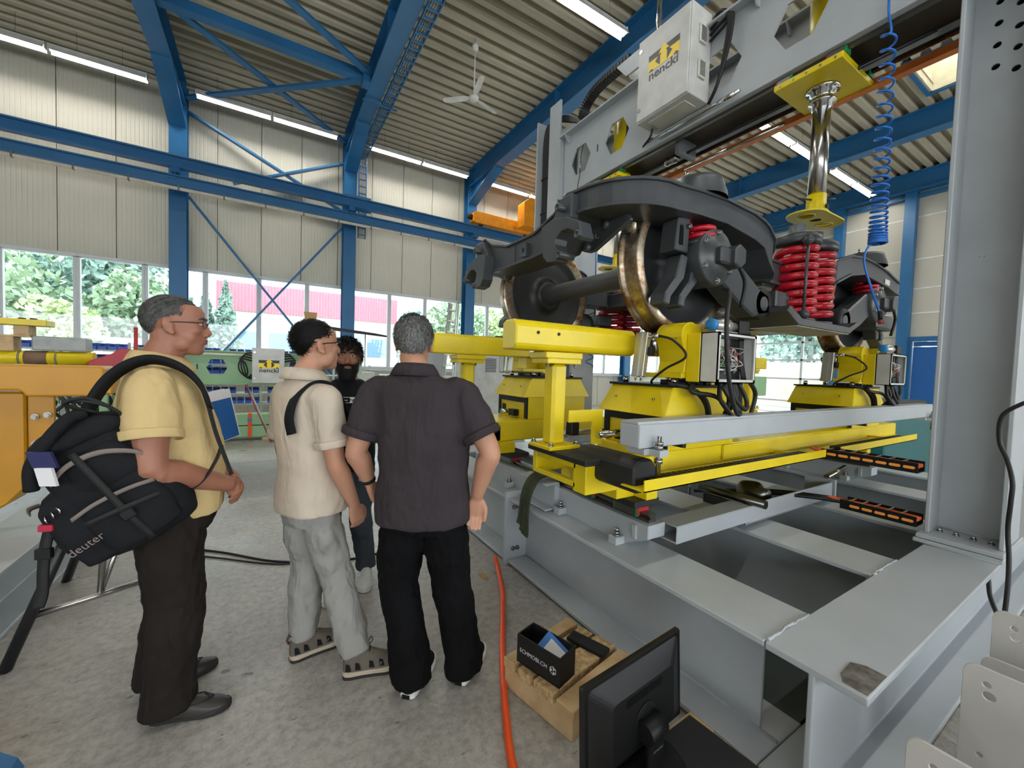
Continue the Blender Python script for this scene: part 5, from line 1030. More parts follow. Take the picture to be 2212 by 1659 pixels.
MB().box(-2.6, -1.8, 3.62, 3.95, 0, .4).build('foot', 'ochre', t, bevel=.01)
# grey I-beams on the floor at left
for i, (x, y0, y1, lb) in enumerate(((-1.345, 1.9, 5.4, 'long grey steel I-beam lying on the floor at the left edge'),)):
    o = MB().prism(ipoly(x, .35, 0.0, .36, .024, .018), 'y', y0, y1).build('floor_beam', 'grey_paint', bevel=.004); tag(o, lb, 'beam')
# black trestle of tubes
t = thing('tube_trestle', 'black welded tube trestle behind the backpack', 'trestle', (-.75, 3.0, 0)); mat('trestle_black', (42, 42, 44), .4, metal=.3)
ap = (-.74, 2.98, .86)
for f_ in ((-1.04, 2.79, .0), (-.46, 3.05, 0), (-1.12, 3.75, 0), (-.5, 3.9, 0)):
    tp = Vector(ap)+Vector((0, .35 if f_[1] > 3.5 else 0, 0))+Vector(((f_[0]-ap[0])*.12, 0, 0)); MB().cyl(f_, tp, .024, 12).build('leg', 'trestle_black', t)
MB().cyl((-.955, 2.845, .22), (-.53, 3.035, .22), .016, 10).build('crossbar', 'steel', t); MB().cyl((-.75, 2.94, .22), (-.73, 2.99, .8), .015, 10).build('strut', 'steel', t); MB().cyl((-.75, 2.94, .22), (-.66, 3.3, .7), .012, 10).build('strut', 'steel', t)
MB().cyl((-.74, 2.9, .85), (-.74, 3.45, .85), .026, 12).build('top_bar', 'trestle_black', t); MB().cyl((-1.02, 3.6, .24), (-.55, 3.75, .24), .014, 8).build('crossbar', 'trestle_black', t)
# blue base plate in the lower left corner
o = MB().prism([(-1.3, 0), (-.73, 0), (-.75, .05), (-.80, .10), (-1.3, .12)], 'y', 1.6, 2.1).build('blue_footing', 'blue_steel', bevel=.01); tag(o, 'blue steel footing in the lower left corner', 'footing')
# teal machine parts behind the stand at right, green console
t = thing('teal_unit', 'teal machine unit behind the near gantry column', 'machine', (8, 2.2, 0)); MB().box(7.2, 9.2, 2.0, 3.2, 0, .98).build('unit_body', mat('teal', (20, 96, 100), .4), t, bevel=.02); MB().box(7.3, 9.1, 2.05, 3.1, .985, 1.2).build('unit_top', 'dark_steel', t, bevel=.02)
t = thing('green_console', 'small pale green control console beyond the stand', 'console', (9.9, 5.2, 0)); MB().box(9.6, 10.1, 5.0, 5.4, 1.05, 1.5).build('console_box', 'green', t, bevel=.01); MB().box(9.8, 9.9, 5.15, 5.25, 0, 1.05).build('console_post', 'green', t); MB().box(9.5, 10.2, 4.9, 5.5, 0, .03).build('console_foot', 'green', t)
t = thing('mint_sign', 'mint green panel on the gable wall next to the blue door', 'sign', (XR-.02, 3.0, 1.5)); MB().box(XR-.13, XR-.1, 2.93, 3.25, 1.1, 1.75).build('panel', mat('mint', (176, 220, 170), .5), t, bevel=.02)
# ================================================================== outside: houses and trees
mat('house_white', (206, 206, 200), .8); mat('house_pink', (204, 112, 130), .6); mat('house_glass', (110, 140, 165), .2); mat('trunk', (90, 74, 58), .9)
for nm, c1, c2 in (('leaf_a', (178, 196, 164), (136, 160, 130)), ('leaf_b', (206, 216, 168), (164, 184, 134)), ('leaf_c', (156, 180, 168), (120, 146, 136))): mat(nm, c1, .7, rgb2=c2, scale=.8)
t = thing('factory_house', 'low white factory house with a red ribbed fascia seen through the windows', 'building', (4, 42, 0))
MB().box(-3.6, 11.5, 42, 50, 0, 8.2).build('walls', 'house_white', t)
for k in range(62): x = -3.6+k*.244; MB().box(x, x+.16, 41.9, 42, 5.7, 8.1).build('fascia_rib', 'house_pink', t)
MB().box(-3.6, 11.5, 41.95, 42, 5.7, 8.1).build('fascia', mat('house_pink2', (222, 160, 170), .6), t)
for k in range(5): MB().box(-2.6+k*2.8, -.4+k*2.8, 41.9, 42, 2.2, 4.0).build('window_pane', 'house_glass', t)
t = thing('white_shed', 'white flat roofed shed outside behind the left rack', 'building', (-6, 30, 0)); MB().box(-7.5, -3.6, 30, 34, 0, 2.3).build('walls', 'house_white', t); MB().box(-7.7, -3.4, 29.7, 34.2, 2.3, 2.5).build('roof', 'house_white', t)
def tree(x, y, h, r_, leaf, label, conifer=False, n=2600, seed=0):
    rng = np.random.default_rng(seed); t = thing('tree', label, 'tree', (x, y, 0), 'trees outside the windows')
    MB().cyl((x, y, -.1), (x, y, h*.75), .22, 8, .08).build('trunk', 'trunk', t)
    if conifer:
        q = rng.random(n)**.6; ang = rng.random(n)*2*PI; rr = r_*(q)*(.55+.45*rng.random(n))*(.8+.2*np.sin(q*38)); c = np.stack([x+rr*np.cos(ang), y+rr*np.sin(ang), h*(1-q*.9)], 1)
    else:
        nb = 34; bc = rng.normal(size=(nb, 3)); bc /= np.linalg.norm(bc, axis=1)[:, None]; bc *= (rng.random((nb, 1))**.4)*.78; idx = rng.integers(0, nb, n)
        d = rng.normal(size=(n, 3)); d /= np.linalg.norm(d, axis=1)[:, None]; p_ = bc[idx]+d*(.26+.06*rng.random((n, 1))); c = np.stack([x+p_[:, 0]*r_, y+p_[:, 1]*r_, h*.56+p_[:, 2]*h*.44], 1)
    sz = (.2+.16*rng.random((n, 1)))*(h/10)**.5; a = rng.normal(size=(n, 3)); a /= np.linalg.norm(a, axis=1)[:, None]; b = np.cross(a, rng.normal(size=(n, 3))); b /= np.linalg.norm(b, axis=1)[:, None]
    v = np.stack([c-a*sz, c+b*sz*.6, c+a*sz, c-b*sz*.6], 1).reshape(-1, 3); me = bpy.data.meshes.new('foliage'); me.vertices.add(len(v)); me.vertices.foreach_set('co', v.ravel()); me.loops.add(4*n); me.loops.foreach_set('vertex_index', np.arange(4*n)); me.polygons.add(n); me.polygons.foreach_set('loop_start', np.arange(0, 4*n, 4)); me.update(calc_edges=True)
    o = bpy.data.objects.new('foliage', me); COL.objects.link(o); me.materials.append(MATS[leaf]); o['kind'] = 'stuff'; attach(o, t)
for i, a in enumerate(((-17, 40, 11.5, 4.6, 'leaf_c', 'dark green tree at the far left window'), (-13, 33, 8.0, 3.6, 'leaf_a', 'round green tree in the first window'), (-9.6, 41, 11, 3.6, 'leaf_c', 'tall bluish tree in the second window'), (-7.2, 35, 7.6, 2.6, 'leaf_a', 'mid green tree right in the second window'), (-9.5, 31, 4.6, 2.3, 'leaf_b', 'yellow green bush low in the second window'), (-12.5, 46, 12.5, 4.5, 'leaf_a', 'tall tree behind in the first window'),
    (16.5, 38, 9.0, 3.2, 'leaf_a', 'light tree left of the third column'), (21, 40, 9.6, 3.4, 'leaf_b', 'light tree right of the third column'), (26, 42, 10, 4, 'leaf_a', 'tree right behind the far wheel'), (14, 44, 7.5, 3.0, 'leaf_c', 'low tree beyond the pink house end'))): tree(*a[:4], a[4], a[5], seed=i)
for i, a in enumerate(((-3.9, 38, 6.8, 1.5, 'leaf_c', 'slim conifer in the window left of the pink house'), (-2.6, 37, 7.4, 1.7, 'leaf_c', 'taller conifer beside the pink house'), (-5.0, 40, 6.2, 1.6, 'leaf_c', 'small conifer left of the slim one'))): tree(*a[:4], a[4], a[5], True, 1800, seed=40+i)
for i, a in enumerate(((30, 9.5, 6.5, 3.5, 'leaf_a', 'tree beyond the glazed gate'), (34, 14, 8, 4, 'leaf_c', 'darker tree beyond the glazed gate'))): tree(*a[:4], a[4], a[5], seed=60+i)
o = MB().box(24, 24.3, 2, 18, 0, 2.3).build('yard_wall', mat('yard_wall', (226, 222, 190), .8)); tag(o, 'pale yard wall beyond the glazed gate', 'wall')
# ================================================================== foreground on the right
mat('carton_black', (20, 20, 21), .55, var=.1); mat('print_white', (226, 226, 226), .6, var=.02); mat('book_blue', (44, 116, 190), .5); mat('foam', (24, 25, 25), .9, bump=.4, bscale=200)
mat('hose_orange', (238, 86, 30), .42, var=.06); mat('plate_white', (196, 193, 188), .5, var=.03, bump=.08, bscale=250); mat('screen_black', (14, 14, 15), .3, spec=.4); mat('osb', (208, 180, 132), .75, rgb2=(150, 116, 76), scale=46, bump=.25, bscale=80)
def pallet(org, ux, uy, nx, ny, label, boards, z=.145):
    t = thing('pallet', label, 'pallet', (org[0], org[1], 0)); O = Vector((org[0], org[1], 0)); ux = Vector(ux).normalized(); uy = Vector(uy).normalized()
    def bx(a0, a1, b0, b1, z0, z1, nm, m_='wood'):
        c = O+ux*(a0+a1)/2+uy*(b0+b1)/2+Vector((0, 0, (z0+z1)/2)); MB().obox(c, ux*(a1-a0)/2, uy*(b1-b0)/2, Vector((0, 0, (z1-z0)/2))).build(nm, m_, t, bevel=.003)
    for a in (0, nx/2-.04, nx-.08): bx(a, a+.08, 0, ny, .0, .1, 'stringer')
    k = len(boards)
    for i, (b0, b1) in enumerate(boards): bx(-.01, nx+.01, b0, b1, .1, z-(.006 if i % 2 else 0), 'deck_board', 'osb' if i % 3 else 'wood')
    return t
d1 = Vector((.44, .09, 0)); d2 = Vector((.09, -.40, 0))
pallet((.975, 1.58), d1, d2, .45, .40, 'small wooden pallet with chipboard deck boards under the black box', ((0, .07), (.09, .17), (.19, .30), (.32, .41)))
pallet((.86, .93), (1, .03, 0), (.03, -1, 0), .60, .42, 'wooden pallet under the black board by the monitor', ((0, .1), (.13, .22), (.26, .40)))
# black box with print, booklet inside
u = Vector((.069, -.231, 0)).normalized(); v_ = Vector((u.y*-1, u.x, 0)); v_ = Vector((-u.y, u.x, 0)); O = Vector((1.004, 1.524, .146))
t = thing('carton_box', 'open black box with white web address standing on the pallet', 'box', O)
L_, W_, H_, th = .241, .117, .13, .006
def ob(a0, a1, b0, b1, z0, z1): return MB().obox(O+u*(a0+a1)/2+v_*(b0+b1)/2+Vector((0, 0, (z0+z1)/2)), u*(a1-a0)/2, v_*(b1-b0)/2, Vector((0, 0, (z1-z0)/2)))
for nm, a in (('box_front', (0, L_, 0, th, 0, H_)), ('box_back', (0, L_, W_-th, W_, 0, H_)), ('box_end', (0, th, th, W_-th, 0, H_)), ('box_end', (L_-th, L_, th, W_-th, 0, H_)), ('box_bottom', (0, L_, 0, W_, 0, th))): ob(*a).build(nm, 'carton_black', t)
pm = frame_mat(O+u*.095+Vector((0, 0, .062))-v_*.0006, u, (0, 0, 1)); text_mesh('SCHMOBI.CH', .0265, 'print_white', 'print', t, pm, depth=.0003)
c = O+u*.205+Vector((0, 0, .062))-v_*.0008; m = MB()
for k in range(6):
    a0, a1 = PI/6+k*PI/3, PI/6+(k+1)*PI/3; am = (a0+a1)/2
    if k % 2 == 0: m.add([c+u*.002*math.cos(am)+Vector((0, 0, .002*math.sin(am))), c+u*.015*math.cos(a0)+Vector((0, 0, .015*math.sin(a0))), c+u*.015*math.cos(a1)+Vector((0, 0, .015*math.sin(a1)))], [(0, 1, 2)])
    p0 = [c+u*r_*math.cos(a)+Vector((0, 0, r_*math.sin(a))) for r_, a in ((.016, a0), (.019, a0), (.019, a1), (.016, a1))]; m.add(p0, [(0, 1, 2, 3)])
m.build('print_emblem', 'print_white', t, fix=False)
tb = thing('booklet', 'blue and white booklet leaning inside the black box', 'booklet', O+u*.15)
cc = O+u*.15+v_*.07+Vector((0, 0, .085)); ax = (u*.9+Vector((0, 0, -.35))).normalized(); ay = (v_*.75+Vector((0, 0, .6))).normalized(); ay = (ay-ax*ay.dot(ax)).normalized(); az = ax.cross(ay)
MB().obox(cc, ax*.065, ay*.05, az*.004).build('cover', 'book_blue', tb); MB().obox(cc+ax*.02-az*.005-ay*.008, ax*.055, ay*.042, az*.001).obox(cc+ax*.02+az*.005-ay*.008, ax*.055, ay*.042, az*.001).build('label_page', 'print_white', tb)
o = MB().obox(Vector((1.365, 1.44, .155)), Vector((.033, -.095, 0)), Vector((.034, .012, 0)), Vector((0, 0, .01))).build('foam_strip', 'foam', bevel=.003); tag(o, 'flat black foam strip on the pallet edge', 'foam strip')
# monitor seen from behind
t = thing('monitor', 'black computer monitor seen from behind on its stand', 'monitor', (1.12, .86, .16))
xr = Vector((1, .09, 0)).normalized(); nb = Vector((xr.y, -xr.x, 0)); upv = (Vector((0, 0, 1))-nb*.06).normalized(); c0 = Vector((1.115, .93, .345))
MB().obox(c0, xr*.27, nb*.012, upv*.165).build('panel', 'screen_black', t, bevel=.005)
MB().obox(c0-nb*.0125, xr*.258, nb*.001, upv*.156).build('screen_glass', mat('screen_glass', (10, 10, 12), .12), t)
pts = []
m = MB(); lo = [c0+xr*a+upv*b+nb*.012 for a, b in ((-.25, -.15), (.25, -.15), (.25, .15), (-.25, .15))]; hi = [c0+xr*a+upv*b+nb*.045 for a, b in ((-.17, -.11), (.17, -.11), (.17, .09), (-.17, .09))]
m.add(lo+hi, [(0, 1, 5, 4), (1, 2, 6, 5), (2, 3, 7, 6), (3, 0, 4, 7), (4, 5, 6, 7)]).build('back_shell', 'black_plastic', t, bevel=.015, seg=3)
for k in range(40): MB().obox(c0+xr*(-.10+k*.005)+upv*.065+nb*.0455, xr*.0012, nb*.0006, upv*.014).build('vent_slot', 'screen_black', t)
MB().lathe([(0, .002), (.055, .002), (.06, 0)], c0+nb*.045-upv*.03, nb, 32).build('mount_disc', 'black_plastic', t)
hg = c0+nb*.07-upv*.04; MB().cyl(hg-xr*.045, hg+xr*.045, .035, 24).build('hinge', 'black_plastic', t); MB().obox(hg-nb*.012, xr*.03, nb*.02, upv*.03).build('hinge_bracket', 'black_plastic', t, bevel=.004)
st_ = Vector((hg.x, hg.y, 0))+nb*.012; MB().obox(Vector((st_.x, st_.y, .235)), xr*.04, nb*.014, Vector((0, 0, .075))).build('stand_neck', 'black_plastic', t, bevel=.01, seg=2); MB().lathe([(0, 0), (.15, 0), (.155, .004), (.14, .014), (0, .02)], (st_.x-.02, st_.y+.04, .158), (0, 0, 1), 40).build('stand_foot', 'black_plastic', t)
text_mesh('SAMSUNG', .012, 'grey_dark', 'brand_mark', t, frame_mat(Vector((st_.x, st_.y, .25))+nb*.0145, -xr if False else xr, (0, 0, 1)), depth=.0002)
o = MB().obox(Vector((1.2, .76, .152)), Vector((.25, .01, 0)), Vector((.012, -.16, 0)), Vector((0, 0, .005))).build('black_board', 'black_board'); tag(o, 'black board lying on the pallet below the monitor', 'board')
# orange hose on the floor
t = thing('orange_hose', 'orange hose running over the floor from the base frame', 'hose', (1.2, 1.9, 0))
MB().tube(spline([(1.50, 2.62, .06), (1.47, 2.52, .022), (1.35, 2.25, .018), (1.22, 2.02, .018), (1.08, 1.78, .018), (.97, 1.58, .018), (.87, 1.38, .018), (.80, 1.22, .018), (.76, 1.05, .018), (.7, .8, .018)], 10), .0165, 12).build('hose_body', 'hose_orange', t)
o = MB().tube(spline([(-2.2, 5.0, .008), (-1.0, 4.3, .008), (-.35, 3.83, .008), (.1, 3.4, .008), (.6, 3.2, .008), (1.2, 3.3, .008)], 8), .008, 6).build('floor_cable', 'black_rubber'); tag(o, 'thin black cable lying across the floor behind the men', 'cable')
o = MB().tube(spline([(-1.9, 4.7, .007), (-.9, 4.15, .007), (-.35, 3.72, .007), (.1, 3.36, .007), (.5, 3.3, .007)], 8), .006, 6).build('floor_cable', 'black_rubber'); tag(o, 'second thin black cable beside the first on the floor', 'cable')
o = MB().box(1.33, 1.37, 2.47, 2.56, 0, .004).build('paper_scrap', 'kraft'); tag(o, 'small brown scrap on the floor left of the frame', 'scrap')
# white drilled plates in the lower right corner
def wplate(x, ztop, label, y0=.33):
    r_ = .035; out = [(y0, 0), (y0, ztop-r_)]+[(y0-r_+r_*math.cos(a), ztop-r_+r_*math.sin(a)) for a in [PI/2*k/6 for k in range(1, 7)]]+[(-.45, ztop), (-.45, 0)]
    hs = [circ(y0-.055, ztop-.055, .010), circ(y0-.062, ztop-.09, .015), circ(y0-.2, ztop-.055, .012), circ(y0-.2, ztop-.09, .015), circ(y0-.05, ztop-.3, .008, 10)]
    o = MB().plate(out, hs, 'x', x, x+.01).build('drilled_plate', 'plate_white', bevel=.0015); tag(o, label, 'plate', 'white drilled plates'); 
    o.location.z = 0
for i, (x, z, lb) in enumerate(((1.49, .55, 'white drilled steel plate nearest the viewer at the bottom edge'), (2.06, .55, 'white drilled steel plate in the middle of the right corner'), (2.33, .475, 'white drilled steel plate right behind the middle one'), (2.48, .61, 'white drilled steel plate farthest back below the hanging cable'))): wplate(x, z, lb)
# ================================================================== people
mat('skin_tan', (156, 104, 82), .5, var=.07, scale=14, bump=.05, bscale=150); mat('skin_light', (186, 136, 110), .5, var=.07, scale=14, bump=.05, bscale=150); mat('skin_dark', (140, 90, 66), .5, var=.07, scale=14)
mat('lip_a', (140, 80, 72), .5); mat('lip_b', (150, 92, 86), .5); mat('eye_white', (214, 208, 200), .3); mat('iris', (34, 22, 18), .2)
mat('hair_grey', (140, 140, 138), .6, rgb2=(66, 66, 66), scale=90); mat('hair_black', (15, 14, 14), .6, var=.3, scale=40, spec=.2); mat('hair_pepper', (86, 84, 82), .6, rgb2=(44, 43, 42), scale=60)
mat('polo_yellow', (208, 182, 130), .85, spec=.15, var=.05, bump=.25, bscale=500, folds=.45); mat('polo_beige', (200, 186, 168), .85, spec=.15, var=.05, bump=.25, bscale=500, folds=.45); mat('polo_dark', (58, 52, 55), .85, spec=.15, var=.08, bump=.25, bscale=500, folds=.45); mat('tee_black', (24, 25, 28), .85, spec=.15, var=.1, bump=.2, bscale=500, folds=.45)
mat('pants_brown', (36, 31, 28), .85, spec=.15, var=.12, bump=.2, bscale=300, folds=.6); mat('pants_grey', (146, 144, 140), .7, spec=.15, var=.06, bump=.15, bscale=300, folds=.6); mat('pants_black', (11, 11, 13), .85, spec=.15, var=.2, bump=.2, bscale=300, folds=.6); mat('pants_slate', (60, 66, 72), .85, spec=.15)
mat('leather_dark', (44, 38, 35), .45, var=.15); mat('sole_dark', (34, 32, 30), .7); mat('sole_white', (222, 220, 212), .6); mat('sole_cream', (176, 164, 142), .7); mat('canvas_black', (24, 24, 26), .8, spec=.15); mat('suede_grey', (98, 90, 80), .85, var=.12, scale=20); mat('maroon', (92, 44, 44), .7); mat('shoe_white', (226, 226, 222), .5)
mat('pack_black', (28, 29, 32), .75, spec=.15, var=.18, scale=8, bump=.3, bscale=350); mat('pack_grey', (120, 108, 102), .7); mat('webbing', (18, 18, 19), .7, bump=.2, bscale=300)
def E_(m, c, r, n=14, k=10, rot=None):
    """ellipsoid"""
    vs = []; c = Vector(c)
    for i in range(k+1):
        a = -PI/2+PI*i/k
        for j in range(n):
            b = 2*PI*j/n; v = Vector((r[0]*math.cos(a)*math.cos(b), r[1]*math.cos(a)*math.sin(b), r[2]*math.sin(a)))
            if rot is not None: v = rot @ v
            vs.append(c+v)
    return m.add(vs, [(i*n+j, i*n+(j+1) % n, (i+1)*n+(j+1) % n, (i+1)*n+j) for i in range(k) for j in range(n)], True)
def loft(m, rings):
    n = len(rings[0]); vs = [p for r in rings for p in r]; k = len(rings)
    return m.add(vs, [(i*n+j, i*n+(j+1) % n, (i+1)*n+(j+1) % n, (i+1)*n+j) for i in range(k-1) for j in range(n)]+[tuple(range(n-1, -1, -1)), tuple((k-1)*n+j for j in range(n))], True)
def ring_e(c, u, v, ru, rv, n=24, p=2.3):
    out = []
    for j in range(n):
        a = 2*PI*j/n; ca, sa = math.cos(a), math.sin(a)
        out.append(Vector(c)+Vector(u)*ru*math.copysign(abs(ca)**(2/p), ca)+Vector(v)*rv*math.copysign(abs(sa)**(2/p), sa))
    return out
def stack(m, secs, p=2.4):
    """secs: (z, cx, cy, rx, ry)"""
    return loft(m, [ring_e((cx, cy, z), (1, 0, 0), (0, 1, 0), rx, ry, 28, p) for z, cx, cy, rx, ry in secs])
def limb(m, pts, rad, ref=(0, 1, 0), n=4, asp=1.0, tip=True):
    P_ = spline(pts, n); k = len(P_); R_ = np.interp(np.linspace(0, len(pts)-1, k), range(len(pts)), rad); rings = []
    for i, p_ in enumerate(P_):
        d = (P_[min(i+1, k-1)]-P_[max(i-1, 0)]).normalized(); u = Vector(ref).cross(d)
        if u.length < .05: u = Vector((1, 0, 0)).cross(d)
        u.normalize(); v = d.cross(u); rings.append(ring_e(p_, u, v, R_[i]*asp, R_[i], 16, 2.0))
    E_(m, P_[0], (R_[0]*.96,)*3)
    if tip: E_(m, P_[-1], (R_[-1]*.96,)*3)
    return loft(m, rings)
def finish(m, name, material, parent, M_, voxel, smooth=4, disp=0, dsize=.12, seed=0):
    o = m.build(name, material, parent, fix=False); o.data.transform(M_)
    r = o.modifiers.new('merge', 'REMESH'); r.mode = 'VOXEL'; r.voxel_size = voxel; r.use_smooth_shade = True
    s = o.modifiers.new('soften', 'SMOOTH'); s.factor = .5; s.iterations = smooth
    if disp:
        tx = bpy.data.textures.new('folds', 'CLOUDS'); tx.noise_scale = dsize; tx.noise_depth = 2
        d = o.modifiers.new('folds', 'DISPLACE'); d.texture = tx; d.strength = disp; d.mid_level = .5; d.texture_coords = 'GLOBAL'
    return o
def hand(m, w_, d, n, s, curl=.5, thumb=.6):
    """wrist point, finger direction, palm normal (palm side), thumb side"""
    w_ = Vector(w_); d = Vector(d).normalized(); n = Vector(n); n = (n-d*n.dot(d)).normalized(); sd = Vector(s); sd = (sd-d*sd.dot(d)-n*sd.dot(n)).normalized()
    loft(m, [ring_e(w_+d*t, sd, n, a, b, 14, 2.6) for t, a, b in ((-.02, .026, .02), (.01, .028, .018), (.04, .038, .016), (.075, .041, .015), (.095, .039, .013))])
    for i, (off, ln) in enumerate(((.030, .072), (.011, .08), (-.009, .074), (-.028, .058))):
        p = w_+d*.088+sd*off; a = 0; pts = [p]; q = d
        for j, f_ in enumerate((.42, .33, .25)):
            a = curl*(.7, .9, .6)[j]; ax = sd; q = (q*math.cos(a)+n*math.sin(a)).normalized() if True else q; nn = (n*math.cos(a)-q*0); pts.append(pts[-1]+q*ln*f_)
        limb(m, pts, [.0095, .009, .0085, .007], ref=tuple(sd), n=3)
    b = w_+d*.03+sd*.03; t1 = (d*.72+sd*.42+n*.35*thumb).normalized(); t2 = (d*.95+sd*.05+n*.4*thumb).normalized()
    limb(m, [b, b+t1*.035, b+t1*.035+t2*.032, b+t1*.035+t2*.055], [.013, .0115, .0105, .008], ref=tuple(n), n=3)
HEAD_SECS = [(-.118, 0, .060, .022, .020), (-.108, 0, .052, .036, .036), (-.09, 0, .042, .047, .048), (-.065, 0, .032, .057, .060), (-.035, 0, .024, .064, .070), (0, 0, .019, .069, .077), (.03, 0, .015, .072, .083), (.06, 0, .01, .072, .086), (.085, 0, .004, .062, .074)]
def head_mesh(m, H):
    """H maps head space (x right, y forward, z up, origin between the ears) to body space"""
    t = MB(); E_(t, (0, -.016, .034), (.077, .098, .088), 20, 14); stack(t, HEAD_SECS, 2.2)
    E_(t, (0, .082, .028), (.052, .017, .013)); 
    for s in (-1, 1):
        E_(t, (s*.043, .064, -.018), (.022, .026, .02)); E_(t, (s*.047, .02, -.072), (.018, .037, .03)); E_(t, (s*.044, .045, -.045), (.022, .03, .036)); E_(t, (s*.0775, -.012, -.004), (.0065, .019, .031)); E_(t, (s*.083, -.02, .006), (.005, .012, .022)); E_(t, (s*.077, .0, -.03), (.008, .011, .012)); E_(t, (s*.0115, .103, -.035), (.0095, .011, .008))
    limb(t, [(0, .088, .018), (0, .100, -.008), (0, .1085, -.026)], [.009, .0105, .0125], ref=(1, 0, 0)); E_(t, (0, .102, -.034), (.013, .012, .009))
    E_(t, (0, .088, -.062), (.027, .013, .014)); E_(t, (0, .076, -.1), (.02, .016, .016))
    m.add([H @ Vector(v) for v in t.v], t.f, True)
def face_parts(parent, M_, lip='lip_a', brow='hair_black'):
    for s in (-1, 1):
        e = MB(); E_(e, (s*.031, .0862, .009), (.0135, .0085, .0058)); o = e.build('eye', 'eye_white', parent, fix=False); o.data.transform(M_)
        e = MB(); E_(e, (s*.031, .0932, .0095), (.0055, .0024, .0055)); q = e.build('iris', 'iris', o, fix=False); q.data.transform(M_)
        e = MB(); limb(e, [(s*.013, .099, .028), (s*.03, .0975, .034), (s*.05, .084, .028)], [.004, .0045, .0025]); q = e.build('eyebrow', brow, parent, fix=False); q.data.transform(M_)
    e = MB(); E_(e, (0, .0985, -.058), (.022, .006, .0042)); E_(e, (0, .0975, -.067), (.02, .006, .0055)); q = e.build('lips', lip, parent, fix=False); q.data.transform(M_)
def hair_cap(parent, M_, material, line, grow=1.05, strands=1400, slen=.03, lift=.35, seed=1, flow=(0, -.4, -1), rad=.0011, name='hair'):
    """skull shell above a hairline plus short strands; line(x,y,z) > 0 keeps hair"""
    rng = random.Random(seed); m = MB(); c = Vector((0, -.016, .034)); R_ = Vector((.077, .098, .088))*grow; vs = []; idx = {}; N_, K_ = 110, 72
    def P(i, j):
        a = -PI/2+PI*i/K_; b = 2*PI*j/N_; return c+Vector((R_.x*math.cos(a)*math.cos(b), R_.y*math.cos(a)*math.sin(b), R_.z*math.sin(a)))
    faces = []
    for i in range(K_):
        for j in range(N_):
            q = [P(i, j), P(i, j+1), P(i+1, j+1), P(i+1, j)]; mid = (q[0]+q[1]+q[2]+q[3])/4
            if line(mid.x, mid.y, mid.z) > 0:
                f_ = []
                for p in q:
                    key = tuple(round(t, 5) for t in p)
                    if key not in idx: idx[key] = len(vs); nz = noise.noise(p*38)*.003; vs.append(p+(p-c).normalized()*nz)
                    f_.append(idx[key])
                if len(set(f_)) >= 3: faces.append(tuple(dict.fromkeys(f_)))
    m.add(vs, faces, True); n = 0; fl = Vector(flow); tries = 0
    while n < strands and tries < strands*8:
        tries += 1; v = Vector((rng.gauss(0, 1), rng.gauss(0, 1), rng.gauss(0, 1))).normalized(); p = c+Vector((v.x*R_.x, v.y*R_.y, v.z*R_.z))
        if line(p.x, p.y, p.z) <= .002: continue
        nn = Vector((v.x/R_.x, v.y/R_.y, v.z/R_.z)).normalized(); tg = fl-nn*fl.dot(nn)+Vector((rng.gauss(0, .25), rng.gauss(0, .25), rng.gauss(0, .25))); tg = (tg-nn*tg.dot(nn)); tg = tg.normalized() if tg.length > .01 else nn.orthogonal()
        L_ = slen*rng.uniform(.6, 1.3); p1 = p+(tg*.8+nn*lift)*L_*.5; p2 = p1+(tg+nn*lift*.2)*L_*.5; sd = nn.cross(tg).normalized()*rad*rng.uniform(.8, 1.8)
        m.add([p-sd, p+sd, p1+sd, p1-sd, p2], [(0, 1, 2, 3), (3, 2, 4)], True); n += 1
    o = m.build(name, material, parent, fix=False); o.data.transform(M_)
    return o
def glasses(parent, M_, material='black_plastic', w_=.0014, lens=True):
    g = None
    for s in (-1, 1):
        rim = [(s*.033+.021*math.cos(a), .103-.006*abs(math.cos(a))*(1 if math.cos(a)*s > 0 else 0), .006+.014*math.sin(a)) for a in [2*PI*k/20 for k in range(20)]]
        m = MB().tube(rim, w_, 6, closed=True); o = m.build('glasses_rim', material, parent); o.data.transform(M_)
        m = MB().tube([(s*.054, .098, .012), (s*.074, .07, .013), (s*.081, .02, .012), (s*.082, -.012, .008), (s*.08, -.03, -.012)], w_*1.15, 6); o = m.build('glasses_temple', material, parent); o.data.transform(M_)
    m = MB().tube([(-.012, .104, .01), (0, .107, .013), (.012, .104, .01)], w_, 6); o = m.build('glasses_bridge', material, parent); o.data.transform(M_)
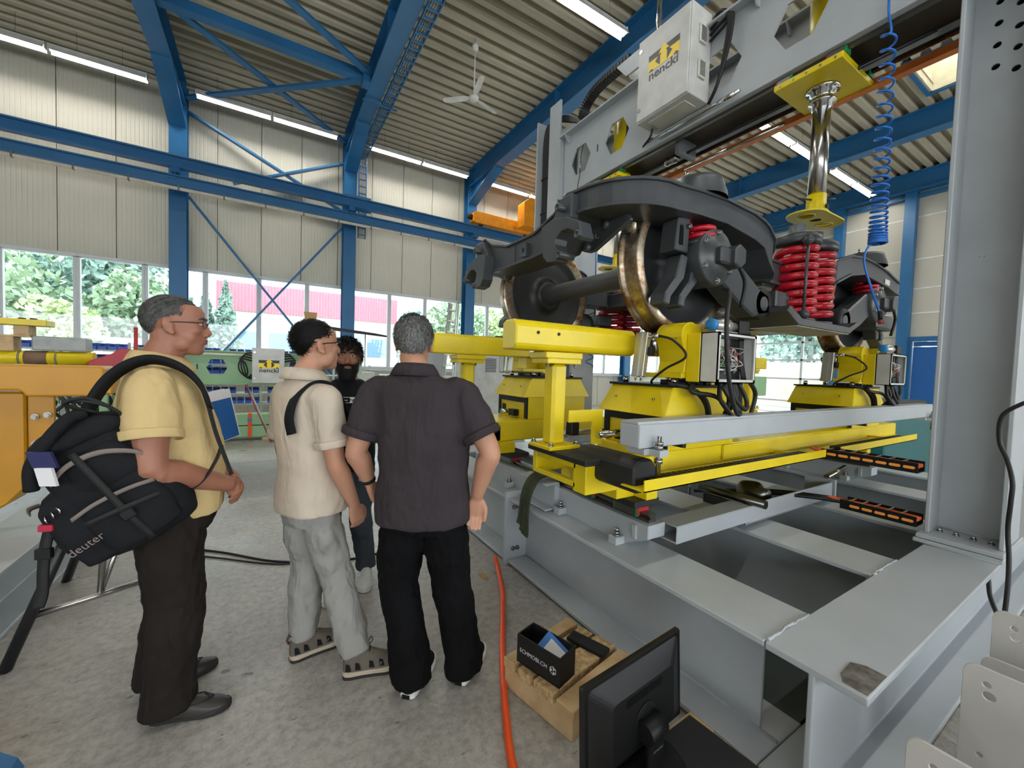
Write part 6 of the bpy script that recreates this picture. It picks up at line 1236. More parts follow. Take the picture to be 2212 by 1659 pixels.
def shoe(parent, M_, heel, toe, kind):
    """heel and toe points on the floor in world space"""
    h = Vector((heel[0], heel[1], 0)); t = Vector((toe[0], toe[1], 0)); d = (t-h).normalized(); s = Vector((-d.y, d.x, 0)); L_ = .285; up_ = Vector((0, 0, 1))
    def pt(a, b, z): return h+d*a*L_+s*b+up_*z
    prof = [(0, .012), (.03, .03), (.12, .037), (.3, .036), (.5, .040), (.68, .047), (.82, .044), (.93, .032), (1.0, .012)]
    def outline(k, g=0): return [(a, b*k+g) for a, b in prof]+[(a, -b*k-g) for a, b in reversed(prof)]
    sole_h = {'loafer': .022, 'hiker': .034, 'slipon': .03, 'sneaker': .032}[kind]
    out = outline(1.0, .004); m = MB(); n = len(out); vs = [pt(a, b, 0) for a, b in out]+[pt(a, b, sole_h+(.008 if a > .85 else 0)) for a, b in out]
    m.add(vs, [tuple(range(n)), tuple(range(2*n-1, n-1, -1))]+[(i, (i+1) % n, n+(i+1) % n, n+i) for i in range(n)])
    root = thing('x', None, None); bpy.data.objects.remove(root)
    um = {'loafer': 'leather_dark', 'hiker': 'suede_grey', 'slipon': 'canvas_black', 'sneaker': 'shoe_white'}[kind]; sm = {'loafer': 'sole_dark', 'hiker': 'sole_cream', 'slipon': 'sole_white', 'sneaker': 'sole_white'}[kind]
    hts = {'loafer': [.06, .085, .09, .085, .075, .062, .05, .04, .03], 'hiker': [.1, .135, .145, .14, .11, .085, .072, .06, .045], 'slipon': [.06, .085, .088, .085, .075, .062, .052, .044, .036], 'sneaker': [.07, .1, .105, .1, .085, .07, .06, .05, .04]}[kind]
    um_ = MB(); rings = []
    for (a, b), z in zip(prof, hts):
        rr = []
        for k in range(12):
            th = PI*k/11; rr.append(pt(a, b*1.0*math.cos(th), sole_h*.7+(z-sole_h*.7)*math.sin(th)**.7))
        rings.append(rr)
    n2 = 12; vs = [p for r in rings for p in r]; fs = [(i*n2+j, i*n2+j+1, (i+1)*n2+j+1, (i+1)*n2+j) for i in range(len(rings)-1) for j in range(n2-1)]+[tuple(range(n2)), tuple((len(rings)-1)*n2+j for j in range(n2-1, -1, -1))]
    um_.add(vs, fs, True); o = um_.build('shoe', um, parent); sd = o.modifiers.new('sub', 'SUBSURF'); sd.levels = sd.render_levels = 1
    so = m.build('sole', sm, o, bevel=.006)
    if kind == 'hiker':
        out2 = outline(1.0, .006); m = MB(); n = len(out2); vs = [pt(a, b, -.0) for a, b in out2]+[pt(a, b, .014) for a, b in out2]; m.add(vs, [tuple(range(n)), tuple(range(2*n-1, n-1, -1))]+[(i, (i+1) % n, n+(i+1) % n, n+i) for i in range(n)]).build('outsole', 'sole_dark', o)
        for sd_ in (-1, 1):
            for a0 in (.05, .2, .42, .58): MB().add([pt(a0, sd_*.042, .045), pt(a0+.09, sd_*.046, .045), pt(a0+.06, sd_*.037, .072), pt(a0-.0, sd_*.0375, .078)], [(0, 1, 2, 3)]).build('side_patch', 'canvas_black', o)
        for k in range(5): MB().tube([pt(.42+.06*k, -.022, .112-.0125*k), pt(.44+.06*k, 0, .124-.0135*k), pt(.42+.06*k, .022, .112-.0125*k)], .0026, 6).build('lace', 'webbing', o)
        MB().tube(spline([pt(.40, 0, .142), pt(.44, .022, .158), pt(.47, .008, .146), pt(.43, -.018, .152), pt(.40, 0, .142)], 5), .0022, 6).build('lace', 'webbing', o)
        MB().lathe([(.046, -.014), (.052, 0), (.046, .014), (.04, 0), (.046, -.014)], pt(.17, 0, .135), (0, 0, 1), 20).build('collar_pad', 'canvas_black', o); MB().tube([pt(-.01, 0, .09), pt(-.04, 0, .11), pt(0, 0, .135)], .006, 6).build('pull_tab', 'maroon', o)
    if kind == 'slipon': MB().obox(h-d*.005+up_*.016, s*.018, d*.002, up_*.008).build('heel_tab', 'canvas_black', o); 
    if kind == 'loafer': MB().tube([pt(.45, .035, .055), pt(.62, .03, .062), pt(.78, .0, .062), pt(.62, -.03, .062), pt(.45, -.035, .055)], .003, 6).build('seam', 'sole_dark', o)
    return o
def person(label, base, th, S, spec):
    """base ground point, heading angle of the torso, height scale; spec in metres for S=1, x right, y forward"""
    t = thing('person', label, 'person', (base[0], base[1], 0))
    Rm = Matrix(((math.sin(th), math.cos(th), 0), (-math.cos(th), math.sin(th), 0), (0, 0, 1))).to_4x4(); M_ = Matrix.Translation((base[0], base[1], 0)) @ Rm @ Matrix.Diagonal((S, S, S, 1)); Mi = M_.inverted()
    g = spec.get; sk = spec['skin']
    hp = Vector(spec['head']); hy, hpch = spec.get('head_yaw', 0), spec.get('head_pitch', 0)
    H = Matrix.Translation(hp) @ Matrix.Rotation(-hy, 4, 'Z') @ Matrix.Rotation(hpch, 4, 'X') @ Matrix.Diagonal((1.02, 1.02, 1.03, 1)); MH = M_ @ H
    b = MB(); head_mesh(b, H); nb = Vector(spec['neck']); nk = spec.get('nk', 1)
    limb(b, [H @ Vector((0, -.022, -.02)), H @ Vector((0, -.025, -.075)), nb+Vector((0, .005, .02)), nb+Vector((0, 0, -.06))], [.057*nk, .058*nk, .062*nk, .078*nk], ref=(1, 0, 0))
    T_ = spec['torso']; stack(b, [(z, cx, cy, rx*.86, ry*.84) for z, cx, cy, rx, ry in T_ if z < nb.z-.05])
    hip = {1: Vector(spec['hipR']), -1: Vector(spec['hipL'])}
    for s, A in ((1, spec['armR']), (-1, spec['armL'])):
        sh, el, wr = (Vector(p) for p in A['pts']); k_ = A.get('r', 1)
        limb(b, [sh.lerp(el, .06), sh.lerp(el, .35), el, el.lerp(wr, .3), el.lerp(wr, .75), wr], [.046*k_, .052*k_, .043*k_, .045*k_, .033*k_, .027*k_], ref=(0, 1, 0)); hd = A['hand']
        hand(b, wr, hd[0], hd[1], hd[2], *(hd[3:]))
    L = {}
    for s, F_ in ((1, spec['footR']), (-1, spec['footL'])):
        he, to = F_; an = Mi @ (Vector((he[0], he[1], 0)).lerp(Vector((to[0], to[1], 0)), .22)+Vector((0, 0, .10))); kn = spec['kneeR' if s > 0 else 'kneeL']; kn = Vector(kn); L[s] = (hip[s], kn, an)
        limb(b, [hip[s], hip[s].lerp(kn, .4), kn, kn.lerp(an, .35), an, an-Vector((0, 0, .03))], [.072, .068, .046, .046, .026, .024])
    body = finish(b, 'body', sk, t, M_, .0055*S, 3)
    # trousers
    m = MB(); pr = spec.get('pant_r', (.098, .088, .074, .072, .070, .074)); wz = spec['waist']
    stack(m, [(z, cx, cy, rx, ry) for z, cx, cy, rx, ry in spec['hips']])
    for s in (1, -1):
        h_, k_, a_ = L[s]; hem = a_+Vector((0, 0, spec.get('hem_z', -.03))); sg = Vector((0, -.012, 0)); limb(m, [h_, h_.lerp(k_, .45), k_, k_.lerp(a_, .4), k_.lerp(a_, .8), hem], pr, asp=1.0, tip=False)
    finish(m, 'trousers', spec['pants'], t, M_, .0095*S, 5, spec.get('pant_fold', .028), .09)
    # shirt with sleeves
    m = MB(); stack(m, T_, 2.5)
    for A in (spec['armR'], spec['armL']):
        sh, el, wr = (Vector(p) for p in A['pts']); sl = A.get('sleeve', .72); e2 = sh.lerp(el, sl); rr = A.get('sr', .072)
        limb(m, [sh+(sh-el)*.02+Vector((-math.copysign(.05, sh.x), 0, .0)), sh, sh.lerp(el, sl*.5), e2], [.07, .074, rr*1.05, rr], ref=(0, 1, 0), tip=False)
    top = T_[-1]; shirt = finish(m, 'shirt', spec['shirt'], t, M_, .0095*S, 6, spec.get('fold', .02), .11)
    for A in (spec['armR'], spec['armL']):
        sh, el, wr = (Vector(p) for p in A['pts']); sl = A.get('sleeve', .72); e2 = sh.lerp(el, sl); d = (el-sh).normalized(); rr = A.get('sr', .072); q = MB(); u = d.orthogonal().normalized(); v = d.cross(u)
        loft(q, [ring_e(e2+d*a, u, v, r_, r_, 24, 2) for a, r_ in ((-.012, rr+.006), (-.008, rr+.009), (.02, rr+.008), (.024, rr+.004), (.02, rr-.006), (-.01, rr-.006))]); o = q.build('cuff', spec.get('cuff', spec['shirt']), t, fix=False); o.data.transform(M_)
    if spec.get('collar', True):
        q = MB(); rings = []; cs = ((-.012, .088, .0), (.016, .076, .0), (.030, .073, .002), (.030, .081, .004), (.006, .097, .008), (-.018, .110, .010), (-.020, .102, .008))
        for dz, rr, dy in cs: rings.append([nb+Vector((rr*math.cos(a), (rr*1.04)*math.sin(a)+dy-.005, dz-.02*(math.sin(a))*(1 if math.sin(a) > 0 else .35)+.012)) for a in [2*PI*k/32 for k in range(32)]])
        n = 32; q.add([p for r in rings for p in r], [(i*n+j, i*n+(j+1) % n, (i+1)*n+(j+1) % n, (i+1)*n+j) for i in range(len(rings)-1) for j in range(n)], True); o = q.build('collar', spec.get('cuff', spec['shirt']), t, fix=False); o.data.transform(M_); sd = o.modifiers.new('thick', 'SOLIDIFY'); sd.thickness = .005
    for s, F_ in ((1, spec['footR']), (-1, spec['footL'])): shoe(t, M_, F_[0], F_[1], spec['shoe'])
    face_parts(body, MH, spec.get('lip', 'lip_a'), spec.get('brow', 'hair_black'))
    return t, body, M_, MH
def std_line(front=.07, side=.0, back=-.065, ear=.012):
    def f_(x, y, z):
        if y > .03: h = front if abs(x) < .045 else front-(abs(x)-.045)*1.2
        elif y > -.035: k = (y+.035)/.065; h = side*(1-k)+(front-.02)*k if k > .45 else max(side, ear)
        else: k = min(1, (-.035-y)/.05); h = side*(1-k)+back*k
        return z-h
    return f_
# ---- the man in the yellow polo (left, in profile facing +x)
sp = dict(skin='skin_tan', shirt='polo_yellow', pants='pants_brown', shoe='loafer', lip='lip_a', brow='hair_pepper', nk=1.12,
    head=(0, .02, 1.635), head_yaw=.05, head_pitch=.02, neck=(0, -.035, 1.475), waist=.98,
    torso=[(.845, 0, .025, .168, .158), (.9, 0, .028, .178, .162), (1.0, 0, .025, .185, .168), (1.1, 0, .02, .188, .17), (1.2, 0, .005, .192, .162), (1.3, 0, -.012, .2, .152), (1.38, 0, -.02, .2, .132), (1.43, 0, -.03, .165, .105), (1.465, 0, -.035, .11, .085), (1.49, 0, -.035, .075, .075)],
    hips=[(.76, 0, .01, .14, .13), (.83, 0, .015, .168, .148), (.92, 0, .018, .165, .146), (.985, 0, .018, .158, .138)],
    hipR=(.088, .005, .86), hipL=(-.088, .005, .86), kneeR=(.11, .035, .47), kneeL=(-.11, .0, .47),
    armR=dict(pts=((.195, -.025, 1.385), (.275, -.01, 1.09), (.085, .205, .96)), r=1.2, sleeve=.58, sr=.088, hand=((-.75, .35, -.5), (-.3, -.9, .1), (.2, .4, .85), .75, .8)),
    armL=dict(pts=((-.195, -.025, 1.385), (-.27, .0, 1.10), (-.07, .215, .945)), r=1.15, sleeve=.58, sr=.088, hand=((.75, .35, -.5), (.3, -.9, .1), (-.2, .4, .85), .8, .8)),
    footR=((-.396, 2.126), (-.126, 2.061)), footL=((-.459, 2.290), (-.216, 2.385)), pant_r=(.112, .112, .10, .094, .09, .094), hem_z=-.05, fold=.016)
p1, b1, M1, MH1 = person('man in a yellow polo and dark trousers standing in profile, hands clasped', (-.345, 2.205), 0.0, 1.0, sp)
hair_cap(b1, MH1, 'hair_pepper', std_line(.068, .03, -.06, .03), 1.035, 1600, .022, .18, 3, (0, -.6, -.8))
glasses(b1, MH1, 'dark_steel')
# ---- the man in the beige polo
a2 = math.radians(24)
sp = dict(skin='skin_light', shirt='polo_beige', pants='pants_grey', shoe='hiker', lip='lip_b',
    head=(0, .035, 1.605), head_yaw=.12, head_pitch=.10, neck=(0, -.02, 1.445), waist=.95,
    torso=[(.785, 0, .02, .185, .148), (.88, 0, .015, .182, .142), (1.0, 0, .01, .165, .125), (1.1, 0, .0, .17, .125), (1.2, 0, -.01, .182, .125), (1.3, 0, -.015, .188, .12), (1.36, 0, -.02, .18, .108), (1.405, 0, -.02, .145, .09), (1.435, 0, -.02, .1, .078), (1.46, 0, -.02, .07, .07)],
    hips=[(.72, 0, 0, .12, .10), (.8, 0, .0, .145, .112), (.88, 0, .005, .145, .108), (.95, 0, .005, .135, .10)],
    hipR=(.074, .01, .80), hipL=(-.074, .01, .80), kneeR=(.10, .10, .45), kneeL=(-.085, .05, .45),
    armR=dict(pts=((.185, -.02, 1.345), (.225, .01, 1.06), (.20, .13, .82)), r=1.0, sleeve=.68, sr=.072, hand=((-.05, .3, -1), (-1, .1, 0), (.2, 1, .2), .55, .6)),
    armL=dict(pts=((-.185, -.02, 1.345), (-.24, .0, 1.06), (-.22, .12, .83)), r=1.0, sleeve=.68, sr=.072, hand=((.05, .3, -1), (1, .1, 0), (-.2, 1, .2), .5, .6)),
    footR=((.325, 2.007), (.60, 1.945)), footL=((.11, 2.237), (.385, 2.29)), pant_r=(.078, .092, .082, .08, .076, .07), hem_z=.0, pant_fold=.035, fold=.014)
p2, b2, M2, MH2 = person('man in a beige polo and grey trousers looking up at the machine', (.18, 2.205), a2, .985, sp)
hair_cap(b2, MH2, 'hair_black', std_line(.07, .035, -.055, .035), 1.06, 1500, .03, .3, 5, (0, .5, .25))
glasses(b2, MH2, 'black_plastic', .002)
# ---- the man in the dark polo, seen from behind
a3 = math.radians(58)
sp = dict(skin='skin_light', shirt='polo_dark', pants='pants_black', shoe='slipon', lip='lip_b', brow='hair_grey',
    head=(-.075, .05, 1.605), head_yaw=-.12, head_pitch=-.03, neck=(-.05, -.01, 1.46), waist=.96,
    torso=[(.785, 0, .0, .218, .172), (.84, 0, .0, .22, .172), (.92, 0, -.01, .212, .16), (1.02, 0, -.01, .202, .145), (1.12, 0, -.01, .205, .145), (1.22, -.01, -.01, .208, .14), (1.32, -.025, -.01, .205, .132), (1.38, -.035, -.012, .192, .118), (1.425, -.043, -.012, .158, .1), (1.455, -.05, -.01, .11, .085), (1.48, -.05, -.01, .075, .075)],
    hips=[(.74, 0, 0, .15, .11), (.82, 0, .0, .18, .13), (.9, 0, .0, .18, .128), (.96, 0, .0, .17, .12)],
    hipR=(.09, .0, .82), hipL=(-.09, .0, .82), kneeR=(.13, .05, .46), kneeL=(-.12, .04, .46),
    armR=dict(pts=((.165, -.01, 1.375), (.305, -.055, 1.125), (.25, .0, .905)), r=1.12, sleeve=.70, sr=.083, hand=((-.12, .05, -1), (.15, -1, 0), (1, .1, .1), .5, .5)),
    armL=dict(pts=((-.225, -.01, 1.37), (-.30, -.05, 1.11), (-.268, .025, .945)), r=1.12, sleeve=.70, sr=.083, hand=((.35, .25, -1), (1, -.1, 0), (0, .8, .3), .5, .5)),
    footR=((.783, 1.68), (.99, 1.86)), footL=((.547, 1.721), (.735, 1.925)), pant_r=(.095, .108, .096, .09, .092, .096), hem_z=-.06, fold=.02)
p3, b3, M3, MH3 = person('man with grey hair in a dark polo and black trousers seen from behind', (.635, 1.80), a3, 1.0, sp)
hair_cap(b3, MH3, 'hair_grey', std_line(.07, .0, -.075, .005), 1.05, 4200, .034, .42, 7, (0, -.25, -1), .0014)
wr = Vector((-.268, .025, .945)); el = Vector((-.30, -.05, 1.11)); d = (wr-el).normalized()
w_ = thing('wristwatch', 'black wristwatch on the left wrist of the dark polo man', 'watch', tuple(M3 @ wr)); q = MB().lathe([(.029, -.011), (.034, -.009), (.034, .009), (.029, .011)], wr-d*.012, d, 24); o = q.build('watch_strap', 'webbing', w_, fix=False); o.data.transform(M3); q = MB().lathe([(0, 0), (.018, 0), (.018, .008), (0, .009)], wr-d*.012+Vector((-.03, -.01, .01)), (-1, -.2, .2), 20); o = q.build('watch_case', 'steel', w_, fix=False); o.data.transform(M3)
# ---- the bearded man in the black t-shirt, facing the viewer
a4 = math.radians(-108)
sp = dict(skin='skin_dark', shirt='tee_black', pants='pants_slate', shoe='sneaker', lip='lip_b', collar=False,
    head=(0, .04, 1.555), head_yaw=-.18, head_pitch=.06, neck=(0, -.01, 1.40), waist=.95,
    torso=[(.80, 0, .01, .185, .14), (.9, 0, .01, .19, .142), (1.0, 0, .01, .19, .14), (1.1, 0, .01, .192, .14), (1.2, 0, .0, .198, .138), (1.28, 0, -.005, .2, .128), (1.335, 0, -.01, .185, .112), (1.375, 0, -.01, .15, .098), (1.40, 0, -.01, .108, .088), (1.415, 0, -.01, .088, .08)],
    hips=[(.72, 0, 0, .14, .12), (.8, 0, .0, .172, .135), (.9, 0, .0, .172, .132), (.95, 0, .0, .165, .125)],
    hipR=(.09, .0, .83), hipL=(-.09, .0, .83), kneeR=(.1, .03, .45), kneeL=(-.1, .03, .45),
    armR=dict(pts=((.195, -.01, 1.325), (.25, .0, 1.06), (.10, .2, 1.06)), r=1.0, sleeve=.72, sr=.078, hand=((-.8, .5, .1), (-.2, -.8, .2), (0, .2, 1), .7, .7)),
    armL=dict(pts=((-.195, -.01, 1.325), (-.25, .0, 1.06), (-.08, .21, 1.10)), r=1.0, sleeve=.72, sr=.078, hand=((.8, .5, .2), (.2, -.8, .2), (0, .2, 1), .9, .7)),
    footR=((.40, 2.90), (.33, 2.63)), footL=((.63, 2.96), (.585, 2.79)), fold=.014)
p4, b4, M4, MH4 = person('bearded man in a black t-shirt with a white chest band facing the viewer', (.475, 2.915), a4, .985, sp)
hair_cap(b4, MH4, 'hair_black', std_line(.055, -.0, -.06, .0), 1.12, 2200, .055, .5, 11, (.3, .3, -.6), .0016)
# beard: shell over jaw and chin with short strands
q = MB(); rng = random.Random(5); rings = []
for z, cx, cy, rx, ry in HEAD_SECS[:6]:
    g_ = .013 if z < -.06 else (.009 if z < -.03 else .003)
    rr = []
    for k in range(33):
        a = -.25+(PI+.5)*k/32; rr.append(Vector((cx+(rx+g_)*math.cos(a), cy+(ry+g_)*math.sin(a), z-(.022 if z < -.1 else .006)+noise.noise(Vector((a*4, z*60, 0)))*.004)))
    rings.append(rr)
n = 33
for i in range(len(rings)-1):
    for j in range(n-1):
        f_ = [rings[i][j], rings[i][j+1], rings[i+1][j+1], rings[i+1][j]]; mid = sum(f_, Vector())/4
        if mid.z > -.05 and abs(mid.x) < .05: continue
        if -.078 < mid.z < -.05 and abs(mid.x) < .024 and mid.y > .07: continue
        q.add(f_, [(0, 1, 2, 3)], True)
        for _ in range(7):
            u_, v_2 = rng.random(), rng.random(); p = f_[0].lerp(f_[1], u_).lerp(f_[3].lerp(f_[2], u_), v_2); o_ = Vector((p.x, p.y-.02, 0)).normalized(); dd = (o_*.5+Vector((rng.gauss(0, .3), rng.gauss(0, .3), -1))).normalized()*.014; sd_ = dd.cross(o_).normalized()*.0012; q.add([p-sd_, p+sd_, p+dd], [(0, 1, 2)], True)
for s in (-1, 1): limb(q, [(s*.002, .107, -.046), (s*.016, .105, -.048), (s*.03, .094, -.058), (s*.034, .086, -.075)], [.005, .006, .006, .006])
o = q.build('beard', 'hair_black', b4, fix=False); o.data.transform(MH4)
# chest band with lettering
band = thing('x', None, None); bpy.data.objects.remove(band)
def chest(z, x, off=.0): # surface of the t-shirt front in local space
    secs = sp['torso']; rx = np.interp(z, [s[0] for s in secs], [s[3] for s in secs]); ry = np.interp(z, [s[0] for s in secs], [s[4] for s in secs]); cy = np.interp(z, [s[0] for s in secs], [s[2] for s in secs]); return Vector((x, cy+(ry+off)*max(0, 1-abs(x/rx)**2.5)**(1/2.5), z))
def strip_on(x0, x1, z0, z1, off, material, nm, n=12):
    q = MB(); v = []
    for i in range(n+1):
        x = x0+(x1-x0)*i/n; v += [chest(z0, x, off), chest(z1, x, off)]
    q.add(v, [(2*i, 2*i+2, 2*i+3, 2*i+1) for i in range(n)], True); o = q.build(nm, material, p4, fix=False); o.data.transform(M4); return o
mat('print_band', (222, 222, 220), .7, var=.02)
strip_on(-.165, .165, 1.262, 1.300, .011, 'print_band', 'chest_band', 24)
for i, x in enumerate((-.125, -.005, .115)):
    strip_on(x-.03, x+.03, 1.265, 1.297, .0125, 'tee_black', 'band_block', 6)
    sw = [(-.018, .002), (-.013, -.005), (-.004, -.004), (.02, .008), (-.003, .0), (-.011, .0)]; q = MB(); q.add([chest(1.281+b_, x+a_, .0140) for a_, b_ in sw], [tuple(range(6))]); o = q.build('band_mark', 'print_band', p4, fix=False); o.data.transform(M4)
for x in (-.065, .055): text_mesh('NIKE', .026, 'tee_black', 'band_text', p4, M4 @ frame_mat(chest(1.281, x, .0135), (-1, 0, 0), (0, 0, 1)), depth=.0006)
bt = thing('water_bottle', 'bottle with a pale blue cap held by the bearded man', 'bottle', tuple(M4 @ Vector((-.02, .27, 1.05))))
q = MB().lathe([(0, 0), (.032, 0), (.034, .01), (.034, .12), (.016, .15), (.016, .165)], (-.02, .275, 1.04), (0, 0, 1), 24); o = q.build('bottle_body', glass('clear_plastic', (220, 235, 245), .12, .1), bt, fix=False); o.data.transform(M4)
q = MB().lathe([(.0, .035), (.02, .033), (.023, .028), (.023, 0), (.0, 0)], (-.02, .275, 1.20), (0, 0, 1), 20); o = q.build('bottle_cap', mat('cap_pale_blue', (104, 150, 210), .45), bt, fix=False); o.data.transform(M4)
# ---- what the men carry
def Wp(M_, p): return M_ @ Vector(p)
fo = thing('folder', 'blue and white folder with papers under the arm of the yellow polo man', 'folder', tuple(Wp(M1, (-.25, .2, 1.1)))); mat('paper', (222, 220, 222), .7, var=.02); mat('folder_blue', (30, 92, 158), .45)
def lb(c, ax, ay, az, nm, m_): o = MB().obox(c, ax, ay, az).build(nm, m_, fo); o.data.transform(M1); return o
ay_ = Vector((0, -.2, 1)).normalized(); ax_ = Vector((-.86, .5, .1)).normalized(); ax_ = (ax_-ay_*ax_.dot(ay_)).normalized(); az_ = ax_.cross(ay_); c = Vector((-.22, .165, 1.225))
sg_ = 1 if az_.x > 0 else -1
lb(c+az_*sg_*.010-ay_*.02, ax_*.066, ay_*.098, az_*.002, 'blue_cover', 'folder_blue'); lb(c+az_*sg_*.005, ax_*.08, ay_*.122, az_*.003, 'sleeve', 'paper'); lb(c-az_*sg_*.010, ax_*.08, ay_*.122, az_*.010, 'papers', 'paper'); lb(c-az_*sg_*.023, ax_*.084, ay_*.125, az_*.002, 'back_cover', 'paper')
# backpack on the right shoulder of the yellow polo man
bpk = thing('backpack', 'large black backpack hanging from the right shoulder of the yellow polo man', 'backpack', (-.66, 1.98, .75))
Rb = Matrix.Rotation(math.radians(-28), 4, 'X')     # pack space: x across toward viewer, y along the walking direction, z up
MB_ = Matrix.Translation((-.455, 1.985, 1.035)) @ Matrix(((0, 1, 0, 0), (-1, 0, 0, 0), (0, 0, 1, 0), (0, 0, 0, 1))) @ Matrix.Rotation(math.radians(6), 4, 'Z') @ Matrix.Rotation(math.radians(30), 4, 'X') @ Matrix.Diagonal((.82, .82, .86, 1))
def pk(m, nm, m_, vox=.01, disp=.012): return finish(m, nm, m_, bpk, MB_, vox, 4, disp, .07)
m = MB(); loft(m, [ring_e((0, 0, z), (1, 0, 0), (0, 1, 0), rx, ry, 28, 3.2) for z, rx, ry in ((-.27, .06, .12), (-.255, .10, .165), (-.2, .125, .19), (-.08, .135, .195), (.05, .13, .185), (.15, .115, .165), (.22, .10, .14), (.26, .07, .11), (.275, .04, .07))]); pk(m, 'main_body', 'pack_black')
m = MB(); loft(m, [ring_e((.01, -.165, z), (1, 0, 0), (0, 1, 0), rx, ry, 24, 3) for z, rx, ry in ((-.25, .05, .03), (-.23, .10, .08), (-.1, .118, .1), (.04, .11, .08), (.09, .08, .04))]); pk(m, 'front_pocket', 'pack_black')
m = MB(); loft(m, [ring_e((.105, .0, z), (1, 0, 0), (0, 1, 0), rx, ry, 24, 3) for z, rx, ry in ((-.24, .02, .08), (-.22, .05, .13), (-.12, .06, .145), (-.03, .045, .14), (.0, .02, .12))]); pk(m, 'side_pocket', 'pack_black')
m = MB(); loft(m, [ring_e((.08, .02, z), (1, 0, 0), (0, 1, 0), rx, ry, 24, 3) for z, rx, ry in ((.02, .05, .11), (.06, .06, .13), (.14, .055, .115), (.19, .03, .08))]); pk(m, 'upper_pocket', 'pack_black')
m = MB(); loft(m, [ring_e((0, .01, z), (1, 0, 0), (0, 1, 0), rx, ry, 24, 3) for z, rx, ry in ((.21, .1, .16), (.24, .115, .17), (.275, .10, .15), (.3, .05, .09))]); pk(m, 'lid', 'pack_black')
def pk_rib(path, w_, nm, m_, wd=(1, 0, 0), th=.004):
    o = ribbon(path, wd, w_, th, nm, m_, bpk); o.data.transform(MB_)
pk_rib([(.135, -.13, .13), (.142, -.05, .165), (.14, .05, .16), (.13, .14, .10), (.12, .165, .03)], .02, 'piping', 'pack_grey', (0, .2, 1)); pk_rib([(.155, -.15, -.02), (.168, -.06, -.005), (.168, .05, -.01), (.15, .13, -.03)], .016, 'piping', 'pack_grey', (0, .2, 1)); pk_rib([(.06, -.255, .06), (.0, -.262, .07), (-.06, -.25, .06)], .018, 'piping', 'pack_grey', (0, 0, 1))
pk_rib([(.138, -.02, .2), (.165, -.01, .06), (.175, -.005, -.1), (.15, 0, -.24)], .026, 'compression_strap', 'webbing', (0, 1, 0)); pk_rib([(.16, -.13, -.06), (.176, .0, -.07), (.16, .12, -.09)], .022, 'compression_strap', 'webbing', (0, .1, 1))
o = MB().box(.172, .182, -.03, .02, -.12, -.08).build('buckle', 'black_plastic', bpk, bevel=.004); o.data.transform(MB_)
text_mesh('deuter', .045, 'pack_grey', 'brand_print', bpk, MB_ @ frame_mat((.152, -.17, -.13), (.02, 1, .08), (.0, -.08, 1)), depth=.0006)
# shoulder strap over the right shoulder and down the chest, in body space of the man
def strap(pts, w_, th, nm, parent, M_, material, wd):
    o = ribbon(pts, wd, w_, th, nm, material, parent); o.data.transform(M_); return o
strap([(.25, -.20, 1.24), (.22, -.185, 1.32), (.175, -.15, 1.41), (.145, -.09, 1.472), (.14, -.02, 1.49), (.145, .06, 1.46), (.15, .12, 1.39), (.155, .15, 1.3)], .07, .018, 'shoulder_strap', bpk, M1, 'pack_black', (1, .0, .35))
strap([(.155, .145, 1.31), (.16, .17, 1.2), (.165, .2, 1.1), (.17, .225, 1.02)], .035, .006, 'strap_webbing', bpk, M1, 'webbing', (1, -.2, .1))
strap([(.165, .19, 1.14), (.19, .17, 1.08), (.21, .12, 1.0), (.2, .0, .92), (.19, -.1, .88)], .022, .004, 'strap_webbing', bpk, M1, 'webbing', (.6, .6, .4))
o = MB().tube(spline([(-.53, 1.93, 1.30), (-.56, 1.90, 1.285), (-.60, 1.88, 1.22), (-.635, 1.88, 1.14), (-.64, 1.89, 1.06)], 7), .019, 10).build('second_strap', 'pack_black', bpk)
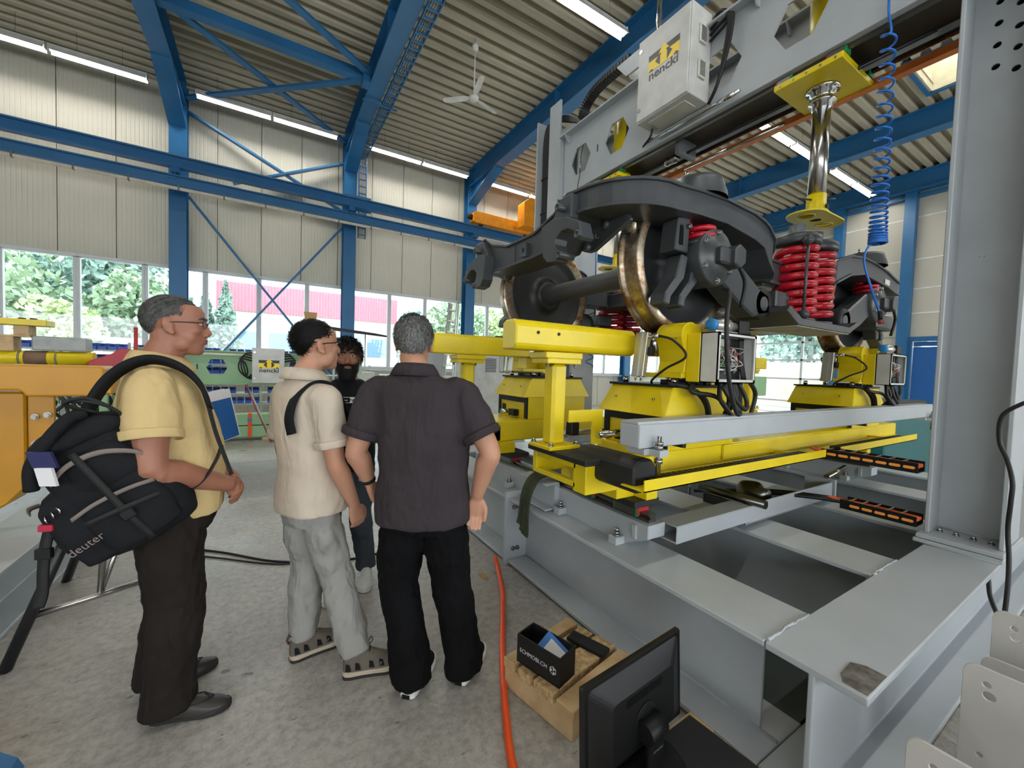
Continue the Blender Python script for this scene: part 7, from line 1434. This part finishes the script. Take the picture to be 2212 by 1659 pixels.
for q_ in range(2): MB().tube(spline([(-.52+.02*q_, 1.95, 1.30), (-.57, 1.92-.02*q_, 1.335), (-.52, 1.9, 1.345+.01*q_), (-.46, 1.92, 1.32), (-.42, 1.95, 1.27)], 6), .006, 6).build('drawcord', 'webbing', bpk)
MB().obox((-.60, 1.845, 1.165), Vector((.03, -.01, 0)), Vector((.002, .004, 0)), Vector((.008, 0, -.026))).build('luggage_tag', mat('navy', (34, 36, 84), .4), bpk); MB().obox((-.592, 1.845, 1.11), Vector((.022, -.01, 0)), Vector((.002, .004, 0)), Vector((.006, 0, -.03))).build('luggage_tag', 'paper', bpk)
ribbon([(-.60, 1.9, .95), (-.615, 1.9, .86), (-.62, 1.9, .78), (-.622, 1.9, .71), (-.632, 1.9, .665)], (1, -.3, 0), .028, .009, 'hanging_strap', 'webbing', bpk); MB().obox((-.617, 1.9, .845), Vector((.02, -.006, 0)), Vector((.004, .009, 0)), Vector((0, 0, .018))).build('buckle', 'black_plastic', bpk, bevel=.003)
MB().obox((-.605, 1.88, .935), Vector((.018, -.006, 0)), Vector((.003, .008, 0)), Vector((0, 0, .011))).build('red_clip', mat('clip_red', (170, 30, 60), .4), bpk, bevel=.003)
for q_ in range(3): MB().lathe([(.010, -.003), (.014, 0), (.010, .003), (.008, 0), (.010, -.003)], (-.60+.012*q_, 1.87, .965+.012*q_), (1, .5*q_, .3), 14).build('key_ring', 'chrome', bpk)
# sling bag strap of the beige polo man
sb = thing('sling_bag', 'black sling bag strap over the right shoulder of the beige polo man', 'bag', tuple(Wp(M2, (.1, 0, 1.2))))
strap([(.105, -.135, 1.19), (.10, -.145, 1.27), (.10, -.12, 1.355), (.10, -.06, 1.415), (.10, .0, 1.425), (.10, .06, 1.40), (.10, .11, 1.32), (.09, .15, 1.22)], .065, .012, 'shoulder_strap', sb, M2, 'pack_black', (1, .0, .25))
m = MB(); loft(m, [ring_e((.03, .175, z), (1, 0, 0), (0, 1, 0), rx, ry, 24, 3) for z, rx, ry in ((1.0, .06, .02), (1.02, .1, .05), (1.15, .11, .06), (1.24, .09, .045), (1.26, .05, .02))]); finish(m, 'bag_body', 'pack_black', sb, M2, .01, 3)
